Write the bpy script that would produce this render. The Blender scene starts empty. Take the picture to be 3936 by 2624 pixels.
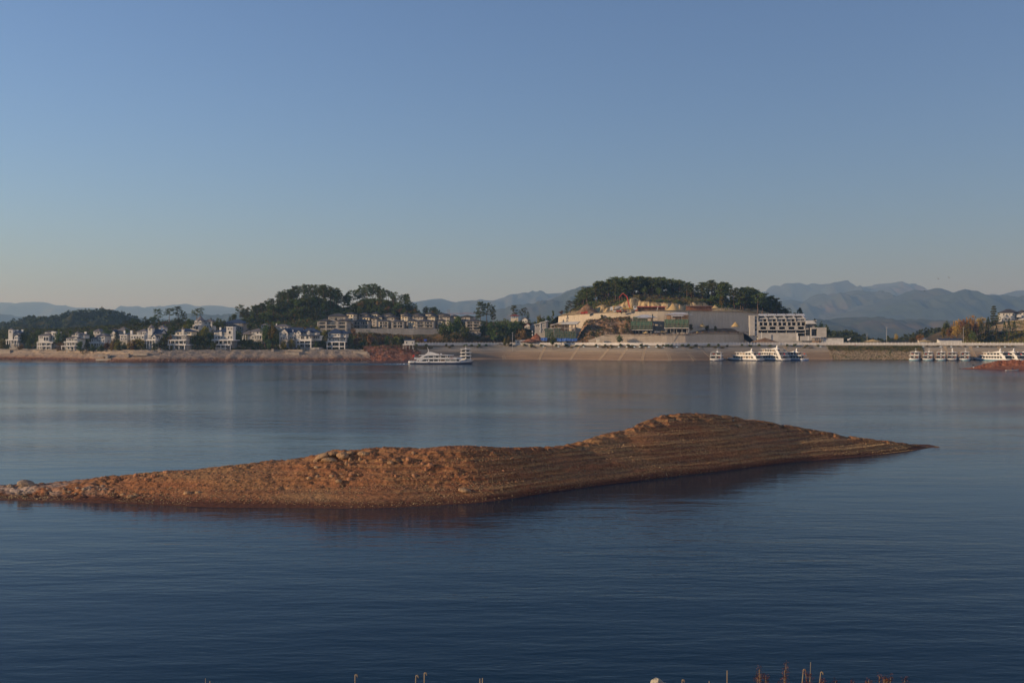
import bpy, math, random
import numpy as np
from mathutils import Vector, Matrix

# ------------------------------------------------------------------ camera, sky, sun, exposure
SC = bpy.context.scene
COL = SC.collection
F, CAMH, CX, HY = 3980.0, 13.6, 1968.0, 1300.0      # focal length in photo pixels, eye height, image centre, horizon row
SUN_AZ, SUN_EL = math.radians(69), math.radians(11.8)  # sun: to the left of straight behind the camera, low

cam = bpy.data.cameras.new('camera')
cam.sensor_width = 36.0
cam.lens = F / 3936.0 * 36.0
cam.shift_y = -12.0 / 3936.0
cam.clip_start, cam.clip_end = 0.5, 60000
camo = bpy.data.objects.new('camera', cam)
COL.objects.link(camo)
camo.location = (0, 0, CAMH)
camo.rotation_euler = (math.radians(90), 0, 0)
SC.camera = camo

S = Vector((-math.sin(SUN_AZ) * math.cos(SUN_EL), -math.cos(SUN_AZ) * math.cos(SUN_EL), math.sin(SUN_EL)))
world = bpy.data.worlds.new('World')
SC.world = world
world.use_nodes = True
wn = world.node_tree
bg = wn.nodes['Background']
sky = wn.nodes.new('ShaderNodeTexSky')
sky.sky_type = 'NISHITA'
sky.sun_disc = False
sky.sun_elevation = SUN_EL
sky.sun_rotation = -math.atan2(S.x, S.y) % (2 * math.pi)
sky.air_density = 1.0
sky.dust_density = 1.1
sky.ozone_density = 4.5
sky.altitude = 100
tint = wn.nodes.new('ShaderNodeVectorMath'); tint.operation = 'MULTIPLY'; tint.inputs[1].default_value = (1.03, 0.96, 1.07)
hsv = wn.nodes.new('ShaderNodeHueSaturation'); hsv.inputs['Saturation'].default_value = 0.94
wn.links.new(sky.outputs[0], tint.inputs[0]); wn.links.new(tint.outputs[0], hsv.inputs['Color']); wn.links.new(hsv.outputs[0], bg.inputs[0])
bg.inputs[1].default_value = 0.128

sl = bpy.data.lights.new('sun', 'SUN')
sl.energy = 5.0
sl.angle = math.radians(0.53)
sl.color = (1.0, 0.81, 0.60)
so = bpy.data.objects.new('sun', sl)
COL.objects.link(so)
so.rotation_euler = S.to_track_quat('Z', 'Y').to_euler()
so.location = S * 300

SC.view_settings.view_transform = 'Standard'
SC.view_settings.look = 'None'
SC.view_settings.exposure = 0.1
SC.view_settings.gamma = 1.0
SC.render.engine = 'CYCLES'
SC.cycles.use_denoising = True
SC.cycles.max_bounces = 4
SC.cycles.diffuse_bounces = 1
SC.cycles.glossy_bounces = 2
SC.cycles.transparent_max_bounces = 6
SC.cycles.volume_bounces = 0
SC.cycles.caustics_reflective = False
SC.cycles.caustics_refractive = False

# ------------------------------------------------------------------ helpers
rng = random.Random(7)
def K(D): return D / F
def W(px, py, D): return ((px - CX) / F * D, D, CAMH - (py - HY) / F * D)
def WX(px, D): return (px - CX) / F * D
def WZ(py, D): return CAMH - (py - HY) / F * D

_perm = np.random.RandomState(3).rand(256, 256)
def vn(x, y, s=0):
    x = np.asarray(x, float) + s * 17.13; y = np.asarray(y, float) + s * 9.71
    xi = np.floor(x).astype(int); yi = np.floor(y).astype(int)
    fx = x - xi; fy = y - yi
    fx = fx * fx * fx * (fx * (fx * 6 - 15) + 10); fy = fy * fy * fy * (fy * (fy * 6 - 15) + 10)
    a = _perm[xi & 255, yi & 255]; b = _perm[(xi + 1) & 255, yi & 255]
    c = _perm[xi & 255, (yi + 1) & 255]; d = _perm[(xi + 1) & 255, (yi + 1) & 255]
    return (a * (1 - fx) + b * fx) * (1 - fy) + (c * (1 - fx) + d * fx) * fy
def fbm(x, y, o=4, s=0, g=0.5):
    t = 0; a = 1.0; n = 0
    for i in range(o):
        t = t + a * vn(np.asarray(x) * 2 ** i, np.asarray(y) * 2 ** i, s + i * 3); n += a; a *= g
    return t / n
def sstep(a, b, x):
    t = np.clip((x - a) / (b - a), 0, 1); return t * t * (3 - 2 * t)
def lerp_pts(pts, x):
    p = np.array(pts, float); return np.interp(x, p[:, 0], p[:, 1])
def smooth_pts(pts, x):
    """piecewise cubic (pchip-like) through points"""
    p = np.array(pts, float); xs, ys = p[:, 0], p[:, 1]
    d = np.diff(ys) / np.diff(xs); m = np.concatenate([[d[0]], (d[1:] + d[:-1]) / 2, [d[-1]]])
    x = np.clip(x, xs[0], xs[-1]); i = np.clip(np.searchsorted(xs, x) - 1, 0, len(xs) - 2)
    h = xs[i + 1] - xs[i]; t = (x - xs[i]) / h
    return (2*t**3-3*t**2+1)*ys[i] + (t**3-2*t**2+t)*h*m[i] + (-2*t**3+3*t**2)*ys[i+1] + (t**3-t**2)*h*m[i+1]

def tag(o, label=None, cat=None, group=None, kind=None):
    if label: o['label'] = label
    if cat: o['category'] = cat
    if group: o['group'] = group
    if kind: o['kind'] = kind
    return o
def link(name, data, parent=None, loc=None):
    o = bpy.data.objects.new(name, data); COL.objects.link(o)
    if parent is not None: o.parent = parent
    if loc is not None: o.location = loc
    return o
def empty(name, loc=(0, 0, 0), rz=0.0):
    o = bpy.data.objects.new(name, None); COL.objects.link(o)
    o.location = loc; o.rotation_euler = (0, 0, rz); o.empty_display_size = 0.1
    return o
def grid_mesh(name, V, mat, smooth=True, flip=False):
    """V: (n, m, 3) array -> mesh"""
    n, m = V.shape[:2]
    idx = np.arange(n * m).reshape(n, m)
    q = np.stack([idx[:-1, :-1], idx[1:, :-1], idx[1:, 1:], idx[:-1, 1:]], -1).reshape(-1, 4)
    if flip: q = q[:, ::-1]
    me = bpy.data.meshes.new(name)
    me.vertices.add(n * m); me.vertices.foreach_set('co', V.reshape(-1).astype(np.float32))
    me.loops.add(q.size); me.loops.foreach_set('vertex_index', q.reshape(-1).astype(np.int32))
    me.polygons.add(len(q)); me.polygons.foreach_set('loop_start', (np.arange(len(q)) * 4).astype(np.int32))
    me.polygons.foreach_set('loop_total', np.full(len(q), 4, np.int32))
    me.polygons.foreach_set('use_smooth', np.full(len(q), smooth))
    me.update(calc_edges=True)
    me.materials.append(mat)
    return me

# ------------------------------------------------------------------ materials
MATS = {}
def rgb(c): return (c[0], c[1], c[2], 1.0)
def mat(name, col, rough=0.8, col2=None, scale=1.0, detail=4, bump=0.0, bscale=None, spec=0.3, mix=(0.35, 0.65), metal=0.0, obj_coords=True, coat=0.0):
    """principled material whose colour wanders between col and col2 on a noise"""
    if name in MATS: return MATS[name]
    m = bpy.data.materials.new(name); m.use_nodes = True
    nt = m.node_tree; b = nt.nodes['Principled BSDF']
    b.inputs['Roughness'].default_value = rough
    b.inputs['Specular IOR Level'].default_value = spec
    b.inputs['Metallic'].default_value = metal
    b.inputs['Coat Weight'].default_value = coat
    b.inputs['Base Color'].default_value = rgb(col)
    if col2 is not None or bump:
        geo = nt.nodes.new('ShaderNodeNewGeometry')
        nz = nt.nodes.new('ShaderNodeTexNoise'); nz.inputs['Scale'].default_value = scale; nz.inputs['Detail'].default_value = detail
        nt.links.new(geo.outputs['Position'], nz.inputs['Vector'])
        if col2 is not None:
            r = nt.nodes.new('ShaderNodeValToRGB')
            r.color_ramp.elements[0].position = mix[0]; r.color_ramp.elements[1].position = mix[1]
            r.color_ramp.elements[0].color = rgb(col); r.color_ramp.elements[1].color = rgb(col2)
            nt.links.new(nz.outputs['Fac'], r.inputs[0]); nt.links.new(r.outputs[0], b.inputs['Base Color'])
        if bump:
            n2 = nt.nodes.new('ShaderNodeTexNoise'); n2.inputs['Scale'].default_value = bscale or scale * 4; n2.inputs['Detail'].default_value = 5
            nt.links.new(geo.outputs['Position'], n2.inputs['Vector'])
            bp = nt.nodes.new('ShaderNodeBump'); bp.inputs['Strength'].default_value = bump; bp.inputs['Distance'].default_value = 0.3
            nt.links.new(n2.outputs['Fac'], bp.inputs['Height']); nt.links.new(bp.outputs[0], b.inputs['Normal'])
    MATS[name] = m
    return m

def N(nt, t, **kw):
    n = nt.nodes.new(t)
    for k, v in kw.items(): setattr(n, k, v)
    return n
def ramp(nt, fac, stops):
    r = nt.nodes.new('ShaderNodeValToRGB'); e = r.color_ramp.elements
    while len(e) < len(stops): e.new(0.5)
    for i, (p, c) in enumerate(stops):
        e[i].position = p; e[i].color = rgb(c) if not isinstance(c, float) else (c, c, c, 1)
    nt.links.new(fac, r.inputs[0]); return r.outputs[0]
def noise(nt, vec, scale, detail=4, rough=0.5):
    n = nt.nodes.new('ShaderNodeTexNoise'); n.inputs['Scale'].default_value = scale
    n.inputs['Detail'].default_value = detail; n.inputs['Roughness'].default_value = rough
    nt.links.new(vec, n.inputs['Vector']); return n.outputs['Fac']
def math_n(nt, op, a, b=None):
    n = nt.nodes.new('ShaderNodeMath'); n.operation = op
    for i, v in enumerate((a, b)):
        if v is None: continue
        if isinstance(v, (int, float)): n.inputs[i].default_value = v
        else: nt.links.new(v, n.inputs[i])
    return n.outputs[0]
def mixc(nt, fac, a, b):
    n = nt.nodes.new('ShaderNodeMix'); n.data_type = 'RGBA'
    for sck, v in ((n.inputs[0], fac), (n.inputs[6], a), (n.inputs[7], b)):
        if isinstance(v, (tuple, list)): sck.default_value = rgb(v)
        elif isinstance(v, (int, float)): sck.default_value = v
        else: nt.links.new(v, sck)
    return n.outputs[2]
def scaled(nt, vec, s):
    n = nt.nodes.new('ShaderNodeMapping'); n.inputs['Scale'].default_value = s
    nt.links.new(vec, n.inputs['Vector']); return n.outputs[0]

# ------------------------------------------------------------------ water
def water_material():
    m = bpy.data.materials.new('lake_water'); m.use_nodes = True
    nt = m.node_tree; b = nt.nodes['Principled BSDF']
    b.inputs['Base Color'].default_value = (0.001, 0.017, 0.034, 1)
    b.inputs['IOR'].default_value = 1.155
    b.inputs['Specular IOR Level'].default_value = 0.5
    geo = N(nt, 'ShaderNodeNewGeometry'); P = geo.outputs['Position']
    # patches of calmer and rougher water
    patch = noise(nt, scaled(nt, P, (0.010, 0.022, 1)), 1.0, 3)
    pr = ramp(nt, patch, [(0.36, 0.28), (0.62, 1.1)])
    rot = N(nt, 'ShaderNodeMapping'); rot.inputs['Rotation'].default_value = (0, 0, math.radians(-14)); rot.inputs['Scale'].default_value = (0.55, 1.9, 1)
    nt.links.new(P, rot.inputs['Vector'])
    w1 = noise(nt, rot.outputs[0], 0.9, 3, 0.55)
    rot2 = N(nt, 'ShaderNodeMapping'); rot2.inputs['Rotation'].default_value = (0, 0, math.radians(16)); rot2.inputs['Scale'].default_value = (0.35, 1.2, 1)
    nt.links.new(P, rot2.inputs['Vector'])
    w2 = noise(nt, rot2.outputs[0], 0.28, 2, 0.5)
    w3 = noise(nt, scaled(nt, P, (2.2, 5.0, 1)), 1.3, 2, 0.5)
    h = math_n(nt, 'ADD', math_n(nt, 'MULTIPLY', w1, 0.11), math_n(nt, 'MULTIPLY', w2, 0.30))
    h = math_n(nt, 'ADD', h, math_n(nt, 'MULTIPLY', w3, 0.022))
    sepw = N(nt, 'ShaderNodeSeparateXYZ'); nt.links.new(P, sepw.inputs[0])
    lee = ramp(nt, math_n(nt, 'DIVIDE', math_n(nt, 'ADD', sepw.outputs['Y'], math_n(nt, 'MULTIPLY', patch, 40.0)), 400.0), [(0.17, 0.58), (0.26, 0.45), (0.34, 0.5), (0.44, 1.0)])   # sheltered water round the island
    h = math_n(nt, 'MULTIPLY', math_n(nt, 'MULTIPLY', h, pr), lee)
    bp = N(nt, 'ShaderNodeBump'); bp.inputs['Strength'].default_value = 0.62; bp.inputs['Distance'].default_value = 1.0
    nt.links.new(h, bp.inputs['Height']); nt.links.new(bp.outputs[0], b.inputs['Normal'])
    rg = ramp(nt, math_n(nt, 'DIVIDE', sepw.outputs['Y'], 650.0), [(0.10, 0.05), (0.22, 0.06), (0.45, 0.11), (1.0, 0.145)])   # wavelets too small to model, stronger on the open reach
    nt.links.new(rg, b.inputs['Roughness'])
    return m
WATER = water_material()
# the sheet is fine where the boat's wake crosses it, coarse elsewhere
ys = np.concatenate([np.linspace(-60, 500, 57), np.linspace(500.5, 600, 260), np.linspace(601, 760, 17)])
xs = np.concatenate([[-3000, -1200, -600], np.linspace(-420, 420, 281), [600, 1200, 3000]])
XX, YY = np.meshgrid(xs, ys, indexing='ij')
def wake_z(x, y):
    z = 0
    # stern waves trailing to the left of the moving boat, slowly spreading
    for yc, wl, a, dr in ((549, 5.0, 0.22, 0.035), (541, 7.0, 0.13, -0.02), (560, 6.5, 0.10, 0.07), (530, 9.0, 0.10, -0.05)):
        t = (y - (yc + dr * (-55 - x) + 2.5 * np.sin(x * 0.02 + yc)))
        env = np.exp(-(t / wl) ** 2) * sstep(-40, -62, x)
        z = z + a * env * np.cos(t * 2 * math.pi / wl)
    return z
V = np.stack([XX, YY, wake_z(XX, YY)], -1)
lake = tag(link('lake', grid_mesh('lake', V, WATER)), 'calm dark blue lake rippled by a light breeze', None, None, 'structure')

# ------------------------------------------------------------------ ground sheet
GROUND = mat('valley_ground', (0.07, 0.075, 0.035), 0.95, (0.12, 0.10, 0.05), 0.004)
V = np.zeros((2, 2, 3)); V[0, :, 0] = -22000; V[1, :, 0] = 22000; V[:, 0, 1] = 700; V[:, 1, 1] = 24000; V[:, :, 2] = 3
tag(link('ground', grid_mesh('ground', V, GROUND)), 'valley floor behind the lake shore', None, None, 'structure')

# ------------------------------------------------------------------ mountains
def mountain_mat(name, c1, c2, c3):
    m = bpy.data.materials.new(name); m.use_nodes = True
    nt = m.node_tree; b = nt.nodes['Principled BSDF']; b.inputs['Roughness'].default_value = 0.95; b.inputs['Specular IOR Level'].default_value = 0.1
    geo = N(nt, 'ShaderNodeNewGeometry'); P = geo.outputs['Position']
    a = noise(nt, P, 0.0015, 5, 0.6)
    c = ramp(nt, a, [(0.42, c1), (0.56, c2), (0.66, c3)])
    f = noise(nt, P, 0.02, 3, 0.6)
    c = mixc(nt, math_n(nt, 'MULTIPLY', f, 0.6), c, tuple(v * 0.45 for v in c1))
    nt.links.new(c, b.inputs['Base Color'])
    return m
MT = mountain_mat('mountain_forest', (0.035, 0.05, 0.022), (0.06, 0.065, 0.03), (0.11, 0.08, 0.045))
def mountain(name, label, D, pts, depth, seed, rough=0.10, extend=600, n=340, m=72, mt=None):
    if D > 3000: D, depth, extend = D * 1.6, depth * 1.6, extend * 1.6
    px = np.array([p[0] for p in pts], float)
    x = np.linspace(WX(px[0], D) - extend, WX(px[-1], D) + extend, n)
    pxx = x / D * F + CX
    zc = WZ(smooth_pts(pts, pxx), D)
    edge = np.minimum(sstep(WX(px[0], D) - extend, WX(px[0], D), x), sstep(WX(px[-1], D) + extend, WX(px[-1], D), x))
    zc = zc * edge
    v = np.linspace(-1, 1, m)
    X = x[:, None] + 0 * v[None]; 
    wob = (fbm(x / (depth * 0.9), x * 0 + seed, 3, seed) - 0.5) * depth * 0.5
    Y = D + v[None] * depth + wob[:, None] * (1 - np.abs(v[None]))
    prof = (1 - np.abs(v)) ** 0.9
    # spurs and gullies run down the slope
    sp = fbm(X / (depth * 0.33) + 0.35 * v[None], Y / (depth * 0.9), 4, seed + 5)
    rid = 1 - np.abs(2 * sp - 1)
    mask = (np.sin(np.clip(np.abs(v), 0, 1) * math.pi) ** 1.7)[None]
    r2 = 1 - np.abs(2 * fbm(X / (depth * 0.14), Y / (depth * 0.3), 3, seed + 7) - 1)
    Z = zc[:, None] * prof[None] * (1 + mask * ((rid - 0.62) * 1.0 + (r2 - 0.6) * 0.42))
    Z = Z + (fbm(X / (D * 0.012), Y / (D * 0.012), 4, seed + 9, 0.6) - 0.5) * D * 0.0034 * (0.45 + mask)
    Z[:, 0] = -2; Z[:, -1] = -2
    o = link(name, grid_mesh(name, np.stack([X, Y, Z], -1), mt or MT))
    return tag(o, label, None, None, 'structure')
mountain('mountain', 'pale blue mountain range far off behind the left hill', 9000,
    [(-400, 1190), (-200, 1165), (0, 1159), (20, 1162), (60, 1157), (113, 1155), (150, 1160), (175, 1167), (240, 1173), (270, 1182), (300, 1179), (350, 1180), (390, 1187), (450, 1187), (500, 1186), (530, 1181), (590, 1175), (625, 1163), (640, 1165), (665, 1160), (710, 1171), (760, 1167), (810, 1170), (850, 1177), (905, 1190), (1000, 1200), (1150, 1205), (1300, 1210)], 1500, 1)
mountain('mountain', 'low blue ridge in front of the far range at the left edge', 5200,
    [(-300, 1190), (-100, 1200), (0, 1209), (25, 1214), (60, 1226), (120, 1240), (200, 1250)], 700, 2, extend=300)
mountain('mountain', 'low dark blue ridge showing between the pines behind the villas', 4200,
    [(480, 1240), (560, 1222), (640, 1230), (720, 1205), (780, 1206), (830, 1212), (870, 1213), (905, 1204), (960, 1210), (1050, 1225)], 600, 3, extend=250)
mountain('mountain', 'hazy blue range behind the terraced houses', 7600,
    [(1400, 1185), (1500, 1175), (1600, 1164), (1640, 1157), (1670, 1151), (1700, 1150), (1760, 1163), (1800, 1157), (1850, 1156), (1900, 1153), (1930, 1145), (1965, 1130), (2000, 1133), (2060, 1122), (2110, 1128), (2150, 1125), (2230, 1120), (2350, 1140), (2450, 1160)], 1300, 4)
mountain('mountain', 'blue wooded slope rising to the wooded construction hill', 4600,
    [(1750, 1240), (1850, 1215), (1930, 1190), (2000, 1172), (2060, 1162), (2110, 1150), (2150, 1133), (2205, 1105), (2250, 1105), (2320, 1098), (2400, 1120), (2550, 1160)], 1000, 5, extend=300)
mountain('mountain', 'long blue range with a flat summit on the right', 8600,
    [(2650, 1165), (2800, 1140), (2900, 1125), (2980, 1111), (3005, 1100), (3022, 1087), (3055, 1085), (3078, 1083), (3105, 1092), (3130, 1085), (3160, 1090), (3195, 1087), (3240, 1094), (3270, 1092), (3330, 1100), (3360, 1104), (3395, 1088), (3420, 1085), (3480, 1086), (3500, 1097), (3530, 1113), (3600, 1125), (3750, 1140), (3900, 1150)], 1500, 6)
mountain('mountain', 'far blue ridge at the right edge', 7800,
    [(3650, 1150), (3760, 1142), (3800, 1135), (3870, 1120), (3936, 1115), (4050, 1110), (4200, 1125), (4350, 1150)], 1200, 7)
mountain('mountain', 'twin domed blue hill in front of the flat summit range', 6200,
    [(2850, 1190), (2950, 1170), (3040, 1150), (3095, 1155), (3125, 1138), (3150, 1127), (3172, 1125), (3200, 1140), (3240, 1125), (3285, 1115), (3320, 1120), (3375, 1152), (3430, 1170), (3550, 1180)], 1000, 8, extend=400)
mountain('mountain', 'broad blue mountain with a brown scar near its top', 5400,
    [(3300, 1190), (3380, 1158), (3450, 1135), (3510, 1111), (3550, 1115), (3590, 1107), (3620, 1115), (3650, 1126), (3690, 1130), (3760, 1132), (3800, 1138), (3900, 1150), (4050, 1150), (4200, 1170)], 1000, 9, extend=400)
mountain('mountain', 'darker blue foothills above the promenade fence', 3400,
    [(2900, 1245), (3000, 1230), (3080, 1225), (3150, 1238), (3230, 1222), (3300, 1218), (3360, 1225), (3430, 1240), (3480, 1226), (3540, 1245), (3620, 1235), (3700, 1230), (3800, 1225), (4000, 1235)], 650, 10, extend=300)

# ------------------------------------------------------------------ island in the foreground
def soil_material():
    m = bpy.data.materials.new('island_soil'); m.use_nodes = True
    nt = m.node_tree; b = nt.nodes['Principled BSDF']; b.inputs['Roughness'].default_value = 0.92; b.inputs['Specular IOR Level'].default_value = 0.2
    geo = N(nt, 'ShaderNodeNewGeometry'); P = geo.outputs['Position']
    sep = N(nt, 'ShaderNodeSeparateXYZ'); nt.links.new(P, sep.inputs[0])
    big = noise(nt, scaled(nt, P, (0.09, 0.16, 0.5)), 1.0, 5, 0.6)
    c = ramp(nt, big, [(0.34, (0.235, 0.080, 0.033)), (0.5, (0.265, 0.108, 0.044)), (0.66, (0.29, 0.15, 0.065))])
    # thin gravel beds follow the old water levels
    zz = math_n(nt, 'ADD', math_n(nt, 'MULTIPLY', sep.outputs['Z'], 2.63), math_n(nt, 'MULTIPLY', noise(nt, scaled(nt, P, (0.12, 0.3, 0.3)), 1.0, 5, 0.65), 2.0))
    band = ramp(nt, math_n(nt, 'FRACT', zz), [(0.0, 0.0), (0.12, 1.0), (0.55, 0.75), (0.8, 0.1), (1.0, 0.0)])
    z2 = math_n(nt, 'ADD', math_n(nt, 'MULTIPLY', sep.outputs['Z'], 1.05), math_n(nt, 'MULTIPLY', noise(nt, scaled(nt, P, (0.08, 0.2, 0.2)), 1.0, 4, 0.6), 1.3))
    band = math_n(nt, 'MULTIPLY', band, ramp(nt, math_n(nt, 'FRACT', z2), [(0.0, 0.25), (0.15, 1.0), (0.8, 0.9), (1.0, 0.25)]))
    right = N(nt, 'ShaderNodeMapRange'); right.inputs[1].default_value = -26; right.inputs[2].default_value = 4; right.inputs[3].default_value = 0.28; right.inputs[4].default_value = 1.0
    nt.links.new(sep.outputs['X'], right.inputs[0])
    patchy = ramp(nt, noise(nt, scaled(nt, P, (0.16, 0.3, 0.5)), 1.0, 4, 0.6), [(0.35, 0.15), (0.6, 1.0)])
    ledge_shade = math_n(nt, 'MULTIPLY', math_n(nt, 'SUBTRACT', 1.0, band), right.outputs[0])          # shadow lines of the ledges, painted dark between the gravel beds
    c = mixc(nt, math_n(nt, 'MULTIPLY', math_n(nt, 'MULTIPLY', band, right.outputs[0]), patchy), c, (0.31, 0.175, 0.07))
    c = mixc(nt, math_n(nt, 'MULTIPLY', math_n(nt, 'MULTIPLY', ledge_shade, patchy), 0.75), c, (0.12, 0.056, 0.027))
    # pale crust at the left tip
    lx = N(nt, 'ShaderNodeMapRange'); lx.inputs[1].default_value = -33; lx.inputs[2].default_value = -42; nt.links.new(sep.outputs['X'], lx.inputs[0])
    crust = ramp(nt, noise(nt, P, 0.5, 4, 0.6), [(0.42, 0.0), (0.56, 1.0)])
    c = mixc(nt, math_n(nt, 'MULTIPLY', crust, lx.outputs[0]), c, (0.33, 0.24, 0.18))
    # wet rim at the water's edge
    wz = math_n(nt, 'ADD', sep.outputs['Z'], math_n(nt, 'MULTIPLY', noise(nt, P, 0.7, 3), -0.35))
    wet = ramp(nt, wz, [(0.02, 1.0), (0.26, 0.0)])
    c = mixc(nt, math_n(nt, 'MULTIPLY', wet, 0.92), c, (0.085, 0.030, 0.016))
    sp = ramp(nt, noise(nt, P, 5.0, 3, 0.7), [(0.38, 0.55), (0.62, 1.3)])
    mu = N(nt, 'ShaderNodeVectorMath', operation='MULTIPLY'); nt.links.new(c, mu.inputs[0]); nt.links.new(sp, mu.inputs[1])
    nt.links.new(mu.outputs[0], b.inputs['Base Color'])
    bp = N(nt, 'ShaderNodeBump'); bp.inputs['Strength'].default_value = 0.8; bp.inputs['Distance'].default_value = 0.035
    nt.links.new(noise(nt, P, 4.0, 5, 0.7), bp.inputs['Height']); nt.links.new(bp.outputs[0], b.inputs['Normal'])
    return m
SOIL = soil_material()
near = [(-600, 1925), (-200, 1922), (0, 1922), (250, 1930), (500, 1936), (800, 1948), (1100, 1951), (1400, 1953), (1600, 1946), (1750, 1937), (1850, 1930), (1950, 1918), (2100, 1893), (2300, 1865), (2500, 1840), (2750, 1812), (3000, 1780), (3300, 1755), (3500, 1734), (3580, 1719)]
crest = [(-600, 1900), (-200, 1885), (0, 1873), (170, 1862), (300, 1848), (400, 1838), (560, 1820), (700, 1806), (850, 1794), (1000, 1783), (1100, 1773), (1200, 1757), (1290, 1741), (1400, 1733), (1500, 1727), (1600, 1726), (1740, 1717), (1800, 1719), (1860, 1726), (1950, 1729), (2100, 1726), (2200, 1716), (2250, 1704), (2300, 1688), (2400, 1660), (2500, 1620), (2570, 1604), (2640, 1600), (2720, 1601), (2800, 1607), (2900, 1622), (3100, 1655), (3300, 1690), (3450, 1708), (3560, 1716)]
cback = [(-600, 3), (0, 3.5), (500, 6), (1000, 9), (1400, 11), (1800, 9), (2100, 8), (2300, 10), (2600, 13), (2900, 12), (3200, 8), (3450, 4), (3590, 1)]   # metres from near shore to crest
nD = [F * CAMH / (p[1] - HY) for p in near]
near_xy = np.array([(WX(p[0], d), d) for p, d in zip(near, nD)])
cr = []
for p in crest:
    dn = F * CAMH / (smooth_pts(near, np.array([p[0]]))[0] - HY)
    dc = dn + np.interp(p[0], [q[0] for q in cback], [q[1] for q in cback])
    cr.append(W(p[0], p[1], dc))
cr = np.array(cr)
ix = np.linspace(-57, 53.4, 1000)
yn = smooth_pts(near_xy, ix); yc = smooth_pts(cr[:, :2], ix); zc = np.maximum(smooth_pts(cr[:, [0, 2]], ix), 0.02)
yf = yc + (yc - yn) * 0.8 + 3
tip = sstep(53.4, 49, ix)
tt = np.concatenate([np.linspace(-0.22, 0, 14)[:-1], np.linspace(0, 1, 190), np.linspace(1, 2.15, 60)[1:]])
T = tt[None, :] + 0 * ix[:, None]
X = ix[:, None] + 0 * T
Y = np.where(T < 1, yn[:, None] + T * (yc - yn)[:, None], yc[:, None] + (T - 1) * (yf - yc)[:, None])
def terrace(z, h, sharp):
    f = z / h; i = np.floor(f); r = f - i
    return h * (i + np.clip((r - 0.5) * sharp + 0.5, 0, 1) * 0.72 + r * 0.28)
def island_height(X, Y, T, zc):
    tl = np.clip(T, 0, 1)
    prof_l = np.where(tl < 0.45, 0.30 * (tl / 0.45), 0.30 + 0.70 * (1 - (1 - (tl - 0.45) / 0.55) ** 1.5))
    prof_r = 1 - (1 - tl) ** 1.35
    wr = sstep(-6, 6, X)
    prof = prof_l * (1 - wr) + prof_r * wr
    back = 1 - np.clip(T - 1, 0, 1.2) ** 1.4
    Z = zc * np.where(T <= 1, prof, back)
    Z = np.where(T < 0, T * 5.0, Z)
    live = np.clip(Z / 0.7, 0, 1)
    # clods and knobs on the left hump
    lump_w = sstep(-30, -21, X) * sstep(2, -6, X) * sstep(0.30, 0.58, T) * (0.35 + 0.65 * sstep(0.38, 0.6, fbm(X / 4, Y / 3, 3, 2)))
    bil = np.abs(2 * fbm(X / 1.5, Y / 1.2, 4, 4) - 1)
    Z = Z + live * lump_w * ((0.55 - bil) * 0.6 * (0.35 + 1.3 * fbm(X / 5, Y / 4, 2, 6)) + (fbm(X / 0.5, Y / 0.45, 4, 8, 0.6) - 0.5) * 0.36)
    Z = Z + live * (fbm(X / 7, Y / 7, 4, 11) - 0.5) * (0.45 - 0.2 * wr) * np.clip(zc / 2, 0.15, 1)
    # knobbly tip on the left
    lt = sstep(-26, -36, X)
    Z = Z + lt * np.clip(Z / 0.25, 0, 1) * (fbm(X / 0.6, Y / 0.5, 4, 21) - 0.5) * 0.42
    # craggy crest of the right hump
    cw = wr * sstep(0.72, 0.9, T) * live
    Z = Z + cw * (0.5 - np.abs(2 * fbm(X / 1.6, Y / 1.6, 4, 31) - 1)) * 0.75
    # wave-cut terraces
    zt = Z + (fbm(X / 9, Y / 5, 3, 14) - 0.5) * 0.16
    d = 0.8 * (terrace(zt, 0.38, 2.6) - zt) + 0.7 * (terrace(zt + 0.1, 0.95, 2.4) - zt - 0.1)
    tw = (0.35 + 0.65 * sstep(-10, 2, X)) * sstep(0.05, 0.25, Z) * (1 - 0.9 * lump_w) * (1 - 0.8 * cw)
    Z = Z + 1.15 * d * tw * (0.45 + 0.55 * sstep(0.38, 0.6, fbm(X / 6.5, Y / 1.6, 3, 17)))
    Z = Z + np.clip(Z / 0.2, 0, 1) * (fbm(X / 0.3, Y / 0.3, 3, 41, 0.6) - 0.5) * (0.11 - 0.05 * wr)
    return Z
Z = island_height(X, Y, T, zc[:, None])
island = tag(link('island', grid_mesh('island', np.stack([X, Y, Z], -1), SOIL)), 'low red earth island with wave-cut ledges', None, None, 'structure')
def island_at(px, py):
    """world point of the island surface seen at a photo pixel (march along the sight line)"""
    ux, uz = (px - CX) / F, -(py - HY) / F
    for D in np.arange(80, 132, 0.15):
        x, z = ux * D, CAMH + uz * D
        if x < ix[0] or x > ix[-1]: continue
        i = int((x - ix[0]) / (ix[1] - ix[0])); row = Y[min(i, len(ix) - 1)]
        if D < row[0] or D > row[-1]: continue
        if np.interp(D, row, Z[min(i, len(ix) - 1)]) >= z: return (x, D, z)
    return None

# ------------------------------------------------------------------ far shore: plan of the waterline (photo column -> depth)
SHORE = [(-400, 690), (-150, 676), (0, 668), (150, 652), (250, 636), (350, 614), (450, 599), (560, 594), (700, 600), (850, 607), (1000, 614), (1200, 622), (1400, 629), (1500, 633), (1600, 640), (1700, 650), (1850, 660), (1950, 667), (2050, 664), (2200, 655), (2300, 646), (2400, 637), (2500, 632), (2580, 630), (2680, 634), (2780, 642), (2900, 650), (3000, 655), (3200, 657), (3400, 653), (3600, 649), (3936, 641), (4300, 636), (4700, 640)]
sh_px = np.arange(-400, 4701, 4.0)
sh_D = smooth_pts(SHORE, sh_px)
sh_X = WX(sh_px, sh_D)
def Dsh_px(px): return float(np.interp(px, sh_px, sh_D))
def Dsh_x(x): return np.interp(x, sh_X, sh_D)
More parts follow.
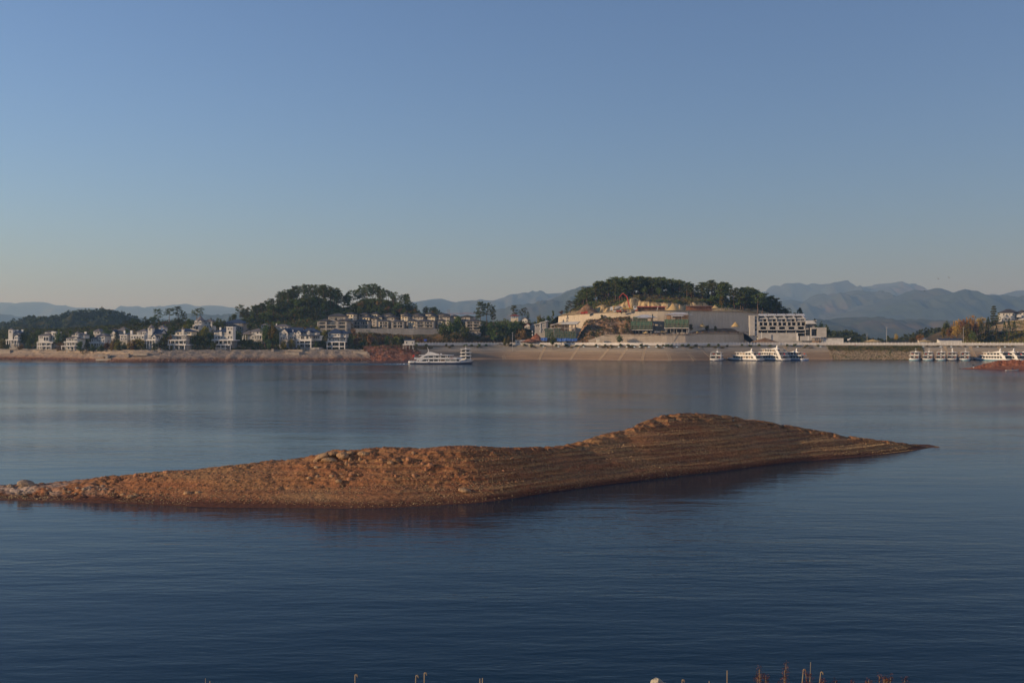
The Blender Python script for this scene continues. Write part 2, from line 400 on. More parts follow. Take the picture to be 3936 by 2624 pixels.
# even samples along the line, with landward normals
arc = np.concatenate([[0], np.cumsum(np.hypot(np.diff(sh_X), np.diff(sh_D)))])
def shore_path(px0, px1, step=1.0):
    s0, s1 = np.interp([px0, px1], sh_px, arc)
    s = np.linspace(s0, s1, max(2, int((s1 - s0) / step)))
    x, y = np.interp(s, arc, sh_X), np.interp(s, arc, sh_D)
    tx, ty = np.gradient(x), np.gradient(y); l = np.hypot(tx, ty); tx, ty = tx / l, ty / l
    k = np.ones(25) / 25
    nx, ny = -ty, tx
    if len(nx) > 60:
        nx = np.convolve(np.pad(nx, 12, 'edge'), k, 'valid'); ny = np.convolve(np.pad(ny, 12, 'edge'), k, 'valid')
    return x, y, nx, ny
def sweep(px0, px1, prof, step=1.0, jitter=0.0, seed=0):
    x, y, nx, ny = shore_path(px0, px1, step)
    o = np.array([p[0] for p in prof]); z = np.array([p[1] for p in prof])
    X = x[:, None] + nx[:, None] * o[None]; Y = y[:, None] + ny[:, None] * o[None]; Z = z[None] + 0 * X
    if jitter:
        Z = Z + (fbm(X / 4, Y / 4, 4, seed) - 0.5) * jitter * np.clip(Z / 1.5, 0.1, 1)
        Y = Y + (fbm(X / 3, Z / 1.5, 4, seed + 4) - 0.5) * jitter * 2
    return np.stack([X, Y, Z], -1)
def dense(prof, step):
    out = []
    for (a, b), (c, d) in zip(prof[:-1], prof[1:]):
        n = max(1, int(math.hypot(c - a, d - b) / step))
        out += [(a + (c - a) * i / n, b + (d - b) * i / n) for i in range(n)]
    return out + [prof[-1]]

# ------------------------------------------------------------------ far shore terrain
RIDGE = [(-600, 1290), (0, 1288), (300, 1272), (540, 1248), (700, 1240), (880, 1240), (940, 1240), (1000, 1212), (1060, 1184), (1130, 1156), (1220, 1148), (1275, 1164), (1310, 1190), (1340, 1188), (1400, 1152), (1460, 1152), (1530, 1168), (1580, 1190), (1640, 1222), (1700, 1240), (1780, 1240), (1900, 1245), (2050, 1248), (2150, 1256), (2230, 1290), (2500, 1315), (4600, 1318)]
RIGHT = [(3400, 1318), (3540, 1316), (3620, 1310), (3700, 1300), (3770, 1280), (3815, 1250), (3850, 1237), (3936, 1232), (4100, 1228), (4400, 1250), (4700, 1300)]
def G(x, y):
    x = np.asarray(x, float); y = np.asarray(y, float)
    dy = y - Dsh_x(x)
    wl = sstep(-80, -64, x)                                   # 0 on the villa shore, 1 behind the promenade
    zl = np.interp(dy, [0, 14, 24, 38, 50, 62, 90, 112, 150], [-1.2, 3.6, 5.8, 6.9, 9.2, 12, 17, 19.5, 20])
    zr = np.interp(dy, [0, 17, 20, 60, 120], [-0.8, 8.0, 9.0, 9.6, 10.5])
    base = zl * (1 - wl) + zr * wl
    mc = sstep(-142, -128, x) * sstep(-16, -36, x)            # terraced houses' hillside
    zc_ = np.interp(y, [690, 712, 717, 745, 772, 795], [9.6, 12, 19.0, 22.8, 26.5, 29])
    base = np.where(y > 690, base * (1 - mc) + np.maximum(zc_, base) * mc, base)
    R = WZ(lerp_pts(RIDGE, x / 810 * F + CX), 810)
    mid = sstep(-40, -20, x) * (1 - sstep(46, 60, x))
    bell = sstep(735 + 36 * mc - 42 * mid, 806 - 40 * mid, y) * (1 - sstep(835, 980, y))
    z = base + np.maximum(R - base, 0) * bell
    z = np.where(y > 835, z * (1 - sstep(860, 1050, y)) + 2 * sstep(860, 1050, y), z)
    Rr = WZ(lerp_pts(RIGHT, x / 745 * F + CX), 745)
    b2 = sstep(686, 742, y) * (1 - sstep(800, 900, y))
    z = z + np.maximum(Rr - z, 0) * b2 * sstep(270, 300, x)
    return z + (fbm(x / 14, y / 14, 4, 51) - 0.5) * 2.2 * sstep(25, 70, dy) * np.clip((z - 8) / 12, 0.1, 1)
def earth_mat(name, stops, scale=0.12, fine=1.6, bump=0.6):
    m = bpy.data.materials.new(name); m.use_nodes = True
    nt = m.node_tree; b = nt.nodes['Principled BSDF']; b.inputs['Roughness'].default_value = 0.95; b.inputs['Specular IOR Level'].default_value = 0.15
    geo = N(nt, 'ShaderNodeNewGeometry'); P = geo.outputs['Position']
    c = ramp(nt, noise(nt, P, scale, 6, 0.62), stops)
    f = ramp(nt, noise(nt, P, fine, 4, 0.65), [(0.35, 0.6), (0.65, 1.2)])
    mu = N(nt, 'ShaderNodeVectorMath', operation='MULTIPLY'); nt.links.new(c, mu.inputs[0]); nt.links.new(f, mu.inputs[1])
    nt.links.new(mu.outputs[0], b.inputs['Base Color'])
    bp = N(nt, 'ShaderNodeBump'); bp.inputs['Strength'].default_value = bump; bp.inputs['Distance'].default_value = 0.8
    nt.links.new(noise(nt, P, fine * 0.6, 5, 0.65), bp.inputs['Height']); nt.links.new(bp.outputs[0], b.inputs['Normal'])
    return m
EARTH = earth_mat('hillside_earth', [(0.36, (0.045, 0.045, 0.02)), (0.5, (0.10, 0.075, 0.035)), (0.66, (0.19, 0.12, 0.055))])
gx = np.concatenate([np.arange(-720, -470, 12.0), np.arange(-470, 470, 2.6), np.arange(470, 760, 12.0)])
gt = np.concatenate([[-1.5], np.arange(12, 130, 2.0), np.arange(130, 520, 6.0)])
TX = gx[:, None] + 0 * gt[None]; TY = Dsh_x(gx)[:, None] + gt[None]
TZ = G(TX, TY) - 0.25
TZ[:, 0] = -1.5
terrain = tag(link('terrain', grid_mesh('terrain', np.stack([TX, TY, TZ], -1), EARTH)), 'wooded far shore rising behind the lake', None, None, 'structure')

# concrete revetment below the promenade
def revetment_mat():
    m = bpy.data.materials.new('revetment_concrete'); m.use_nodes = True
    nt = m.node_tree; b = nt.nodes['Principled BSDF']; b.inputs['Roughness'].default_value = 0.9; b.inputs['Specular IOR Level'].default_value = 0.2
    geo = N(nt, 'ShaderNodeNewGeometry'); P = geo.outputs['Position']
    sep = N(nt, 'ShaderNodeSeparateXYZ'); nt.links.new(P, sep.inputs[0])
    z = math_n(nt, 'ADD', sep.outputs['Z'], math_n(nt, 'MULTIPLY', noise(nt, scaled(nt, P, (0.06, 0.06, 0.3)), 1, 3), 0.8))
    zn = math_n(nt, 'DIVIDE', z, 10.0)
    c = ramp(nt, zn, [(0.03, (0.26, 0.19, 0.13)), (0.09, (0.30, 0.20, 0.125)), (0.22, (0.245, 0.165, 0.10)), (0.38, (0.27, 0.19, 0.12)), (0.50, (0.29, 0.215, 0.14)), (0.62, (0.32, 0.26, 0.185)), (0.8, (0.29, 0.25, 0.19))])
    st = ramp(nt, noise(nt, scaled(nt, P, (0.05, 0.05, 2.2)), 1, 4, 0.6), [(0.3, 0.68), (0.7, 1.14)])
    f = ramp(nt, noise(nt, P, 1.2, 4, 0.6), [(0.3, 0.82), (0.7, 1.1)])
    m1 = N(nt, 'ShaderNodeVectorMath', operation='MULTIPLY'); nt.links.new(c, m1.inputs[0]); nt.links.new(st, m1.inputs[1])
    m2 = N(nt, 'ShaderNodeVectorMath', operation='MULTIPLY'); nt.links.new(m1.outputs[0], m2.inputs[0]); nt.links.new(f, m2.inputs[1])
    nt.links.new(m2.outputs[0], b.inputs['Base Color'])
    bp = N(nt, 'ShaderNodeBump'); bp.inputs['Strength'].default_value = 0.4; bp.inputs['Distance'].default_value = 0.3
    nt.links.new(noise(nt, P, 1.0, 4), bp.inputs['Height']); nt.links.new(bp.outputs[0], b.inputs['Normal'])
    return m
REVET = revetment_mat()
PROF_R = [(-3, -1.6), (0, 0), (10, 5.4), (10.25, 5.62), (15.2, 8.0), (17.6, 8.05), (17.7, 9.2), (20, 9.25), (34, 9.5), (38, 9.2)]
V = sweep(1640, 4500, dense(PROF_R, 1.6), 1.5)
tag(link('embankment', grid_mesh('embankment', V, REVET)), 'sloping stone and concrete embankment stained red below the old water line', None, None, 'structure')
# the villa shore: rougher concrete slopes over red rubble
def bank_mat():
    m = bpy.data.materials.new('bank_concrete'); m.use_nodes = True
    nt = m.node_tree; b = nt.nodes['Principled BSDF']; b.inputs['Roughness'].default_value = 0.92; b.inputs['Specular IOR Level'].default_value = 0.2
    geo = N(nt, 'ShaderNodeNewGeometry'); P = geo.outputs['Position']
    sep = N(nt, 'ShaderNodeSeparateXYZ'); nt.links.new(P, sep.inputs[0])
    z = math_n(nt, 'ADD', sep.outputs['Z'], math_n(nt, 'MULTIPLY', math_n(nt, 'SUBTRACT', noise(nt, P, 0.18, 4), 0.5), 1.6))
    zn = math_n(nt, 'DIVIDE', z, 7.0)
    c = ramp(nt, zn, [(0.02, (0.10, 0.055, 0.035)), (0.16, (0.17, 0.075, 0.04)), (0.26, (0.26, 0.17, 0.11)), (0.45, (0.33, 0.25, 0.18)), (0.7, (0.36, 0.28, 0.20)), (0.95, (0.30, 0.25, 0.19))])
    f = ramp(nt, noise(nt, scaled(nt, P, (0.8, 0.8, 1.6)), 1, 5, 0.65), [(0.3, 0.5), (0.7, 1.15)])
    m2 = N(nt, 'ShaderNodeVectorMath', operation='MULTIPLY'); nt.links.new(c, m2.inputs[0]); nt.links.new(f, m2.inputs[1])
    nt.links.new(m2.outputs[0], b.inputs['Base Color'])
    bp = N(nt, 'ShaderNodeBump'); bp.inputs['Strength'].default_value = 0.8; bp.inputs['Distance'].default_value = 0.5
    nt.links.new(noise(nt, P, 0.9, 5, 0.6), bp.inputs['Height']); nt.links.new(bp.outputs[0], b.inputs['Normal'])
    return m
BANK = bank_mat()
PROF_L = [(-3, -1.6), (-0.5, -0.2), (1.0, 0.7), (3.2, 1.35), (3.6, 1.9), (9.2, 4.6), (9.8, 4.7), (9.9, 5.5), (13, 6.05), (13.1, 6.5), (18, 6.7), (20, 6.4)]
V = sweep(-380, 1425, dense(PROF_L, 0.6), 1.0, 1.1, 61)
tag(link('shore_bank', grid_mesh('shore_bank', V, BANK)), 'weathered concrete bank with red rubble along the villa shore', None, None, 'structure')
# bare red earth bank between the villas and the promenade
REDBANK = earth_mat('red_earth', [(0.32, (0.17, 0.06, 0.032)), (0.5, (0.27, 0.105, 0.055)), (0.68, (0.34, 0.18, 0.11))], 0.35, 1.5, 1.0)
V = sweep(1405, 1665, dense([(-3, -1.6), (-0.5, -0.2), (1, 0.6), (5, 2.2), (8, 3.6), (10, 5.3), (13, 6.6), (17, 8.3), (24, 9.0)], 0.5), 0.7, 1.3, 71)
tag(link('earth_bank', grid_mesh('earth_bank', V, REDBANK, False)), 'crumbling red earth bank between the villas and the promenade', None, None, 'structure')
# grassy strip above the rubble slope on the right
GRASSB = earth_mat('grassy_earth', [(0.34, (0.05, 0.06, 0.02)), (0.48, (0.11, 0.10, 0.035)), (0.62, (0.22, 0.14, 0.07))], 0.3, 1.3, 0.9)
V = sweep(3203, 3565, dense([(-1, -0.3), (0, 0.35), (10, 5.75), (13, 7.4), (15.3, 8.35), (17.3, 8.4)], 0.7), 0.9, 0.5, 77)
tag(link('grassy_slope', grid_mesh('grassy_slope', V, GRASSB, False)), 'rough grassy slope above the rubble on the right shore', None, None, 'structure')

# ------------------------------------------------------------------ hill with the construction site
UW = [(2140, 752, 1216), (2152, 741, 1213), (2170, 734, 1211), (2250, 720, 1206), (2350, 709, 1199), (2450, 703, 1194), (2550, 700, 1193), (2620, 701, 1193), (2680, 707, 1194), (2760, 723, 1195), (2850, 744, 1198), (2920, 760, 1203), (2990, 778, 1210)]
wall_top = [W(p, y, d) for p, d, y in UW]
loop = [np.array(q) for q in wall_top] + [np.array(q) for q in ((214, 786, 27), (230, 806, 20), (228, 850, 15), (190, 885, 14), (140, 905, 14), (80, 895, 14), (40, 865, 15), (24, 815, 18), (28, 775, 25))]
LP = np.array(loop); LP = np.vstack([LP, LP[:1]])
larc = np.concatenate([[0], np.cumsum(np.hypot(*np.diff(LP[:, :2], axis=0).T))])
nfront = larc[len(UW) - 1]
def loop_at(s):
    return np.stack([np.interp(s, larc, LP[:, i]) for i in range(3)], -1)
def smooth_loop(s):
    return sum(loop_at(np.clip(s + d, 0, larc[-1])) for d in (-6, -4, -2, 0, 2, 4, 6)) / 7
CN = np.array([114.0, 806.0]); ZA = 48.5
def hillC(s, w):
    """point on the hill for arc position s and inward fraction w (arrays)"""
    b = smooth_loop(s)
    px = b[..., 0] / b[..., 1] * F + CX
    front = (s < nfront + 1) & (s >= 0)
    c = np.where(front, sstep(2205, 2270, px) * (1 - sstep(2740, 2830, px)), 0)
    X = b[..., 0] + (CN[0] - b[..., 0]) * w; Y = b[..., 1] + (CN[1] - b[..., 1]) * w
    wf = 0.17 + 0.05 * (fbm(s / 16, s * 0, 3, 81) - 0.5) * 2 + 0.05 * np.exp(-((px - 2262) / 45) ** 2) * -1
    hc = 5.6 + 5.0 * np.exp(-((px - 2390) / 55) ** 2) + 6 * (fbm(s / 12, s * 0 + 3, 4, 85) - 0.4)
    z0 = b[..., 2]
    zc1 = z0 + sstep(wf, wf + 0.085, w) * hc
    zc1 = zc1 + np.maximum(ZA - 2 - (z0 + hc), 0) * sstep(wf + 0.06, 0.62, w)
    zs = z0 + (ZA - z0) * sstep(-0.25, 0.72, w) - (ZA - z0) * sstep(-0.25, 0.72, 0 * w) * (1 - w)
    z = zc1 * c + zs * (1 - c)
    z = z + (fbm(X / 9, Y / 9, 3, 88) - 0.5) * 2.5 * sstep(0.3, 0.5, w)
    return np.stack([X, Y, z], -1), c, wf
SS, WW = np.meshgrid(np.linspace(0, larc[-1], 420), np.concatenate([np.linspace(0, 0.12, 5), np.linspace(0.13, 0.36, 60), np.linspace(0.38, 1, 26)]), indexing='ij')
HP, hcs, hwf = hillC(SS, WW)
# pinnacles and gullies cut into the excavated face
face = hcs * np.exp(-((WW - hwf - 0.042) / 0.035) ** 2)
rel = (np.abs(2 * fbm(SS / 2.4, WW * 9, 4, 91) - 1) - 0.35) * 3.4
HP[..., 0] -= rel * face * 0.2; HP[..., 1] -= rel * face; HP[..., 2] += (fbm(SS / 2.2, WW * 30, 3, 95) - 0.5) * 2.2 * face
HP[..., 1] = np.where(WW < 0.02, HP[..., 1], HP[..., 1])
def cut_mat():
    m = bpy.data.materials.new('excavated_rock'); m.use_nodes = True
    nt = m.node_tree; b = nt.nodes['Principled BSDF']; b.inputs['Roughness'].default_value = 0.95; b.inputs['Specular IOR Level'].default_value = 0.1
    geo = N(nt, 'ShaderNodeNewGeometry'); P = geo.outputs['Position']
    c = ramp(nt, noise(nt, scaled(nt, P, (0.5, 0.5, 0.16)), 1.0, 5, 0.6), [(0.33, (0.24, 0.14, 0.06)), (0.45, (0.39, 0.285, 0.145)), (0.62, (0.47, 0.36, 0.20))])
    # brown scrub litter caps the ground above the cut
    sep = N(nt, 'ShaderNodeSeparateXYZ'); nt.links.new(P, sep.inputs[0])
    sn = N(nt, 'ShaderNodeSeparateXYZ'); nt.links.new(geo.outputs['True Normal'], sn.inputs[0])
    flat = ramp(nt, sn.outputs['Z'], [(0.62, 0.0), (0.8, 1.0)])
    high = ramp(nt, math_n(nt, 'DIVIDE', sep.outputs['Z'], 60.0), [(0.60, 0.0), (0.66, 1.0)])
    fl = math_n(nt, 'MULTIPLY', flat, high)
    c = mixc(nt, fl, c, (0.085, 0.06, 0.03))
    nt.links.new(c, b.inputs['Base Color'])
    bp = N(nt, 'ShaderNodeBump'); bp.inputs['Strength'].default_value = 0.9; bp.inputs['Distance'].default_value = 0.6
    nt.links.new(noise(nt, P, 0.9, 5, 0.65), bp.inputs['Height']); nt.links.new(bp.outputs[0], b.inputs['Normal'])
    return m
CUT = cut_mat()
tag(link('excavated_hill', grid_mesh('excavated_hill', HP, CUT, False)), 'wooded hill with a yellow excavated face above the building site', None, None, 'structure')
def hill_z(x, y):
    """height of the construction hill at world x, y (nearest vertex of its grid)"""
    d = (HP[..., 0] - x) ** 2 + (HP[..., 1] - y) ** 2
    i = np.unravel_index(np.argmin(d), d.shape); return float(HP[i][2])

# ------------------------------------------------------------------ mesh builder
class MB:
    def __init__(s): s.v = []; s.f = []
    def quadf(s, *pts):
        n = len(s.v); s.v += [tuple(p) for p in pts]; s.f.append(tuple(range(n, n + len(pts)))); return s
    def box(s, x0, x1, y0, y1, z0, z1):
        n = len(s.v)
        s.v += [(x, y, z) for x in (x0, x1) for y in (y0, y1) for z in (z0, z1)]
        s.f += [(n+0, n+1, n+3, n+2), (n+4, n+6, n+7, n+5), (n+0, n+4, n+5, n+1), (n+2, n+3, n+7, n+6), (n+0, n+2, n+6, n+4), (n+1, n+5, n+7, n+3)]; return s
    def prism(s, poly, a0, a1, axis='z'):
        """extrude a polygon: axis z -> poly in xy; axis y -> poly in xz; axis x -> poly in yz"""
        n = len(s.v); k = len(poly)
        def mk(p, a):
            return {'z': (p[0], p[1], a), 'y': (p[0], a, p[1]), 'x': (a, p[0], p[1])}[axis]
        s.v += [mk(p, a0) for p in poly] + [mk(p, a1) for p in poly]
        s.f.append(tuple(range(n + k - 1, n - 1, -1))); s.f.append(tuple(range(n + k, n + 2 * k)))
        for i in range(k):
            j = (i + 1) % k; s.f.append((n + i, n + j, n + k + j, n + k + i))
        return s
    def tube(s, p0, p1, r0, r1=None, k=6, cap=True):
        r1 = r0 if r1 is None else r1
        a, b = Vector(p0), Vector(p1); d = (b - a).normalized()
        u = d.orthogonal().normalized(); w = d.cross(u); n = len(s.v)
        for c, r in ((a, r0), (b, r1)):
            for i in range(k):
                t = 2 * math.pi * i / k; s.v.append(tuple(c + u * (math.cos(t) * r) + w * (math.sin(t) * r)))
        for i in range(k):
            j = (i + 1) % k; s.f.append((n + i, n + j, n + k + j, n + k + i))
        if cap: s.f.append(tuple(range(n + k - 1, n - 1, -1))); s.f.append(tuple(range(n + k, n + 2 * k)))
        return s
    def hip(s, x0, x1, y0, y1, z0, z1, ridge=None, ov=0.0, th=0.12):
        """hipped roof over a rectangle; ridge along the longer side"""
        x0 -= ov; x1 += ov; y0 -= ov; y1 += ov; w, d = x1 - x0, y1 - y0
        if ridge is None: ridge = max(abs(w - d), 0.02)
        cx, cy = (x0 + x1) / 2, (y0 + y1) / 2
        if w >= d: r0, r1 = (cx - ridge / 2, cy, z1), (cx + ridge / 2, cy, z1)
        else: r0, r1 = (cx, cy - ridge / 2, z1), (cx, cy + ridge / 2, z1)
        n = len(s.v)
        s.v += [(x0, y0, z0 - th), (x1, y0, z0 - th), (x1, y1, z0 - th), (x0, y1, z0 - th), (x0, y0, z0), (x1, y0, z0), (x1, y1, z0), (x0, y1, z0), r0, r1]
        s.f += [(n+3, n+2, n+1, n), (n, n+1, n+5, n+4), (n+1, n+2, n+6, n+5), (n+2, n+3, n+7, n+6), (n+3, n, n+4, n+7)]
        if w >= d: s.f += [(n+4, n+5, n+9, n+8), (n+5, n+6, n+9), (n+6, n+7, n+8, n+9), (n+7, n+4, n+8)]
        else: s.f += [(n+4, n+5, n+8), (n+5, n+6, n+9, n+8), (n+6, n+7, n+9), (n+7, n+4, n+8, n+9)]
        return s
    def gable(s, x0, x1, y0, y1, z0, z1, along='y', ov=0.0, th=0.18):
        """two thick roof planes; the ridge runs along y (gable faces front) or x"""
        if along == 'y':
            cx = (x0 + x1) / 2; k = (z1 - z0) / ((x1 - x0) / 2)
            zo = z0 - k * ov
            s.prism([(x0 - ov, zo), (cx, z1), (cx, z1 + th), (x0 - ov, zo + th)], y0 - ov, y1 + ov, 'y')
            s.prism([(cx, z1), (x1 + ov, zo), (x1 + ov, zo + th), (cx, z1 + th)], y0 - ov, y1 + ov, 'y')
        else:
            cy = (y0 + y1) / 2; k = (z1 - z0) / ((y1 - y0) / 2); zo = z0 - k * ov
            s.prism([(y0 - ov, zo), (cy, z1), (cy, z1 + th), (y0 - ov, zo + th)], x0 - ov, x1 + ov, 'x')
            s.prism([(cy, z1), (y1 + ov, zo), (y1 + ov, zo + th), (cy, z1 + th)], x0 - ov, x1 + ov, 'x')
        return s
    def cone(s, cx, cy, z0, z1, r, k=8, r1=0.0):
        return s.tube((cx, cy, z0), (cx, cy, z1), r, max(r1, 0.01), k)
    def lathe(s, cx, cy, prof, k=12):
        n = len(s.v)
        for r, z in prof:
            for i in range(k):
                t = 2 * math.pi * i / k; s.v.append((cx + r * math.cos(t), cy + r * math.sin(t), z))
        for a in range(len(prof) - 1):
            for i in range(k):
                j = (i + 1) % k; s.f.append((n + a*k + i, n + a*k + j, n + (a+1)*k + j, n + (a+1)*k + i))
        return s
    def mesh(s, name, m, smooth=False):
        me = bpy.data.meshes.new(name); me.from_pydata(s.v, [], s.f); me.materials.append(m)
        if smooth: me.polygons.foreach_set('use_smooth', [True] * len(me.polygons))
        me.update(); return me
    def build(s, name, m, parent=None, smooth=False, loc=None):
        return link(name, s.mesh(name, m, smooth), parent, loc)

# ------------------------------------------------------------------ retaining walls
def panel_wall_mat(name, c1, c2):
    m = bpy.data.materials.new(name); m.use_nodes = True
    nt = m.node_tree; b = nt.nodes['Principled BSDF']; b.inputs['Roughness'].default_value = 0.9; b.inputs['Specular IOR Level'].default_value = 0.2
    geo = N(nt, 'ShaderNodeNewGeometry'); P = geo.outputs['Position']
    c = ramp(nt, noise(nt, scaled(nt, P, (0.35, 0.35, 0.12)), 1.0, 5, 0.65), [(0.3, c1), (0.7, c2)])
    f = ramp(nt, noise(nt, P, 1.5, 4, 0.6), [(0.3, 0.85), (0.7, 1.1)])
    mu = N(nt, 'ShaderNodeVectorMath', operation='MULTIPLY'); nt.links.new(c, mu.inputs[0]); nt.links.new(f, mu.inputs[1])
    nt.links.new(mu.outputs[0], b.inputs['Base Color'])
    return m
CONC_W = panel_wall_mat('wall_concrete', (0.41, 0.35, 0.265), (0.51, 0.44, 0.34))
CONC_L = panel_wall_mat('lower_wall_concrete', (0.42, 0.34, 0.245), (0.50, 0.41, 0.30))
def wall_between(path, zb, name, label, m, panel=2.4, rows=4, lean=0.06):
    """retaining wall along a plan path [(x, y, ztop)], made of cast panels with recessed joints, and a coping"""
    root = empty(name, (path[0][0], path[0][1], zb)); tag(root, label, 'wall')
    P = np.array(path); a = np.concatenate([[0], np.cumsum(np.hypot(*np.diff(P[:, :2], axis=0).T))])
    n = max(1, int(round(a[-1] / panel))); s = np.linspace(0, a[-1], n + 1)
    q = np.stack([np.interp(s, a, P[:, i]) for i in range(3)], -1); o = np.array(root.location)
    back = MB()
    for i in range(n):
        p0, p1 = q[i], q[i + 1]; d = (p1 - p0)[:2]; d = d / np.hypot(*d); nr = np.array([d[1], -d[0]])
        def at(p, z, off):
            e = off - lean * (z - zb)
            return (p[0] + nr[0] * e - o[0], p[1] + nr[1] * e - o[1], z - o[2])
        zt = (p0[2] + p1[2]) / 2
        back.quadf(at(p0, zb - 1, 0), at(p1, zb - 1, 0), at(p1, p1[2], 0), at(p0, p0[2], 0))
        zs = np.linspace(zb, zt - 0.25, rows + 1)
        g = 0.05
        a0 = (p0[0] + d[0] * g, p0[1] + d[1] * g); a1 = (p1[0] - d[0] * g, p1[1] - d[1] * g)
        for r in range(rows):
            mb = MB(); z0, z1 = zs[r] + 0.03, zs[r + 1] - 0.03; off = 0.10 + 0.03 * rng.random()
            mb.quadf(at(a0, z0, off), at(a1, z0, off), at(a1, z1, off), at(a0, z1, off))
            mb.quadf(at(a0, z1, off), at(a1, z1, off), at(a1, z1, 0), at(a0, z1, 0))
            mb.quadf(at(a1, z0, off), at(a1, z0, 0), at(a1, z1, 0), at(a1, z1, off))
            mb.quadf(at(a0, z0, 0), at(a0, z0, off), at(a0, z1, off), at(a0, z1, 0))
            mb.build('panel', m, root)
        back.quadf(at(p0, p0[2], 0), at(p1, p1[2], 0), at(p1, p1[2], -0.6), at(p0, p0[2], -0.6))
    back.build('wall_core', m, root)
    return root
ss = np.linspace(0, nfront, 80)
pth = smooth_loop(ss); pth[:, 2] += 0.15
wall_between([tuple(p) for p in pth], 9.0, 'retaining_wall', 'tall curved retaining wall below the excavated hill', CONC_W, 4.2, 4, 0.05)
LWp = [(2262, 672, 1308), (2285, 672, 1300), (2320, 672, 1287), (2340, 672, 1285), (2450, 671, 1285), (2560, 671, 1284), (2640, 673, 1284), (2686, 677, 1280), (2692, 678, 1278), (2780, 688, 1278), (2862, 698, 1278)]
lw = np.array([W(p, y, d) for p, d, y in LWp]); 
wall_between([tuple(p) for p in lw], 9.3, 'retaining_wall', 'long low retaining wall behind the promenade fence', CONC_L, 4.2, 2, 0.16)
# end return of the low wall and the terrace it holds up
TERR = earth_mat('site_earth', [(0.34, (0.10, 0.07, 0.04)), (0.5, (0.20, 0.13, 0.075)), (0.66, (0.28, 0.20, 0.12))], 0.25, 1.2, 0.8)
def terrace_mesh():
    xs = np.linspace(lw[2][0], lw[-1][0] + 14, 90); rows = np.linspace(0, 1, 26)
    lx = np.interp(xs, lw[:, 0], lw[:, 1]); lz = np.interp(xs, lw[:, 0], lw[:, 2])
    up = smooth_loop(np.linspace(0, nfront, 300)); o = np.argsort(up[:, 0]); ux = np.interp(xs, up[o, 0], up[o, 1])
    Yg = lx[:, None] + 0.5 + (ux - lx - 0.2)[:, None] * rows[None]; Xg = xs[:, None] + 0 * Yg
    Zg = lz[:, None] - 0.25 + (fbm(Xg / 5, Yg / 5, 3, 101) - 0.45) * 1.1 * sstep(0.05, 0.2, rows)[None]
    # ground humps up towards the upper wall behind and right of the scaffolded houses, and falls away past the wall's end
    Zg = Zg + sstep(0.45, 0.95, rows)[None] * 3.2 * sstep(118, 140, Xg)
    Zg = Zg - 8.0 * sstep(lw[-1][0] - 1, lw[-1][0] + 12, Xg)
    Zg[:, 0] -= 0.4
    return grid_mesh('site_terrace', np.stack([Xg, Yg, Zg], -1), TERR, False)
tag(link('site_terrace', terrace_mesh()), 'bare earth terrace between the two retaining walls', None, None, 'structure')
# overgrown spoil slope spilling from the tall wall down to the promenade
def spoil():
    pxs = np.linspace(2215, 2436, 120); rows = np.linspace(0, 1, 70)
    Xg = np.zeros((120, 70)); Yg = Xg.copy(); Zg = Xg.copy()
    topy = lerp_pts([(2215, 1310), (2235, 1262), (2250, 1236), (2262, 1228), (2300, 1226), (2340, 1222), (2380, 1220), (2405, 1216), (2420, 1216), (2428, 1232), (2436, 1275)], pxs)
    boty = lerp_pts([(2215, 1312), (2280, 1312), (2310, 1294), (2330, 1286), (2436, 1284)], pxs)
    D0 = lerp_pts([(2215, 678), (2280, 674), (2320, 680), (2436, 682)], pxs); D1 = lerp_pts([(2215, 716), (2300, 712), (2436, 700)], pxs)
    for i, p in enumerate(pxs):
        z0, z1 = WZ(boty[i], D0[i]) - 1, WZ(topy[i], D1[i])
        d = D0[i] + (D1[i] - D0[i]) * rows
        Yg[i] = d; Xg[i] = WX(p, d); Zg[i] = z0 + (z1 - z0) * rows ** 0.92
    amp = np.sin(np.linspace(0, math.pi, 70))[None] ** 0.7
    Zg = Zg + (fbm(Xg / 4.5, Yg / 9, 4, 111) - 0.5) * 4.5 * amp
    return grid_mesh('spoil_slope', np.stack([Xg, Yg, Zg], -1), SPOIL, False)
SPOIL = earth_mat('spoil_earth', [(0.36, (0.16, 0.085, 0.045)), (0.5, (0.23, 0.135, 0.07)), (0.62, (0.30, 0.22, 0.15))], 0.22, 1.3, 1.0)
tag(link('spoil_slope', spoil()), 'brown overgrown spoil slope between the site buildings', None, None, 'structure')
def sandy():
    pxs = np.linspace(3800, 4040, 90); rows = np.linspace(0, 1, 40); A = np.zeros((90, 40, 3))
    ty = lerp_pts([(3800, 1262), (3818, 1245), (3850, 1237), (3900, 1233), (3936, 1231), (4040, 1230)], pxs); by = lerp_pts([(3800, 1278), (3850, 1277), (3936, 1272), (4040, 1275)], pxs)
    for i, p in enumerate(pxs):
        d = 716 + 22 * rows; A[i, :, 1] = d; A[i, :, 0] = WX(p, d); A[i, :, 2] = WZ(by[i], 716) + (WZ(ty[i], 738) - WZ(by[i], 716)) * rows
    A[..., 2] += (fbm(A[..., 0] / 4, A[..., 1] / 6, 4, 131) - .5) * 2.0 * np.sin(np.linspace(0, math.pi, 40))[None] + .5
    return grid_mesh('sandy_slope', A, earth_mat('sandy_earth', [(.35, (.30, .20, .10)), (.5, (.40, .29, .16)), (.65, (.46, .35, .20))], .3, 1.4, .9), False)
tag(link('sandy_slope', sandy()), 'bare sandy slope below the hilltop villa', None, None, 'structure')
# retaining wall under the terraced houses
tw = [(-134, 716, 20.2), (-120, 715, 20.3), (-90, 715, 20.4), (-60, 715, 20.3), (-34, 717, 19.8)]
CONC_D = panel_wall_mat('old_wall_concrete', (0.17, 0.165, 0.16), (0.25, 0.24, 0.225))
wall_between(tw, 11.5, 'retaining_wall', 'dark grey retaining wall under the terraced houses', CONC_D, 6.0, 2, 0.05)

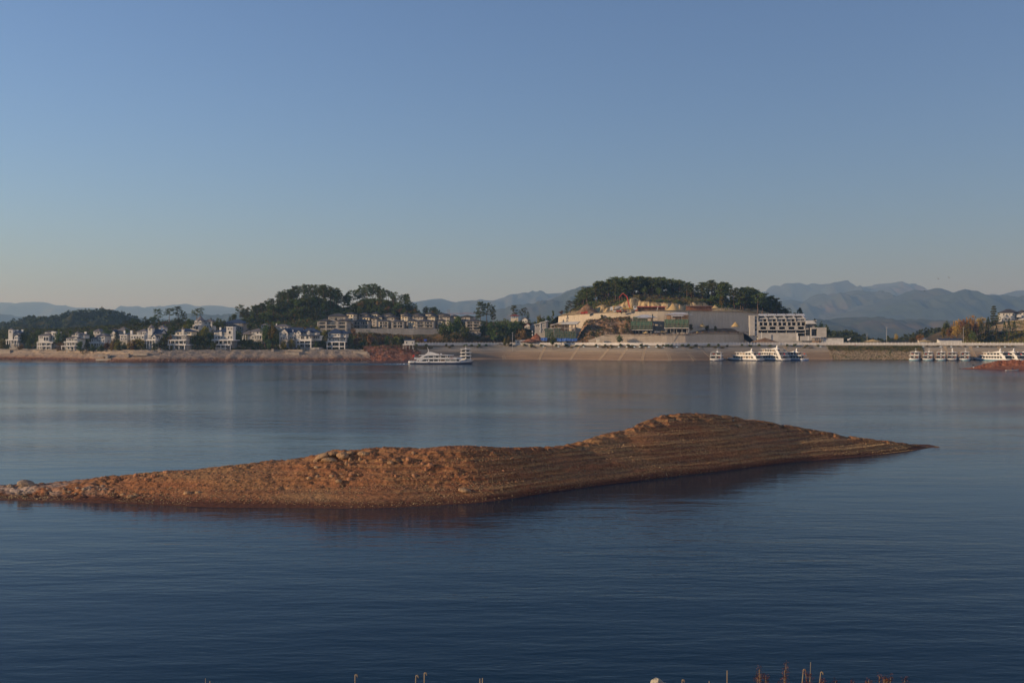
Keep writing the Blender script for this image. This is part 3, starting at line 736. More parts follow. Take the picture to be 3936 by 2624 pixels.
# wooded hill beyond the villas, lower and hazier
FARW = mountain_mat('far_wood', (0.028, 0.042, 0.017), (0.06, 0.055, 0.024), (0.11, 0.075, 0.035))
mountain('far_hill', 'rounded wooded hill behind the villas on the left', 1500,
    [(-350, 1300), (-200, 1292), (-60, 1276), (0, 1262), (60, 1246), (100, 1231), (160, 1226), (240, 1224), (300, 1216), (340, 1203), (372, 1195), (400, 1194), (440, 1199), (480, 1209), (510, 1228), (540, 1246), (600, 1272), (680, 1295)], 210, 12, extend=60, n=300, m=50, mt=FARW)
mountain('far_hill', 'low wooded knoll behind the promenade fence', 1050,
    [(3150, 1312), (3190, 1292), (3215, 1284), (3260, 1281), (3290, 1285), (3310, 1298), (3340, 1308)], 60, 13, extend=20, n=120, m=30, mt=FARW)
mountain('far_hill', 'low dark wooded rise left of the autumn trees', 1000,
    [(3400, 1316), (3470, 1306), (3530, 1290), (3570, 1272), (3620, 1268), (3700, 1270), (3800, 1290)], 60, 14, extend=20, n=120, m=30, mt=FARW)

# ------------------------------------------------------------------ the bank the camera stands on
def near_bank():
    x = np.linspace(-26, 26, 160); y = np.concatenate([np.linspace(-12, 13, 90), np.linspace(13.4, 34, 30)])
    Xg, Yg = np.meshgrid(x, y, indexing='ij')
    Zg = np.where(Yg < 4, 11.95, 13.6 - 0.333 * Yg - 0.33)
    Zg = np.where(Yg > 11, 13.6 - 0.333 * 11 - 0.33 - (Yg - 11) * 0.62, Zg)
    Zg = Zg + (fbm(Xg / 1.5, Yg / 1.5, 4, 121) - 0.55) * 0.22
    return Xg, Yg, Zg
NBX, NBY, NBZ = near_bank()
tag(link('near_bank', grid_mesh('near_bank', np.stack([NBX, NBY, NBZ], -1), REDBANK)), 'earth bank below the camera', None, None, 'structure')
def near_z(x, y):
    return float(NBZ[np.argmin(np.abs(NBX[:, 0] - x)), np.argmin(np.abs(NBY[0] - y))])

# ------------------------------------------------------------------ building kit
WHITE = mat('white_render', (0.47, 0.45, 0.405), 0.8, (0.57, 0.55, 0.50), 0.35)
CREAM = mat('cream_render', (0.62, 0.54, 0.38), 0.85, (0.70, 0.62, 0.47), 0.35)
TRIM = mat('white_trim', (0.63, 0.61, 0.57), 0.7)
STONE = mat('grey_stone', (0.27, 0.25, 0.22), 0.9, (0.36, 0.33, 0.29), 0.5)
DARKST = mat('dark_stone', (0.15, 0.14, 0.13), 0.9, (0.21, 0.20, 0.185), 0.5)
TILE_B = mat('blue_roof_tile', (0.022, 0.036, 0.072), 0.6, (0.035, 0.052, 0.095), 0.7, bump=0.3, bscale=3)
TILE_G = mat('grey_roof_tile', (0.11, 0.10, 0.105), 0.8, (0.17, 0.155, 0.15), 0.7, bump=0.3, bscale=3)
TILE_D = mat('dark_roof_tile', (0.045, 0.042, 0.045), 0.75, (0.075, 0.07, 0.07), 0.7, bump=0.3, bscale=3)
TILE_R = mat('red_roof_tile', (0.22, 0.05, 0.035), 0.8, (0.30, 0.08, 0.05), 0.7)
GLASS = mat('window_glass', (0.018, 0.022, 0.028), 0.08, spec=0.6)
CURT = mat('pale_curtain_glass', (0.22, 0.22, 0.20), 0.25, spec=0.5)
RAWC = mat('raw_concrete', (0.30, 0.285, 0.26), 0.92, (0.39, 0.37, 0.34), 0.35)
RAWD = mat('damp_concrete', (0.24, 0.23, 0.215), 0.92, (0.33, 0.31, 0.29), 0.4)
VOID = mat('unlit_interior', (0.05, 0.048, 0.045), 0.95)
STEEL = mat('painted_steel', (0.30, 0.29, 0.28), 0.6)
RUSTM = mat('rusty_steel', (0.17, 0.075, 0.045), 0.9, (0.24, 0.12, 0.07), 1.0)
WOOD = mat('shuttering_timber', (0.25, 0.155, 0.085), 0.9, (0.34, 0.22, 0.13), 0.8)
NETG = mat('green_debris_net', (0.020, 0.075, 0.055), 0.85, (0.050, 0.115, 0.088), 0.6)
NETB = mat('bright_green_net', (0.024, 0.125, 0.088), 0.85, (0.045, 0.16, 0.115), 0.7)
TARP = mat('blue_tarpaulin', (0.03, 0.09, 0.30), 0.6, (0.06, 0.14, 0.40), 0.8)
TIN = mat('pale_sheet_roof', (0.40, 0.40, 0.40), 0.6, (0.50, 0.50, 0.49), 0.4)
REDP = mat('red_paint', (0.45, 0.06, 0.035), 0.55)
_wcache = {}
def window_mesh(w, h, m):
    key = (round(w, 1), round(h, 1), m.name)
    if key in _wcache: return _wcache[key]
    w, h = max(key[0], 0.3), max(key[1], 0.3); t = min(0.11, w * 0.16); f = MB()
    f.box(-w/2, w/2, -0.14, 0.0, 0, t); f.box(-w/2, w/2, -0.14, 0.0, h - t, h)
    f.box(-w/2, -w/2 + t, -0.138, 0.0, t, h - t); f.box(w/2 - t, w/2, -0.138, 0.0, t, h - t)
    nm = max(0, int(round(w / 1.1)) - 1)
    for i in range(nm):
        x = -w/2 + w * (i + 1) / (nm + 1); f.box(x - 0.04, x + 0.04, -0.10, 0.0, t, h - t)
    g = MB().box(-w/2 + t, w/2 - t, -0.05, 0.0, t, h - t)
    _wcache[key] = (f.mesh('window', m), g.mesh('pane', GLASS), g.mesh('pane', CURT))
    return _wcache[key]
class Bld:
    """a building whose front is measured in an enlarged tile of the photograph: tile origin (ox, oy), scale s"""
    def __init__(s, name, label, cat, ox, cx, base, D, yaw=0.0, sc=4.127, oy=1040, group=None, trim=None):
        s.ox, s.oy, s.sc, s.cx, s.base, s.D = ox, oy, sc, cx, base, D
        s.k = D / F / sc
        s.root = empty(name, W(ox + cx / sc, oy + base / sc, D), math.radians(yaw)); tag(s.root, label, cat, group)
        s.trim = trim or TRIM
    def X(s, tx): return (tx - s.cx) * s.k
    def Z(s, ty): return (s.base - ty) * s.k
    def box(s, name, m, x0, x1, y0, y1, d0=0.0, d1=9.0, parent=None):
        return MB().box(s.X(x0), s.X(x1), d0, d1, s.Z(y1), s.Z(y0)).build(name, m, parent or s.root)
    def hip(s, name, m, x0, x1, peak, eave, d0, d1, ov=0.5, ridge=None):
        return MB().hip(s.X(x0), s.X(x1), d0, d1, s.Z(eave), s.Z(peak), ridge, ov).build(name, m, s.root)
    def gable(s, name, m, x0, x1, peak, eave, d0, d1, along='y', ov=0.4, wall=None):
        o = MB().gable(s.X(x0), s.X(x1), d0, d1, s.Z(eave), s.Z(peak), along, ov).build(name, m, s.root)
        if wall is not None:
            xa, xb = s.X(x0) + .05, s.X(x1) - .05; zc_, ze = s.Z(peak) - .1, s.Z(eave)
            if along == 'y': MB().prism([(xa, ze), (xb, ze), ((xa + xb) / 2, zc_)], d0 + .02, d1 - .02, 'y').build('gable_wall', wall, s.root)
            else: MB().prism([(d0 + .02, ze), (d1 - .02, ze), ((d0 + d1) / 2, zc_)], xa, xb, 'x').build('gable_wall', wall, s.root)
        return o
    def cone(s, name, m, x0, x1, peak, eave, d, k=8):
        c = (s.X(x0) + s.X(x1)) / 2; r = (s.X(x1) - s.X(x0)) / 2
        return MB().cone(c, d + r * 0.8, s.Z(eave), s.Z(peak), r, k).build(name, m, s.root)
    def win(s, x0, x1, y0, y1, d=0.0, curtain=None):
        w, h = (x1 - x0) * s.k, (y1 - y0) * s.k
        fm, gm, cm = window_mesh(w, h, s.trim)
        o = link('window', fm, s.root, ((s.X(x0) + s.X(x1)) / 2, d - 0.003, s.Z(y1)))
        cu = rng.random() < 0.2 if curtain is None else curtain
        link('pane', cm if cu else gm, o); return o
    def wins(s, x0, x1, n, w, y0, y1, d=0.0):
        for i in range(n):
            c = x0 + (x1 - x0) * (i + 0.5) / n; s.win(c - w / 2, c + w / 2, y0, y1, d)
    def swins(s, x, d0, d1, n, w, y0, y1, side=1):
        """windows on the side wall at tile x; side=1 right, -1 left; w in metres"""
        for i in range(n):
            c = d0 + (d1 - d0) * (i + 0.5) / n
            fm, gm, cm = window_mesh(w, (y1 - y0) * s.k, s.trim)
            o = link('window', fm, s.root, (s.X(x) + 0.003 * side, c, s.Z(y1))); o.rotation_euler = (0, 0, math.radians(90 * side)); link('pane', gm, o)
    def rail(s, x0, x1, y0, y1, d, n=8):
        mb = MB(); a, b = s.X(x0), s.X(x1); z0, z1 = s.Z(y1), s.Z(y0)
        mb.box(a, b, d - .05, d + .05, z1 - .10, z1); mb.box(a, b, d - .04, d + .04, z0, z0 + .08)
        for i in range(n + 1):
            x = a + (b - a) * i / n; mb.box(x - .04, x + .04, d - .035, d + .035, z0, z1 - .1)
        return mb.build('railing', s.trim, s.root)
    def cols(s, xs, w, y0, y1, d=0.0, m=None, name='column'):
        for x in xs: s.box(name, m or s.trim, x - w / 2, x + w / 2, y0, y1, d, d + w * s.k)

def HD(px, off): return Dsh_px(px) + off
VG = 'lakeside villas'
# ---- villas along the left shore
b = Bld('villa', 'white villa with a round corner tower at the far left of the shore', 'house', 0, 215, 1172, HD(52, 23), -6, group=VG)
b.box('wall', WHITE, 140, 298, 985, 1172, 0.6, 9.5); b.box('tower', WHITE, 133, 205, 938, 1100, -0.4, 3.2); b.cone('tower_roof', TILE_G, 123, 215, 902, 940, -0.4)
b.hip('roof', TILE_B, 185, 330, 948, 995, 0.6, 9.5, 0.6); b.box('gable_wall', WHITE, 236, 300, 1030, 1100, -0.6, 0.6); b.gable('gable_roof', TILE_B, 236, 300, 1008, 1032, -0.6, 3, 'y', .4, WHITE)
b.box('chimney', TRIM, 232, 254, 932, 962, 2, 3); b.box('chimney', TRIM, 300, 330, 935, 978, 3, 4.2)
b.box('balcony', TRIM, 112, 320, 1098, 1108, -2.2, 9.6); b.rail(115, 318, 1085, 1098, -2.1, 10); b.cols([122, 160, 200, 250, 300], 8, 1108, 1172, -2.0)
b.wins(140, 232, 2, 30, 1000, 1028); b.wins(165, 232, 1, 40, 1045, 1085, 0.6); b.wins(240, 298, 2, 20, 1048, 1085, -0.6); b.wins(145, 296, 4, 28, 1118, 1160, 0.6); b.win(150, 182, 958, 985, -0.4); b.swins(298, 1, 9, 3, 1.1, 1045, 1080)
b = Bld('villa', 'grey-white villa in shade with two balcony bands and a square chimney tower', 'house', 0, 700, 1248, HD(175, 22), -6, group=VG)
b.box('wall', WHITE, 600, 790, 1030, 1248, 0.4, 9); b.hip('roof', TILE_G, 610, 800, 985, 1030, 0.4, 9, 0.6); b.box('rear_wall', WHITE, 640, 750, 970, 1010, 5, 11); b.hip('rear_roof', TILE_D, 635, 755, 947, 972, 5, 11, .5)
b.box('stair_tower', WHITE, 805, 878, 975, 1130, 1.5, 8); b.box('parapet', TRIM, 800, 882, 968, 976, 1.3, 8.2); b.box('chimney', TRIM, 780, 815, 962, 1012, 3, 4.3)
b.box('balcony', TRIM, 596, 870, 1136, 1146, -1.6, 9); b.box('balcony', TRIM, 604, 845, 1196, 1206, -1.8, 9); b.rail(600, 866, 1122, 1136, -1.5, 12); b.rail(606, 842, 1184, 1196, -1.7, 11); b.cols([605, 670, 755, 835], 9, 1146, 1248, -1.5)
b.wins(610, 680, 2, 24, 1045, 1075, .4); b.box('bay', TRIM, 685, 780, 1042, 1120, -.2, .4); b.wins(690, 776, 2, 34, 1050, 1112, -.2); b.wins(610, 785, 4, 30, 1152, 1190, .4); b.wins(610, 785, 3, 36, 1210, 1240, .4); b.wins(812, 872, 1, 30, 990, 1020, 1.5); b.wins(812, 872, 1, 34, 1050, 1100, 1.5)
b = Bld('villa', 'white villa with a small square roof turret and stepped terraces', 'house', 0, 1120, 1246, HD(280, 22), -6, group=VG)
b.box('wall', WHITE, 1035, 1245, 1070, 1246, 0.8, 9); b.hip('roof', TILE_G, 1040, 1245, 1040, 1072, .8, 6, .5); b.box('upper_wall', WHITE, 1090, 1300, 1015, 1075, 3.5, 10); b.hip('upper_roof', TILE_G, 1085, 1310, 985, 1018, 3.5, 10, .5)
b.box('turret', WHITE, 1172, 1216, 990, 1060, 2, 4); b.hip('turret_roof', TILE_G, 1170, 1218, 962, 992, 2, 4, .25); b.box('gable_wall', WHITE, 1162, 1240, 1070, 1120, -.4, 1); b.gable('gable_roof', TILE_G, 1162, 1240, 1052, 1072, -.4, 3, 'y', .3, WHITE); b.box('chimney', TRIM, 1295, 1325, 968, 1000, 4, 5)
b.box('balcony', TRIM, 1020, 1252, 1132, 1141, -1.2, 9); b.box('balcony', TRIM, 990, 1215, 1196, 1205, -2.4, 9); b.rail(1022, 1250, 1120, 1132, -1.1, 10); b.rail(992, 1212, 1184, 1196, -2.3, 10); b.cols([1000, 1060, 1140, 1205], 8, 1205, 1246, -2.2); b.cols([1040, 1110, 1150, 1205], 7, 1141, 1196, -1)
b.wins(1040, 1160, 3, 26, 1080, 1112, .8); b.wins(1166, 1236, 2, 24, 1080, 1112, -.4); b.wins(1045, 1240, 4, 32, 1148, 1190, .8); b.wins(1045, 1240, 3, 36, 1210, 1242, .8); b.win(1182, 1206, 1000, 1025, 2); b.wins(1220, 1298, 2, 20, 1028, 1050, 3.5)
b = Bld('villa', 'white villa with a raised square block beside a lower grey-roofed wing', 'house', 0, 1560, 1190, HD(380, 50), -6, group=VG)
b.box('wall', WHITE, 1555, 1672, 1035, 1190, -.5, 8); b.hip('roof', TILE_G, 1540, 1690, 990, 1036, -.5, 8, .5); b.box('wing', WHITE, 1435, 1555, 1078, 1160, .6, 8); b.hip('wing_roof', TILE_G, 1425, 1560, 1042, 1080, .6, 8, .5)
b.box('balcony', TRIM, 1425, 1690, 1140, 1150, -1.6, 6); b.rail(1428, 1686, 1128, 1140, -1.5, 12); b.cols([1450, 1500, 1545, 1580, 1625, 1665], 7, 1150, 1190, -1.4); b.wins(1440, 1552, 3, 24, 1090, 1122, .6); b.wins(1562, 1668, 2, 30, 1050, 1078, -.5); b.wins(1562, 1668, 3, 24, 1095, 1132, -.5); b.wins(1562, 1668, 3, 22, 1155, 1185, -.5)
b = Bld('villa', 'small villa with a brown hipped roof half hidden by trees', 'house', 0, 1535, 1010, HD(370, 96), -6, group=VG)
b.box('wall', WHITE, 1480, 1590, 962, 1080, 0, 8); b.hip('roof', TILE_G, 1478, 1592, 922, 962, 0, 8, .6); b.wins(1485, 1585, 2, 30, 970, 1000)
b = Bld('villa', 'white gabled villa with a steep pyramid roof behind it', 'house', 0, 1840, 1075, HD(445, 92), -6, group=VG)
b.box('wall', WHITE, 1745, 1835, 985, 1090, 0, 8); b.gable('roof', TILE_B, 1742, 1838, 938, 990, 0, 8, 'y', .5, WHITE); b.box('rear_wall', STONE, 1840, 1950, 945, 1060, 3, 10); b.hip('rear_roof', TILE_G, 1825, 1962, 888, 948, 3, 10, .5, .4); b.wins(1755, 1826, 2, 20, 1000, 1030)
b = Bld('villa', 'low white villa with twin chimneys above the red bushes', 'house', 0, 1960, 1100, HD(475, 62), -6, group=VG)
b.box('wall', WHITE, 1900, 2020, 1020, 1130, 0, 8); b.box('balcony', TRIM, 1890, 2024, 1012, 1022, -.6, 8); b.hip('roof', TILE_B, 1940, 2060, 985, 1012, 1, 8, .3); b.box('chimney', TRIM, 1936, 1958, 950, 1000, 2, 3); b.box('chimney', TRIM, 2046, 2078, 950, 1006, 2, 3.2); b.wins(1905, 2016, 2, 36, 1035, 1060); b.wins(1905, 2016, 3, 26, 1070, 1098)
b = Bld('villa', 'wide white villa with low brown roofs beside the towered villa', 'house', 500, 160, 1095, HD(540, 60), -6, group=VG)
b.box('wall', WHITE, 105, 175, 970, 1060, 0, 8); b.box('wall', WHITE, 195, 268, 968, 1060, -.5, 8); b.hip('roof', TILE_G, 100, 272, 922, 970, 0, 8, .5); b.box('terrace', WHITE, 35, 262, 1022, 1120, -3, 4); b.box('parapet', TRIM, 32, 265, 1014, 1024, -3.2, 4); b.wins(110, 172, 2, 22, 982, 1010); b.wins(200, 265, 2, 24, 980, 1010, -.5); b.wins(40, 258, 5, 26, 1040, 1075, -3)
b = Bld('villa', 'white villa with a cone-roofed tower and white front gable', 'house', 500, 345, 1232, HD(585, 24), -6, group=VG)
b.box('wall', WHITE, 272, 412, 1000, 1232, 0.4, 9); b.box('tower', WHITE, 278, 352, 905, 1030, 0, 3.2); b.cone('tower_roof', TILE_G, 268, 384, 848, 908, -.6); b.gable('roof', TILE_B, 300, 480, 930, 1000, 1, 9, 'x', .5, WHITE); b.box('gable_wall', WHITE, 350, 414, 1036, 1110, -.5, 1); b.gable('gable_roof', TILE_B, 348, 416, 998, 1038, -.5, 4, 'y', .4, WHITE)
b.box('rear_wall', WHITE, 385, 470, 898, 960, 6, 11); b.hip('rear_roof', TILE_G, 378, 478, 862, 900, 6, 11, .4); b.box('chimney', TRIM, 446, 470, 902, 962, 4, 5); b.box('balcony', TRIM, 258, 425, 1098, 1110, -1.4, 9); b.rail(262, 420, 1086, 1098, -1.3, 8); b.cols([272, 318, 365, 410], 8, 1110, 1232, -1.2)
b.win(292, 318, 918, 945, 0); b.wins(282, 345, 2, 20, 965, 1000, .2); b.wins(280, 345, 2, 24, 1050, 1088, .4); b.wins(358, 410, 1, 28, 1050, 1080, -.5); b.wins(276, 408, 4, 26, 1118, 1165, .4); b.wins(276, 408, 3, 30, 1175, 1225, .4); b.swins(412, 1, 9, 3, 1.3, 1045, 1085); b.swins(412, 1, 9, 3, 1.3, 1125, 1165)
b = Bld('villa', 'four-storey cream and grey villa with a central cone turret', 'house', 500, 790, 1252, HD(690, 22), -6, group=VG)
b.box('wall', STONE, 655, 890, 1028, 1252, .6, 9); b.box('upper_wall', CREAM, 695, 965, 965, 1030, 1.2, 9); b.hip('roof', TILE_B, 690, 985, 918, 966, 1.2, 9, .5); b.box('turret', WHITE, 815, 850, 928, 1015, .3, 1.9); b.cone('turret_roof', TILE_G, 806, 858, 884, 930, .1)
b.box('cornice', TRIM, 648, 900, 1020, 1032, -.2, 9.2); b.box('balcony', TRIM, 612, 905, 1100, 1112, -1.8, 9); b.box('balcony', TRIM, 612, 915, 1170, 1184, -2.4, 9); b.rail(616, 900, 1088, 1100, -1.7, 12); b.rail(616, 910, 1158, 1170, -2.3, 12); b.cols([620, 655, 725, 790, 870], 8, 1112, 1170, -1.6); b.cols([640, 720, 800, 890], 10, 1184, 1252, -2.2)
b.win(730, 760, 980, 1018, 1.2); b.win(785, 810, 980, 1018, 1.2); b.win(888, 945, 975, 1005, 1.2, False); b.win(675, 708, 1045, 1080, .6, True); b.win(730, 808, 1040, 1098, .6, False); b.win(830, 856, 1045, 1085, .6, True); b.win(868, 886, 1045, 1080, .6); b.wins(660, 885, 4, 42, 1118, 1160, .6); b.wins(660, 885, 3, 50, 1190, 1235, .6); b.swins(890, 1, 9, 3, 1.2, 1048, 1080); b.swins(890, 1, 9, 3, 1.2, 1120, 1160)
b = Bld('villa', 'cream villa with a big brown witch-hat roof above the others', 'house', 500, 1110, 938, HD(770, 88), -6, group=VG)
b.box('wall', WHITE, 1020, 1145, 795, 938, 0, 9); b.cone('tower_roof', TILE_G, 1005, 1168, 712, 796, .2, 10); b.box('gable_wall', WHITE, 1080, 1142, 800, 862, -.6, .5); b.gable('gable_roof', TILE_G, 1078, 1144, 776, 804, -.6, 3, 'y', .35, WHITE); b.box('wing', WHITE, 1145, 1290, 802, 950, 2, 9); b.hip('wing_roof', TILE_G, 1140, 1300, 764, 804, 2, 9, .5); b.box('terrace', WHITE, 950, 1125, 868, 945, -3, 1); b.box('parapet', TRIM, 942, 1132, 858, 870, -3.2, 1)
b.wins(1025, 1075, 2, 20, 812, 845); b.wins(1086, 1138, 2, 20, 812, 845, -.6); b.wins(955, 1060, 3, 26, 882, 925, -3); b.win(1068, 1110, 880, 938, -3, False); b.wins(1160, 1280, 2, 26, 818, 845, 2); b.wins(1160, 1280, 3, 24, 870, 905, 2)
b = Bld('villa', 'blue-roofed villa with a square white tower on its right', 'house', 500, 1460, 1272, HD(855, 22), -6, group=VG)
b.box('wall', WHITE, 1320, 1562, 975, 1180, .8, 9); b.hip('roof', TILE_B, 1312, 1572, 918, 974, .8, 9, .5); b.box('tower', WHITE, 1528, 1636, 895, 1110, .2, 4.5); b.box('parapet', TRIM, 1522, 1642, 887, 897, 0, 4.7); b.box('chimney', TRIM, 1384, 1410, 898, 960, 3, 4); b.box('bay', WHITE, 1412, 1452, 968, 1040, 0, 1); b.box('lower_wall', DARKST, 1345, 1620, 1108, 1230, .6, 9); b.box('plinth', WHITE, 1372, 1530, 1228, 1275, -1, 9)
b.box('balcony', TRIM, 1308, 1662, 1098, 1110, -1.8, 9); b.box('balcony', TRIM, 1368, 1605, 1172, 1186, -2.0, 9); b.box('balcony', TRIM, 1366, 1534, 1222, 1232, -2.2, 6); b.rail(1312, 1658, 1085, 1098, -1.7, 14); b.rail(1372, 1600, 1160, 1172, -1.9, 10); b.cols([1350, 1420, 1490, 1560, 1620], 8, 1110, 1172, -1.6); b.cols([1375, 1450, 1530, 1610], 8, 1186, 1270, -1.8)
b.wins(1330, 1405, 2, 24, 985, 1020, .8); b.win(1460, 1510, 985, 1022, .8); b.wins(1330, 1520, 4, 28, 1040, 1080, .8); b.wins(1538, 1630, 2, 22, 905, 935, .2); b.wins(1538, 1630, 1, 40, 955, 1005, .2); b.wins(1538, 1630, 2, 24, 1035, 1075, .2); b.wins(1350, 1615, 5, 36, 1118, 1165, .6); b.wins(1380, 1600, 4, 40, 1190, 1220, .6)
b = Bld('villa', 'shaded villa with a wide dark blue hipped roof high behind', 'house', 500, 1650, 960, HD(900, 92), -6, group=VG)
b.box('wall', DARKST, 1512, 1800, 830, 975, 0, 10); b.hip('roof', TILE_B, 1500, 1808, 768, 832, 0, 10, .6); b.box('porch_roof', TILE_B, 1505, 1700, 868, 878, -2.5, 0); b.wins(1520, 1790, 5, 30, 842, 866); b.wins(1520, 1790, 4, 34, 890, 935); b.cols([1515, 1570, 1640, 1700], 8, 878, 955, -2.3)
b = Bld('villa', 'white villa with a broad grey hipped roof and a corner porch', 'house', 500, 1940, 1098, HD(965, 52), -6, group=VG)
b.box('wall', WHITE, 1925, 2102, 962, 1098, 0, 9); b.hip('roof', TILE_G, 1880, 2112, 912, 966, 0, 9, .5); b.hip('porch_roof', TILE_G, 1768, 1945, 945, 1008, -.5, 8, .4); b.box('porch_wall', WHITE, 1840, 1925, 1008, 1098, 1.5, 8); b.cols([1778, 1800, 1832], 7, 1008, 1098, -.2); b.wins(1935, 1975, 1, 24, 975, 1000); b.wins(2000, 2095, 2, 26, 970, 1000); b.wins(1930, 2098, 4, 26, 1035, 1085); b.box('balcony', TRIM, 1960, 2110, 1022, 1030, -1.2, 1); b.cols([1970, 2020, 2065, 2102], 6, 1030, 1098, -1.1)
b = Bld('villa', 'white villa with a steep front gable and blue roof', 'house', 1000, 420, 1095, HD(1105, 34), -8, group=VG)
b.box('wall', WHITE, 298, 440, 985, 1110, 0, 9); b.gable('gable_roof', TILE_B, 294, 446, 910, 988, 0, 9, 'y', .5, WHITE); b.box('wing', WHITE, 440, 560, 982, 1110, 1.5, 9); b.gable('roof', TILE_B, 430, 640, 904, 980, 2, 9.5, 'x', .5, WHITE); b.wins(310, 345, 1, 26, 998, 1020); b.wins(385, 430, 1, 30, 998, 1020); b.wins(320, 430, 3, 22, 1060, 1088); b.wins(450, 470, 1, 18, 995, 1018, 1.5); b.box('chimney', TRIM, 300, 314, 950, 985, 2, 2.6); b.box('chimney', TRIM, 494, 510, 940, 985, 2, 2.6); b.wins(450, 552, 3, 22, 1050, 1085, 1.5)
b = Bld('villa', 'sunlit white villa with twin gables on tall open ground-floor pillars', 'house', 1000, 695, 1218, HD(1168, 22), -8, group=VG)
b.box('wall', WHITE, 570, 815, 1030, 1108, .3, 9); b.box('gable_wall', WHITE, 568, 640, 985, 1035, 0, 8); b.gable('gable_roof', TILE_B, 556, 650, 944, 988, 0, 8, 'y', .3, WHITE); b.box('upper_wall', WHITE, 640, 880, 975, 1035, 2.5, 9); b.hip('roof', TILE_B, 615, 890, 908, 975, 2.5, 9, .5); b.box('dormer', WHITE, 736, 780, 970, 1015, 1, 3); b.gable('dormer_roof', TILE_G, 730, 786, 945, 972, 1, 4, 'y', .3, WHITE); b.box('porch_roof', TILE_B, 618, 935, 1016, 1030, -.9, 4); b.box('wing', WHITE, 815, 938, 1030, 1110, 3, 9)
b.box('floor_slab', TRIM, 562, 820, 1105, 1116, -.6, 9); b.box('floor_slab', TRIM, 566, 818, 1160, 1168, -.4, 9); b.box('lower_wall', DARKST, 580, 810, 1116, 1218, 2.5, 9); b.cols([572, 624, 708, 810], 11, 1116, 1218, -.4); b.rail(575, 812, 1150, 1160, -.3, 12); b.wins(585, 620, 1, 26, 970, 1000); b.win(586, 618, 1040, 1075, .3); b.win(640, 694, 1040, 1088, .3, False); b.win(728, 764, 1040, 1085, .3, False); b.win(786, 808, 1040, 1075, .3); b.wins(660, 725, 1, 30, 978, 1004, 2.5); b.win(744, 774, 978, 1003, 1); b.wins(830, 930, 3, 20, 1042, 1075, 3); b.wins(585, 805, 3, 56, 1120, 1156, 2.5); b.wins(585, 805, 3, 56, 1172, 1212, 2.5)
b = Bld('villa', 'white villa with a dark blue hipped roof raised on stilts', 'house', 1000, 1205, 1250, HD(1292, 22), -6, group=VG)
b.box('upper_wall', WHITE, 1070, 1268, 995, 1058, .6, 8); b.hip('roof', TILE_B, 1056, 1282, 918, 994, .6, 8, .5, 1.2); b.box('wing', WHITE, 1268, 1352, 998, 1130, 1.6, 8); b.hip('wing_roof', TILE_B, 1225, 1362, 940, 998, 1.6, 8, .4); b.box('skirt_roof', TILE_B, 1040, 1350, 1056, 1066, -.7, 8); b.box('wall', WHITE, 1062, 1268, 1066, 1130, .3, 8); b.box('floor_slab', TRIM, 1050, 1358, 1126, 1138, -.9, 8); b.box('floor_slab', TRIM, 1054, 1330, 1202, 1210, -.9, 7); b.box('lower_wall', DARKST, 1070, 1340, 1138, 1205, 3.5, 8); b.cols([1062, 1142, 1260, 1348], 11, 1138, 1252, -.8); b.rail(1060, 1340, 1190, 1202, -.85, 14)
b.win(1086, 1114, 1002, 1042, .6); b.wins(1156, 1204, 2, 20, 1008, 1034, .6); b.win(1228, 1250, 1008, 1034, .6); b.wins(1275, 1348, 2, 24, 1010, 1034, 1.6); b.win(1086, 1118, 1074, 1105, .3); b.wins(1140, 1260, 3, 26, 1076, 1106, .3); b.wins(1272, 1348, 2, 26, 1074, 1100, 1.6); b.wins(1080, 1335, 3, 60, 1145, 1195, 3.5)
# small roofs glimpsed between the trees behind the villas
b = Bld('villa', 'pale grey roof glimpsed over the trees left of the big pine hill', 'house', 500, 2130, 905, HD(1015, 98), -6, group=VG); b.box('wall', WHITE, 2075, 2170, 868, 940, 0, 7); b.hip('roof', TILE_G, 2068, 2180, 838, 868, 0, 7, .4); b.wins(2080, 2165, 2, 24, 876, 896)
b = Bld('villa', 'grey roofed house with a small white finial behind the steep gable', 'house', 1000, 330, 925, HD(1080, 98), -6, group=VG); b.box('wall', WHITE, 210, 440, 885, 960, 0, 8); b.hip('roof', TILE_G, 200, 455, 848, 886, 0, 8, .5); b.box('chimney', TRIM, 232, 244, 838, 870, 2, 3); b.wins(215, 435, 4, 26, 893, 915)

# ---- terraced houses on the middle hillside
TG = 'terraced hillside houses'
def town(label, ox, x0, x1, peak, eave, base, D, wallm, floors=1, depth=9, yaw=-16, balc=False, drop=0):
    b = Bld('terraced_house', label, 'house', ox, (x0 + x1) / 2, base, D, yaw, group=TG, trim=STONE)
    b.box('wall', wallm, x0, x1, eave, base + drop, 0, depth); b.hip('roof', TILE_D, x0, x1, peak, eave, 0, depth, 1.0)
    b.box('eave_board', TRIM if wallm is CREAM else STONE, x0 - 6, x1 + 6, eave + 2, eave + 6, -.3, depth + .3)
    fh = (base - eave - 8) / floors; w = x1 - x0
    for f in range(floors):
        ya = eave + 8 + fh * f; n = max(1, int(w / 48))
        if not balc: b.wins(x0 + 5, x1 - 5, n, min(26, w / n * .6), ya + fh * .2, ya + fh * .78); b.swins(x1, .8, depth - .8, 2, 1.2, ya + fh * .2, ya + fh * .75)
        else:
            b.wins(x0 + 12, x1 - 12, n, w / n * .66, ya + fh * .12, ya + fh * .88)
            b.box('balcony', STONE, x0 - 4, x1 + 4, ya + fh * .93, ya + fh, -1.6, .2); b.rail(x0, x1, ya + fh * .72, ya + fh * .93, -1.5, int(w / 14)); b.cols([x0 + 3, (x0 + x1) / 2, x1 - 3], 12, ya, ya + fh, -1.5, STONE, 'pillar')
    return b
town('cream tower house at the left end of the back terrace row', 1000, 1368, 1480, 658, 690, 790, 762, CREAM, 2, 7)
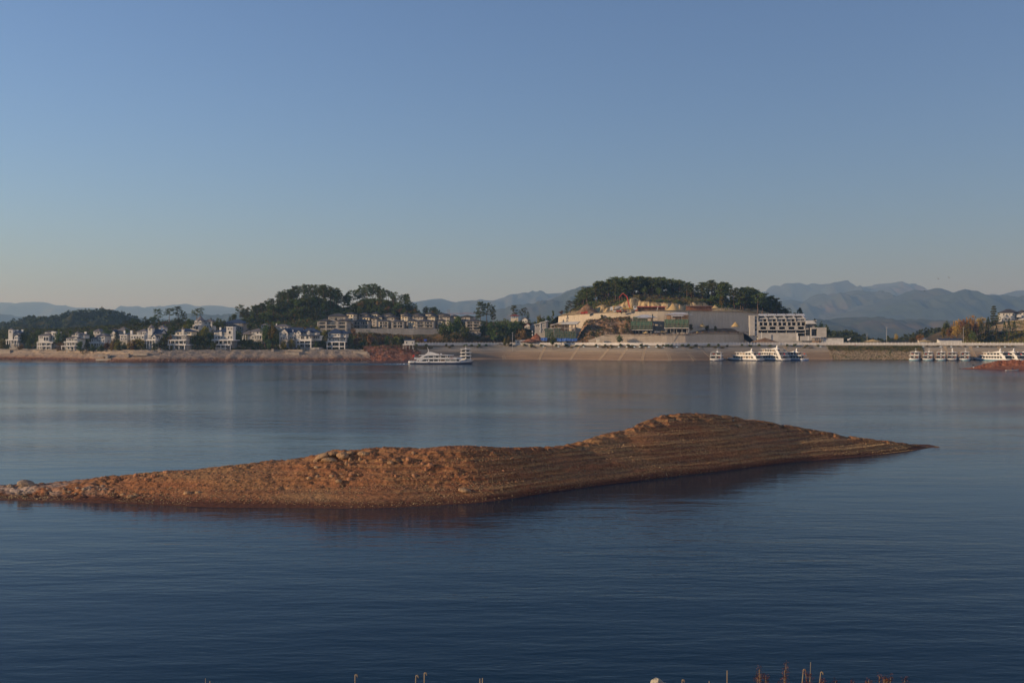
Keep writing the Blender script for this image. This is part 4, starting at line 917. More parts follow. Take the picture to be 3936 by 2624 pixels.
town('grey house right of the cream tower house in the back terrace row', 1000, 1560, 1700, 663, 695, 775, 768, STONE, 2)
town('cream house topmost in the middle of the back terrace row', 1000, 1758, 1858, 656, 688, 770, 770, CREAM, 2)
town('dim grey house under the rust tree in the back terrace row', 1000, 1950, 2080, 668, 698, 770, 770, STONE, 2)
town('cream house with the brightest wall in the back terrace row', 1500, 165, 272, 665, 693, 760, 768, CREAM, 2)
town('grey house between two cream ones in the back terrace row', 1500, 350, 470, 668, 696, 760, 768, STONE, 2)
town('tall cream house in the right half of the back terrace row', 1500, 556, 650, 660, 690, 770, 768, CREAM, 2)
town('grey house in front of the tower crane', 1500, 730, 880, 668, 697, 770, 768, STONE, 2)
town('cream house behind the big dark tree', 1500, 948, 1036, 700, 728, 800, 758, CREAM, 2)
town('last grey house at the right end of the back terrace row', 1500, 1118, 1268, 703, 731, 800, 758, STONE, 2)
town('cream fronted house in the middle terrace row, left', 1000, 1622, 1736, 708, 741, 860, 745, CREAM, 3)
town('grey house beside the cream front in the middle terrace row', 1000, 1760, 1850, 735, 760, 880, 744, STONE, 3)
town('narrow cream house under the topmost cream one', 1000, 1842, 1925, 706, 738, 830, 747, CREAM, 2)
town('wide grey house in the middle terrace row', 1000, 1962, 2130, 706, 740, 830, 747, STONE, 2)
town('bright cream house left of the shrubs in the middle terrace row', 1500, 175, 275, 697, 725, 800, 747, CREAM, 2)
town('grey-roofed house right of the bright cream one', 1500, 368, 525, 700, 729, 800, 747, STONE, 2)
town('cream house centred in the right half of the middle terrace row', 1500, 605, 704, 699, 728, 800, 747, CREAM, 2)
town('grey house under the crane in the middle terrace row', 1500, 785, 945, 698, 730, 800, 747, STONE, 2)
town('balconied grey house at the left end of the front terrace row', 1000, 1480, 1720, 766, 800, 925, 724, STONE, 2, 9, -8, True)
town('balconied house with a cream left front in the front terrace row', 1000, 1878, 2030, 768, 800, 910, 724, CREAM, 2, 9, -8, True)
town('broad balconied house mid front terrace row', 1000, 2090, 2278, 776, 806, 912, 722, STONE, 2, 9, -8, True)
town('small cream house stepping down to the grey wall', 1500, 290, 390, 763, 796, 880, 724, CREAM, 2, 8, -10)
town('long balconied house with white lamps in the front terrace row', 1500, 404, 690, 772, 802, 908, 722, STONE, 2, 9, -8, True)
town('little cream house peeping out left of the dark trees', 1500, 752, 832, 763, 797, 850, 726, CREAM, 1, 8, -10)
town('balconied house alone right of the dark trees', 1500, 1200, 1432, 768, 800, 945, 724, STONE, 3, 9, -8, True)
b = Bld('terraced_house', 'large grey stone house with three dark hipped roofs and stacked balconies', 'house', 1000, 1150, 990, 716, -6, group=TG, trim=STONE)
b.box('wall', STONE, 915, 1390, 800, 1010, 1.2, 11); b.box('upper_wall', STONE, 1062, 1340, 722, 805, 2.5, 11); b.hip('roof', TILE_D, 1055, 1340, 676, 722, 2.5, 11, 1.0); b.box('wing', STONE, 932, 1055, 795, 990, 0, 8); b.hip('wing_roof', TILE_D, 930, 1110, 756, 796, 0, 8, 1.0); b.box('wing', STONE, 1240, 1385, 795, 990, 0, 8); b.hip('wing_roof', TILE_D, 1222, 1410, 756, 796, 0, 8, 1.0)
for y in (858, 922): b.box('balcony', STONE, 912, 1392, y, y + 12, -1.4, 2)
b.rail(935, 1058, 840, 858, -1.3, 9); b.rail(1240, 1380, 840, 858, -1.3, 10); b.rail(1060, 1240, 905, 922, -1.3, 12); b.rail(935, 1058, 905, 922, -1.3, 9); b.rail(1240, 1380, 905, 922, -1.3, 10)
b.cols([918, 1052, 1225, 1240, 1372], 22, 812, 990, -1.5, STONE, 'pillar'); b.wins(945, 1045, 1, 92, 815, 856, 0); b.wins(1255, 1365, 1, 88, 815, 856, 0); b.wins(945, 1045, 1, 96, 876, 920, 0); b.wins(1255, 1370, 1, 96, 876, 920, 0); b.wins(1070, 1230, 3, 36, 812, 852, 1.2); b.wins(1068, 1225, 2, 56, 876, 920, 1.2); b.wins(1076, 1150, 3, 14, 745, 772, 2.5); b.wins(1160, 1212, 1, 46, 742, 792, 2.5); b.wins(1222, 1300, 3, 14, 745, 772, 2.5); b.wins(925, 1380, 4, 80, 944, 985, 1.2)

# ---- pavilion and houses between the two hills
b = Bld('pavilion', 'red-roofed lookout pavilion on a pale tower among the pines', 'pavilion', 1500, 1972, 830, 790, 0)
b.box('tower_wall', CREAM, 1912, 2030, 752, 860, 0, 8); b.cols([1922, 1950, 1990, 2022], 7, 716, 752, .3, TRIM); b.cols([1922, 2022], 7, 716, 752, 7, TRIM); b.hip('roof', TILE_R, 1915, 2030, 688, 716, 0, 8, 1.0, 2.0)
b = Bld('house', 'grey gabled house right of the red pavilion', 'house', 1500, 2130, 840, 770, -12)
b.box('wall', WHITE, 2080, 2178, 785, 880, 0, 8); b.gable('roof', TILE_G, 2072, 2190, 740, 788, 0, 8, 'y', .4, WHITE); b.wins(2088, 2172, 2, 26, 795, 820); b.wins(2088, 2172, 2, 26, 832, 856)
b = Bld('house', 'small white gabled house under the grey one, left of its twin', 'house', 1500, 2172, 905, 740, -10, group='small twin gabled houses')
b.box('wall', WHITE, 2128, 2218, 880, 930, 0, 8); b.gable('roof', TILE_R, 2122, 2226, 836, 882, 0, 8, 'y', .4, WHITE); b.wins(2140, 2206, 2, 20, 888, 905)
b = Bld('house', 'small white gabled house beside the grey block with the drainpipe', 'house', 2000, 190, 905, 738, -10, group='small twin gabled houses')
b.box('wall', WHITE, 160, 222, 880, 930, 0, 8); b.gable('roof', TILE_D, 154, 230, 832, 882, 0, 8, 'y', .4, WHITE); b.wins(168, 216, 1, 22, 888, 908)
b = Bld('house', 'bare grey house with a slanted roof and a white drainpipe', 'house', 2000, 310, 985, 712, -10)
b.box('wall', RAWD, 225, 325, 850, 985, .6, 9); b.box('wall', RAWD, 315, 412, 815, 985, 0, 9); b.root['label'] = b.root['label']
MB().prism([(b.X(212), b.Z(855)), (b.X(322), b.Z(832)), (b.X(322), b.Z(840)), (b.X(212), b.Z(863))], -.6, 9.4, 'y').build('roof', TRIM, b.root); MB().prism([(b.X(300), b.Z(828)), (b.X(430), b.Z(795)), (b.X(430), b.Z(804)), (b.X(300), b.Z(838))], -.8, 9.4, 'y').build('roof', TRIM, b.root)
b.cols([316], 12, 838, 985, -.5, TRIM, 'drainpipe'); b.win(355, 372, 855, 885); b.win(292, 308, 905, 945, .6); b.wins(235, 300, 2, 20, 870, 895, .6); b.wins(330, 405, 2, 22, 920, 955)

# ---- buildings under construction
def scaffold(b, x0, x1, y0, y1, d, nx, ny, parent=None):
    mb = MB(); a, c = b.X(x0), b.X(x1); z0, z1 = b.Z(y1), b.Z(y0)
    for i in range(nx + 1):
        x = a + (c - a) * i / nx; mb.tube((x, d, z0), (x, d, z1), .065, None, 4)
    for j in range(ny + 1):
        z = z0 + (z1 - z0) * j / ny; mb.tube((a, d, z), (c, d, z), .06, None, 4)
    for i in range(0, nx, 3): mb.tube((a + (c - a) * i / nx, d, z0), (a + (c - a) * min(nx, i + 2) / nx, d, z1), .035, None, 4)
    return mb.build('scaffold', WOOD, b.root)
def netsheet(b, m, x0, x1, y0, y1, d, seed, n=16):
    """sagging debris net with folds, 3 cm thick"""
    us = np.linspace(b.X(x0), b.X(x1), n * 3); vs = np.linspace(b.Z(y1), b.Z(y0), n)
    U, Vv = np.meshgrid(us, vs, indexing='ij'); dd = d + (fbm(U / 1.1, Vv / 2.5, 3, seed) - .5) * .55
    Vv = Vv + (fbm(U / 2, Vv / 4, 2, seed + 2) - .5) * .5 * (np.abs(Vv - vs.mean()) / (np.ptp(vs) / 2 + .01)) 
    A = np.stack([U, dd, Vv], -1); Bk = A.copy(); Bk[..., 1] += .04
    V = np.concatenate([A, Bk[:, ::-1]], 1); V = np.concatenate([V, V[:, :1]], 1)
    return link('debris_net', grid_mesh('debris_net', V, m, False), b.root)
def frame(b, x0, x1, ys, d0, d1, nx, colw=9, m=None):
    """bare concrete frame: slabs at rows ys, columns between; returns nothing"""
    m = m or RAWD
    for y in ys: b.box('floor_slab', m, x0 - 4, x1 + 4, y, y + 6, d0 - .3, d1 + .3)
    for ya, yb in zip(ys[:-1], ys[1:]):
        for i in range(nx + 1):
            x = x0 + (x1 - x0) * i / nx
            b.box('column', m, x - colw / 2, x + colw / 2, ya + 6, yb, d0, d0 + .45); b.box('column', m, x - colw / 2, x + colw / 2, ya + 6, yb, d1 - .45, d1)
    b.box('core_wall', m, x0 + (x1 - x0) * .3, x0 + (x1 - x0) * .7, ys[0] + 6, ys[-1], (d0 + d1) / 2, (d0 + d1) / 2 + .25)
b = Bld('unfinished_house', 'half-built house with pale slanted roofs, green netting low and blue tarpaulins at its foot', 'building', 2000, 640, 1085, 690, -6)
frame(b, 480, 870, [852, 908, 962, 1020, 1075], 0.8, 9, 7, 8)
MB().prism([(b.X(478), b.Z(862)), (b.X(668), b.Z(806)), (b.X(690), b.Z(812)), (b.X(500), b.Z(868))], -.6, 8, 'y').build('roof', TIN, b.root); MB().prism([(b.X(628), b.Z(852)), (b.X(690), b.Z(814)), (b.X(945), b.Z(806)), (b.X(900), b.Z(852))], -1.2, 9, 'y').build('roof', TIN, b.root)
b.box('canopy', TRIM, 420, 520, 912, 920, -1.4, 2); b.box('canopy', TRIM, 530, 640, 912, 920, -1.4, 2); b.box('canopy', RAWC, 700, 870, 912, 922, -1.2, 2); b.cols([708, 862], 8, 922, 960, -1.1, RAWC)
scaffold(b, 470, 875, 846, 965, -.6, 16, 5); scaffold(b, 395, 880, 915, 1080, -2.75, 18, 6)
for (x0, x1, y0, y1, d, sd) in ((395, 525, 918, 985, -2.2, 1), (540, 640, 915, 990, -2.15, 2), (560, 885, 958, 1078, -2.3, 3), (396, 580, 985, 1070, -2.25, 4)): netsheet(b, NETG, x0, x1, y0, y1, d, 300 + sd)
scaffold(b, 884, 930, 846, 1000, 1.0, 3, 6)
for i, (x0, x1, y0, y1) in enumerate(((332, 432, 1062, 1112), (548, 690, 1070, 1118), (690, 790, 1072, 1118), (790, 908, 1076, 1118))): netsheet(b, TARP, x0, x1, y0, y1, -4.2 - .15 * i, 320 + i, 12).name = 'tarpaulin'
b = Bld('unfinished_house', 'scaffolded house in green netting, left of the pair on the terrace', 'building', 2000, 1920, 988, 688, -10)
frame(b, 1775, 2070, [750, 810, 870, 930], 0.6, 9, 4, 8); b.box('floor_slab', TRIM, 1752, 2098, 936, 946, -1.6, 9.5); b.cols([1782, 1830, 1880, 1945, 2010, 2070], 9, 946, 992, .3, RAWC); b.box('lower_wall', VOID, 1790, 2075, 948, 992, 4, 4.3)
b.hip('roof', TIN, 1800, 2140, 696, 742, 0, 9, 1.2, 4); b.hip('porch_roof', TIN, 1870, 2020, 720, 748, -2.4, 3, .5, 2)
scaffold(b, 1752, 2092, 745, 935, -2.15, 15, 7)
for (m_, x0, x1, y0, y1, d, sd) in ((NETG, 1790, 1910, 735, 812, -1.5, 1), (NETG, 1915, 2020, 760, 812, -1.55, 2), (NETB, 1754, 2090, 806, 868, -1.7, 3), (NETG, 1756, 2088, 864, 934, -1.6, 4)): netsheet(b, m_, x0, x1, y0, y1, d, 340 + sd)
def side_net(b, x, y0, y1, d0, d1, seed, m):
    vs = np.linspace(d0, d1, 24); zs = np.linspace(b.Z(y1), b.Z(y0), 14); U, Vv = np.meshgrid(vs, zs, indexing='ij')
    xx = b.X(x) + (fbm(U / 1.2, Vv / 2.5, 3, seed) - .5) * .5; A = np.stack([xx, U, Vv], -1); B2 = A.copy(); B2[..., 0] -= .04
    V = np.concatenate([A, B2[:, ::-1]], 1); V = np.concatenate([V, V[:, :1]], 1); link('debris_net', grid_mesh('debris_net', V, m, False), b.root)
side_net(b, 2094, 690, 935, -1.4, 10, 350, NETG)
b = Bld('unfinished_house', 'scaffolded house in green netting with brown timber upper floor, right of the pair', 'building', 2500, 415, 978, 686, -10)
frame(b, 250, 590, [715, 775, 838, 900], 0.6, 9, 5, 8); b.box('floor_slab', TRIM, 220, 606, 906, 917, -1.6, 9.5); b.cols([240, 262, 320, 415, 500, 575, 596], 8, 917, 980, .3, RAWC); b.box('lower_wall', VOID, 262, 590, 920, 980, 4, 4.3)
b.hip('roof', TIN, 262, 640, 660, 700, 0, 9, 1.3, 6); b.hip('porch_roof', TIN, 335, 520, 695, 722, -2.4, 3, .5, 3)
b.box('timber_wall', WOOD, 262, 330, 706, 772, .2, .5); b.box('timber_wall', WOOD, 500, 590, 706, 772, .2, .5); scaffold(b, 226, 602, 690, 905, -2.15, 17, 8)
for (m_, x0, x1, y0, y1, d, sd) in ((NETB, 226, 400, 776, 838, -1.7, 1), (NETB, 395, 602, 776, 845, -1.65, 2), (NETG, 226, 602, 834, 902, -1.6, 3)): netsheet(b, m_, x0, x1, y0, y1, d, 360 + sd)
side_net(b, 606, 655, 900, -1.4, 10, 370, NETG)
# long bare concrete building
b = Bld('concrete_building', 'long bare concrete building with five saw-tooth roofs above the boats', 'building', 2980, 100, 1112, 690, -7, trim=RAWC)
u0, pit = -261, 146
b.box('rear_wall', RAWD, u0, 469, 740, 1112, 8.5, 9); b.box('end_wall', RAWC, u0 - 4, u0 + 4, 745, 1112, .5, 9)
b.box('base_wall', RAWC, u0, 340, 985, 1112, .0, .35); b.box('base_wall', RAWC, 462, 469, 875, 1112, .0, .35); b.box('base_wall', RAWC, 340, 356, 985, 1112, 0, .35)
for yb in (872, 938, 985): b.box('floor_slab', RAWC, u0 - 4, 472, yb, yb + 8, -.12, 8.5)
b.box('floor_slab', RAWC, u0 - 4, 472, 806, 813, -.1, 8.5)
for i in range(5):
    x = u0 + i * pit
    # lower band with one wide opening, framed
    b.box('wall_panel', RAWC, x, x + 32, 880, 938, 0, .35); b.box('wall_panel', RAWC, x + 122, x + pit, 880, 938, 0, .35); b.box('lintel', RAWC, x + 32, x + 122, 880, 889, 0, .35); b.box('sill', TRIM, x + 30, x + 124, 934, 939, -.15, .3)
    # upper band with two openings and a heavy pier
    b.box('pier', RAWC, x, x + 20, 813, 872, -.45, .5); b.box('pier', RAWC, x + 66, x + 86, 813, 872, -.2, .4); b.box('lintel', RAWC, x + 20, x + pit, 813, 822, 0, .35); b.box('pier', RAWC, x + pit - 6, x + pit, 813, 872, 0, .35)
    # set-back top storey under a sloping roof
    b.box('wall_panel', RAWC, x, x + 84, 760, 806, 2.0, 2.3); b.box('pier', RAWC, x + 128, x + pit, 760, 806, 1.2, 1.6); b.box('partition', RAWC, x + pit - 4, x + pit, 760, 872, .4, 8.5); b.box('partition', RAWD, x - 1, x + 2, 880, 1100, .4, 8.5)
    MB().prism([(b.X(x - 40), 9.5), (b.X(x - 40) + .01, 9.5)] and [(b.X(x - 62), b.Z(712)), (b.X(x + 92), b.Z(708)), (b.X(x + 158), b.Z(762)), (b.X(x + 148), b.Z(768)), (b.X(x + 86), b.Z(716)), (b.X(x - 62), b.Z(720))], 1.0, 9.6, 'y').build('roof', TIN, b.root)
    mb = MB(); zt, zb_ = b.Z(708), b.Z(766); xa, xb = b.X(x + 2), b.X(x + 158)
    mb.prism([(.6, zb_), (.6, zb_ + .25), (9.0, zt + 1.2), (9.0, zt + .95)], b.X(x + 22), xb, 'x').build('roof', TIN, b.root)
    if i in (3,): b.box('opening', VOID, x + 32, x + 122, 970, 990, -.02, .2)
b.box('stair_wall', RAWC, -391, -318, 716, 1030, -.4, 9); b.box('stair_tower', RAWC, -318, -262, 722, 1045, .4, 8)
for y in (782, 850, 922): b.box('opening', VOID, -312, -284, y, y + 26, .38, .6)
b.box('parapet', RAWC, -396, -262, 708, 718, -.5, 9); b.box('cross_wall', TRIM, 330, 350, 985, 1112, -.3, 1)
# entrance hall and square block on its right
b.box('canopy_roof', TIN, 352, 640, 790, 800, -1, 9); MB().prism([(b.X(470), b.Z(800)), (b.X(580), b.Z(795)), (b.X(640), b.Z(842)), (b.X(472), b.Z(848))], -1.4, 8, 'y').build('roof', TIN, b.root)
b.box('hall_wall', RAWD, 474, 620, 846, 1035, 2.2, 9); b.win(482, 545, 930, 1030, 2.2, False); b.win(510, 585, 870, 900, 2.2, False)
b.box('block_wall', RAWC, 548, 560, 902, 1055, -1, 6); b.box('block_wall', RAWC, 645, 788, 902, 1055, -1, 6); b.box('lintel', RAWC, 560, 645, 902, 926, -1, 6); b.box('interior', RAWD, 560, 645, 926, 1055, 4, 4.3); b.box('sill', RAWC, 560, 645, 1034, 1055, -1, 4); b.win(585, 642, 965, 1030, 1.5, False)
for y in (950, 1004): b.box('joint_band', RAWD, 646, 788, y, y + 3, -1.03, 6.02)
b.box('boundary_wall', RAWC, 372, 735, 1038, 1112, -3.2, -2.9); b.cols([342, 500], 14, 985 if False else 1038, 1112, -3.3, TRIM, 'gate_post'); b.cols([-220], 8, 975, 1090, -4, TRIM, 'gate_post')
# villa on the right-hand hill
b = Bld('hilltop_villa', 'white two-storey villa with a dark hipped roof on the right-hand hill', 'house', 3436, 2060, 625, 742, -14, 4.612, 1100)
b.box('wall', WHITE, 1905, 2135, 470, 640, 0, 9); b.hip('roof', TILE_D, 1905, 2210, 400, 470, 0, 10, .5, 2.5); b.box('wing', WHITE, 2135, 2190, 470, 640, 1.5, 9); b.box('wing', WHITE, 2190, 2340, 465, 640, .5, 9); b.hip('wing_roof', TILE_D, 2190, 2360, 418, 466, .5, 9, .5); b.box('balcony', WHITE, 2160, 2235, 510, 550, -1.6, 1.5); b.rail(2160, 2235, 500, 512, -1.5, 6); b.box('cornice', TRIM, 1900, 2140, 540, 547, -.15, 9)
b.wins(1930, 2070, 3, 28, 485, 516); b.wins(2085, 2130, 1, 26, 485, 516); b.wins(1965, 2070, 2, 30, 562, 602); b.win(1925, 1948, 570, 625); b.wins(2085, 2130, 1, 26, 560, 605); b.wins(2205, 2250, 1, 30, 480, 510, .5); b.wins(2165, 2210, 1, 34, 555, 590, .5); b.wins(2270, 2335, 2, 24, 480, 510, .5)

# foundations: every building reaches the ground it stands on
for o in [o for o in bpy.data.objects if o.parent is None and o.type == 'EMPTY' and o.get('category') in ('house', 'building', 'pavilion')]:
    kids = [c for c in o.children if c.type == 'MESH' and c.name.split('.')[0] in ('wall', 'upper_wall', 'wing', 'lower_wall', 'terrace', 'tower_wall', 'rear_wall', 'base_wall', 'core_wall', 'hall_wall', 'block_wall')]
    if not kids: continue
    xs_ = [v[0] for c in kids for v in c.bound_box]; ys_ = [v[1] for c in kids for v in c.bound_box]
    site = 'terrace' in o['label'] and o['category'] == 'building' or 'pair' in o['label']
    ca, sa = math.cos(o.rotation_euler.z), math.sin(o.rotation_euler.z)
    gs = [float(G(o.location.x + a * ca - b_ * sa, o.location.y + a * sa + b_ * ca)) for a in (min(xs_), max(xs_)) for b_ in (min(ys_), max(ys_))]
    low = min(gs) if not site else o.location.z - 1.5
    if o.location.z - low > 0.1:
        MB().box(min(xs_) - .1, max(xs_) + .1, min(ys_) - .1, max(ys_) - .05, low - o.location.z - .8, -0.01).build('foundation', STONE if o['category'] == 'house' else RAWD, o)

# ------------------------------------------------------------------ boats
BWHITE = mat('boat_white', (0.56, 0.55, 0.515), 0.4, (0.65, 0.64, 0.61), 0.3, spec=0.5)
NAVY = mat('navy_hull', (0.012, 0.018, 0.045), 0.3, spec=0.5)
TEAL = mat('teal_hull', (0.035, 0.17, 0.24), 0.35, spec=0.5)
BLUEH = mat('blue_hull', (0.03, 0.09, 0.24), 0.35, spec=0.5)
BGLASS = mat('boat_glass', (0.02, 0.018, 0.016), 0.1, spec=0.6)
BWARM = mat('boat_cabin_interior', (0.12, 0.07, 0.04), 0.6, (0.30, 0.22, 0.13), 0.8)
FLAG = mat('red_flag_cloth', (0.55, 0.025, 0.02), 0.8)
ORNG = mat('orange_lifebuoy', (0.70, 0.12, 0.03), 0.6)
DGREY = mat('dark_fitting', (0.06, 0.06, 0.065), 0.6)
def hull_loft(mb, L, B, zs, widen, bow=0.26, rake=1.4, n=22):
    """hull from waterline up: zs rows; widen = half-beam factor per row; bow rises and narrows to a stem"""
    rows = []
    for z, wf in zip(zs, widen):
        pts = []
        for i in range(n + 1):
            t = i / n; x = -L / 2 + L * t
            hb = B / 2 * wf * (1 - max(0, (t - (1 - bow)) / bow) ** 1.8)
            x += rake * (z - zs[0]) / (zs[-1] - zs[0] + .01) * max(0, (t - .7) / .3)
            pts.append((x, hb, z + 0.55 * max(0, (t - .72) / .28) ** 1.5 * (z > zs[0] + .1)))
        rows.append(pts)
    n0 = len(mb.v); m = n + 1
    for pts in rows:
        mb.v += [(x, -h, z) for x, h, z in pts] + [(x, h, z) for x, h, z in pts]
    for r in range(len(rows) - 1):
        a, c = n0 + r * 2 * m, n0 + (r + 1) * 2 * m
        for i in range(n):
            mb.f.append((a + i, a + i + 1, c + i + 1, c + i)); mb.f.append((a + m + i + 1, a + m + i, c + m + i, c + m + i + 1))
        mb.f.append((a + m, a, c, c + m))
    c = n0 + (len(rows) - 1) * 2 * m
    for i in range(n): mb.f.append((c + i, c + i + 1, c + m + i + 1, c + m + i))
def bwin(root, x, y, z, w, h, yaw, m=None):
    key = ('b', round(w, 1), round(h, 1), (m or BGLASS).name)
    if key not in _wcache:
        ww, hh = max(.3, key[1]), max(.3, key[2]); f = MB()
        f.box(-ww/2, ww/2, -.05, 0, 0, .07); f.box(-ww/2, ww/2, -.05, 0, hh - .07, hh); f.box(-ww/2, -ww/2 + .07, -.048, 0, .07, hh - .07); f.box(ww/2 - .07, ww/2, -.048, 0, .07, hh - .07)
        _wcache[key] = (f.mesh('window', BWHITE), MB().box(-ww/2 + .07, ww/2 - .07, -.02, 0.01, .07, hh - .07).mesh('pane', m or BGLASS))
    fm, pm = _wcache[key]; o = link('window', fm, root, (x, y, z)); o.rotation_euler = (0, 0, yaw); link('pane', pm, o)
def deck_slab(L0, L1, B, z0, z1, round_bow=True):
    """deck plate with a rounded, drooping front end"""
    p = [(L0, -B / 2), (L1 - B * .45, -B / 2)] + ([(L1 - B * .45 + B * .45 * math.sin(a), -B / 2 * math.cos(a)) for a in (0.5, 1.0, 1.57, 2.14, 2.64)] if round_bow else [(L1, -B / 2), (L1, B / 2)]) + [(L1 - B * .45, B / 2), (L0, B / 2)]
    return MB().prism(p, z0, z1, 'z')
def cabin(root, name, x0, x1, B, z0, z1, nw, glass=None, m=None, ends=True):
    MB().box(x0, x1, -B / 2, B / 2, z0, z1).build(name, m or BWHITE, root)
    h = (z1 - z0); w = (x1 - x0) / nw
    for i in range(nw):
        c = x0 + w * (i + .5); g = glass if glass is not None else (BWARM if rng.random() < .25 else BGLASS)
        bwin(root, c, -B / 2 - .003, z0 + h * .18, w * .84, h * .66, 0, g); bwin(root, c, B / 2 + .003, z0 + h * .18, w * .84, h * .66, math.pi, g)
    if ends:
        for sgn, xx in ((1, x1), (-1, x0)):
            for j in (-.27, .27): bwin(root, xx + .003 * sgn, B * j, z0 + h * .12, B * .42, h * .74, sgn * math.pi / 2, BGLASS)
def lrail(root, pts, z, h=0.9, k=9):
    mb = MB()
    for (a, b_) in zip(pts[:-1], pts[1:]):
        for hh in (h, h * .5): mb.tube((a[0], a[1], z + hh), (b_[0], b_[1], z + hh), .03, None, 4)
        L = math.hypot(b_[0] - a[0], b_[1] - a[1]); n = max(1, int(L / 1.1))
        for i in range(n + 1): t = i / n; mb.tube((a[0] + (b_[0] - a[0]) * t, a[1] + (b_[1] - a[1]) * t, z), (a[0] + (b_[0] - a[0]) * t, a[1] + (b_[1] - a[1]) * t, z + h), .028, None, 4)
    return mb.build('railing', BWHITE, root)
def flag(root, x, y, z, h=1.6, s=1.0):
    p = MB().tube((x, y, z), (x, y, z + h), .03, .02, 5).build('flagpole', BWHITE, root)
    us = np.linspace(0, 1.0 * s, 9); vs = np.linspace(0, .68 * s, 5); U, Vv = np.meshgrid(us, vs, indexing='ij')
    A = np.stack([x - U * .75, y + .22 * np.sin(U * 6) * U, z + h - .68 * s + Vv - U * .35], -1); B2 = A.copy(); B2[..., 1] += .015
    V = np.concatenate([A, B2[:, ::-1]], 1); V = np.concatenate([V, V[:, :1]], 1); link('flag', grid_mesh('flag', V, FLAG), root)
def ring(root, x, y, z, yaw):
    mb = MB(); k = 10
    for i in range(k):
        a0, a1 = 2 * math.pi * i / k, 2 * math.pi * (i + 1) / k; mb.tube((.32 * math.cos(a0), 0, .32 * math.sin(a0)), (.32 * math.cos(a1), 0, .32 * math.sin(a1)), .08, None, 5, False)
    o = mb.build('lifebuoy', ORNG, root, True, (x, y, z)); o.rotation_euler = (0, 0, yaw)
def tour_boat(label, px, wy, D, yaw, L=24, B=6.6, decks=2, bottom=NAVY, group='tour boats', mast='fin', stern_open=True, flagged=True, swoosh=True):
    """white lake cruiser: hull, wide decks, two or three glazed saloons, fin mast"""
    x, y, _ = W(px, 1300, D); r = empty('tour_boat', (x, y, 0.0), math.radians(yaw)); tag(r, label, 'boat', group)
    mb = MB(); hull_loft(mb, L, B, [-.6, 0.0, .72], [.86, .92, .97]); mb.build('hull', bottom, r, True)
    mb = MB(); hull_loft(mb, L + .1, B, [.72, 1.0, 1.45], [.975, 1.0, 1.0], rake=1.2); mb.build('gunwale', BWHITE, r, True)
    r.scale = (1, 1, .80)
    b2 = B * .84; z = 1.45; x0, x1 = -L * .36, L * .27
    cabin(r, 'lower_saloon', x0, x1, b2, z, z + 2.25, max(4, int((x1 - x0) / 1.9)))
    lrail(r, [(-L * .49, -B * .46), (-L * .49, B * .46)], z, .9); lrail(r, [(x1 + .3, -B * .42), (L * .40, -B * .30), (L * .47, 0), (L * .40, B * .30), (x1 + .3, B * .42)], z + .1, .9)
    z += 2.25; deck_slab(-L * .45, L * .37, B * 1.02, z, z + .42).build('upper_deck', BWHITE, r)
    z += .42; x0, x1 = -L * .28, L * .17; bb = B * .78
    for dk in range(decks - 1):
        cabin(r, 'upper_saloon', x0, x1, bb, z, z + 2.05, max(3, int((x1 - x0) / 1.9)))
        lrail(r, [(x0 - L * .14, -B * .46), (x0 - L * .14, B * .46)], z, .9); lrail(r, [(x0 - L * .14, -B * .46), (x0, -B * .46)], z, .9)
        z += 2.05; last = dk == decks - 2
        deck_slab(x0 - L * .12, x1 + L * (.10 if last else .14), B * (.95 if last else 1.0), z, z + (.22 if last else .38)).build('roof' if last else 'sun_deck', BWHITE, r); z += .22 if last else .38
        x0, x1, bb = x0 + L * .06, x1 - L * .02, bb * .9
    if swoosh:   # white sweeping side panels from the gunwale up to the roof
        for sgn in (-1, 1):
            y0 = sgn * B * .485; MB().prism([(-L * .47, 1.3), (-L * .40, 1.3), (-L * .27, z - .2), (-L * .15, z), (-L * .25, z), (-L * .36, z - .9), (-L * .44, 3.2)], y0 - .06, y0 + .06, 'y').build('side_panel', BWHITE, r)
    if mast == 'fin':
        MB().prism([(-L * .26, z), (L * .02, z), (-L * .10, z + .55), (-L * .19, z + 1.0), (-L * .215, z + 2.9), (-L * .235, z + 2.9), (-L * .225, z + .9)], -.35, .35, 'y').build('mast_fin', BWHITE, r)
        MB().tube((-L * .225, 0, z + 2.7), (-L * .235, 0, z + 3.5), .05, .02, 5).build('mast', BWHITE, r)
    else:
        mb = MB().box(-.5, .5, -.5, .5, z, z + .8); mb.tube((0, 0, z + .8), (0, 0, z + 3.2), .09, .05, 6); mb.tube((0, -.9, z + 2.6), (0, .9, z + 2.6), .04, None, 4); mb.tube((0, -.6, z + 2.1), (0, .6, z + 2.1), .04, None, 4); mb.build('mast', BWHITE, r)
        mb = MB()
        for sgn in (-1, 1): mb.tube((-L * .2, sgn * B * .33, z), (-L * .2, sgn * B * .33, z + .95), .05, None, 4)
        mb.tube((-L * .2, -B * .33, z + .95), (-L * .2, B * .33, z + .95), .05, None, 4); mb.build('roof_hoop', BWHITE, r)
    MB().lathe(L * .1, 0, [(0.01, z + .62), (.3, z + .45), (.36, z + .2), (.3, z)], 10).build('radar_dome', BWHITE, r, True)
    if flagged: flag(r, -L * .47, B * .2, 4.2 if decks > 1 else 2, 1.5, 1.1)
    ring(r, -L * .36 - .06, -B * .3, 2.5, math.pi / 2); ring(r, -L * .28 - .06, B * .2, 5.1, math.pi / 2)
    if stern_open: MB().box(-L * .44, -L * .365, -B * .3, B * .3, 1.45, 2.3).build('stern_bench', DGREY, r)
    return r
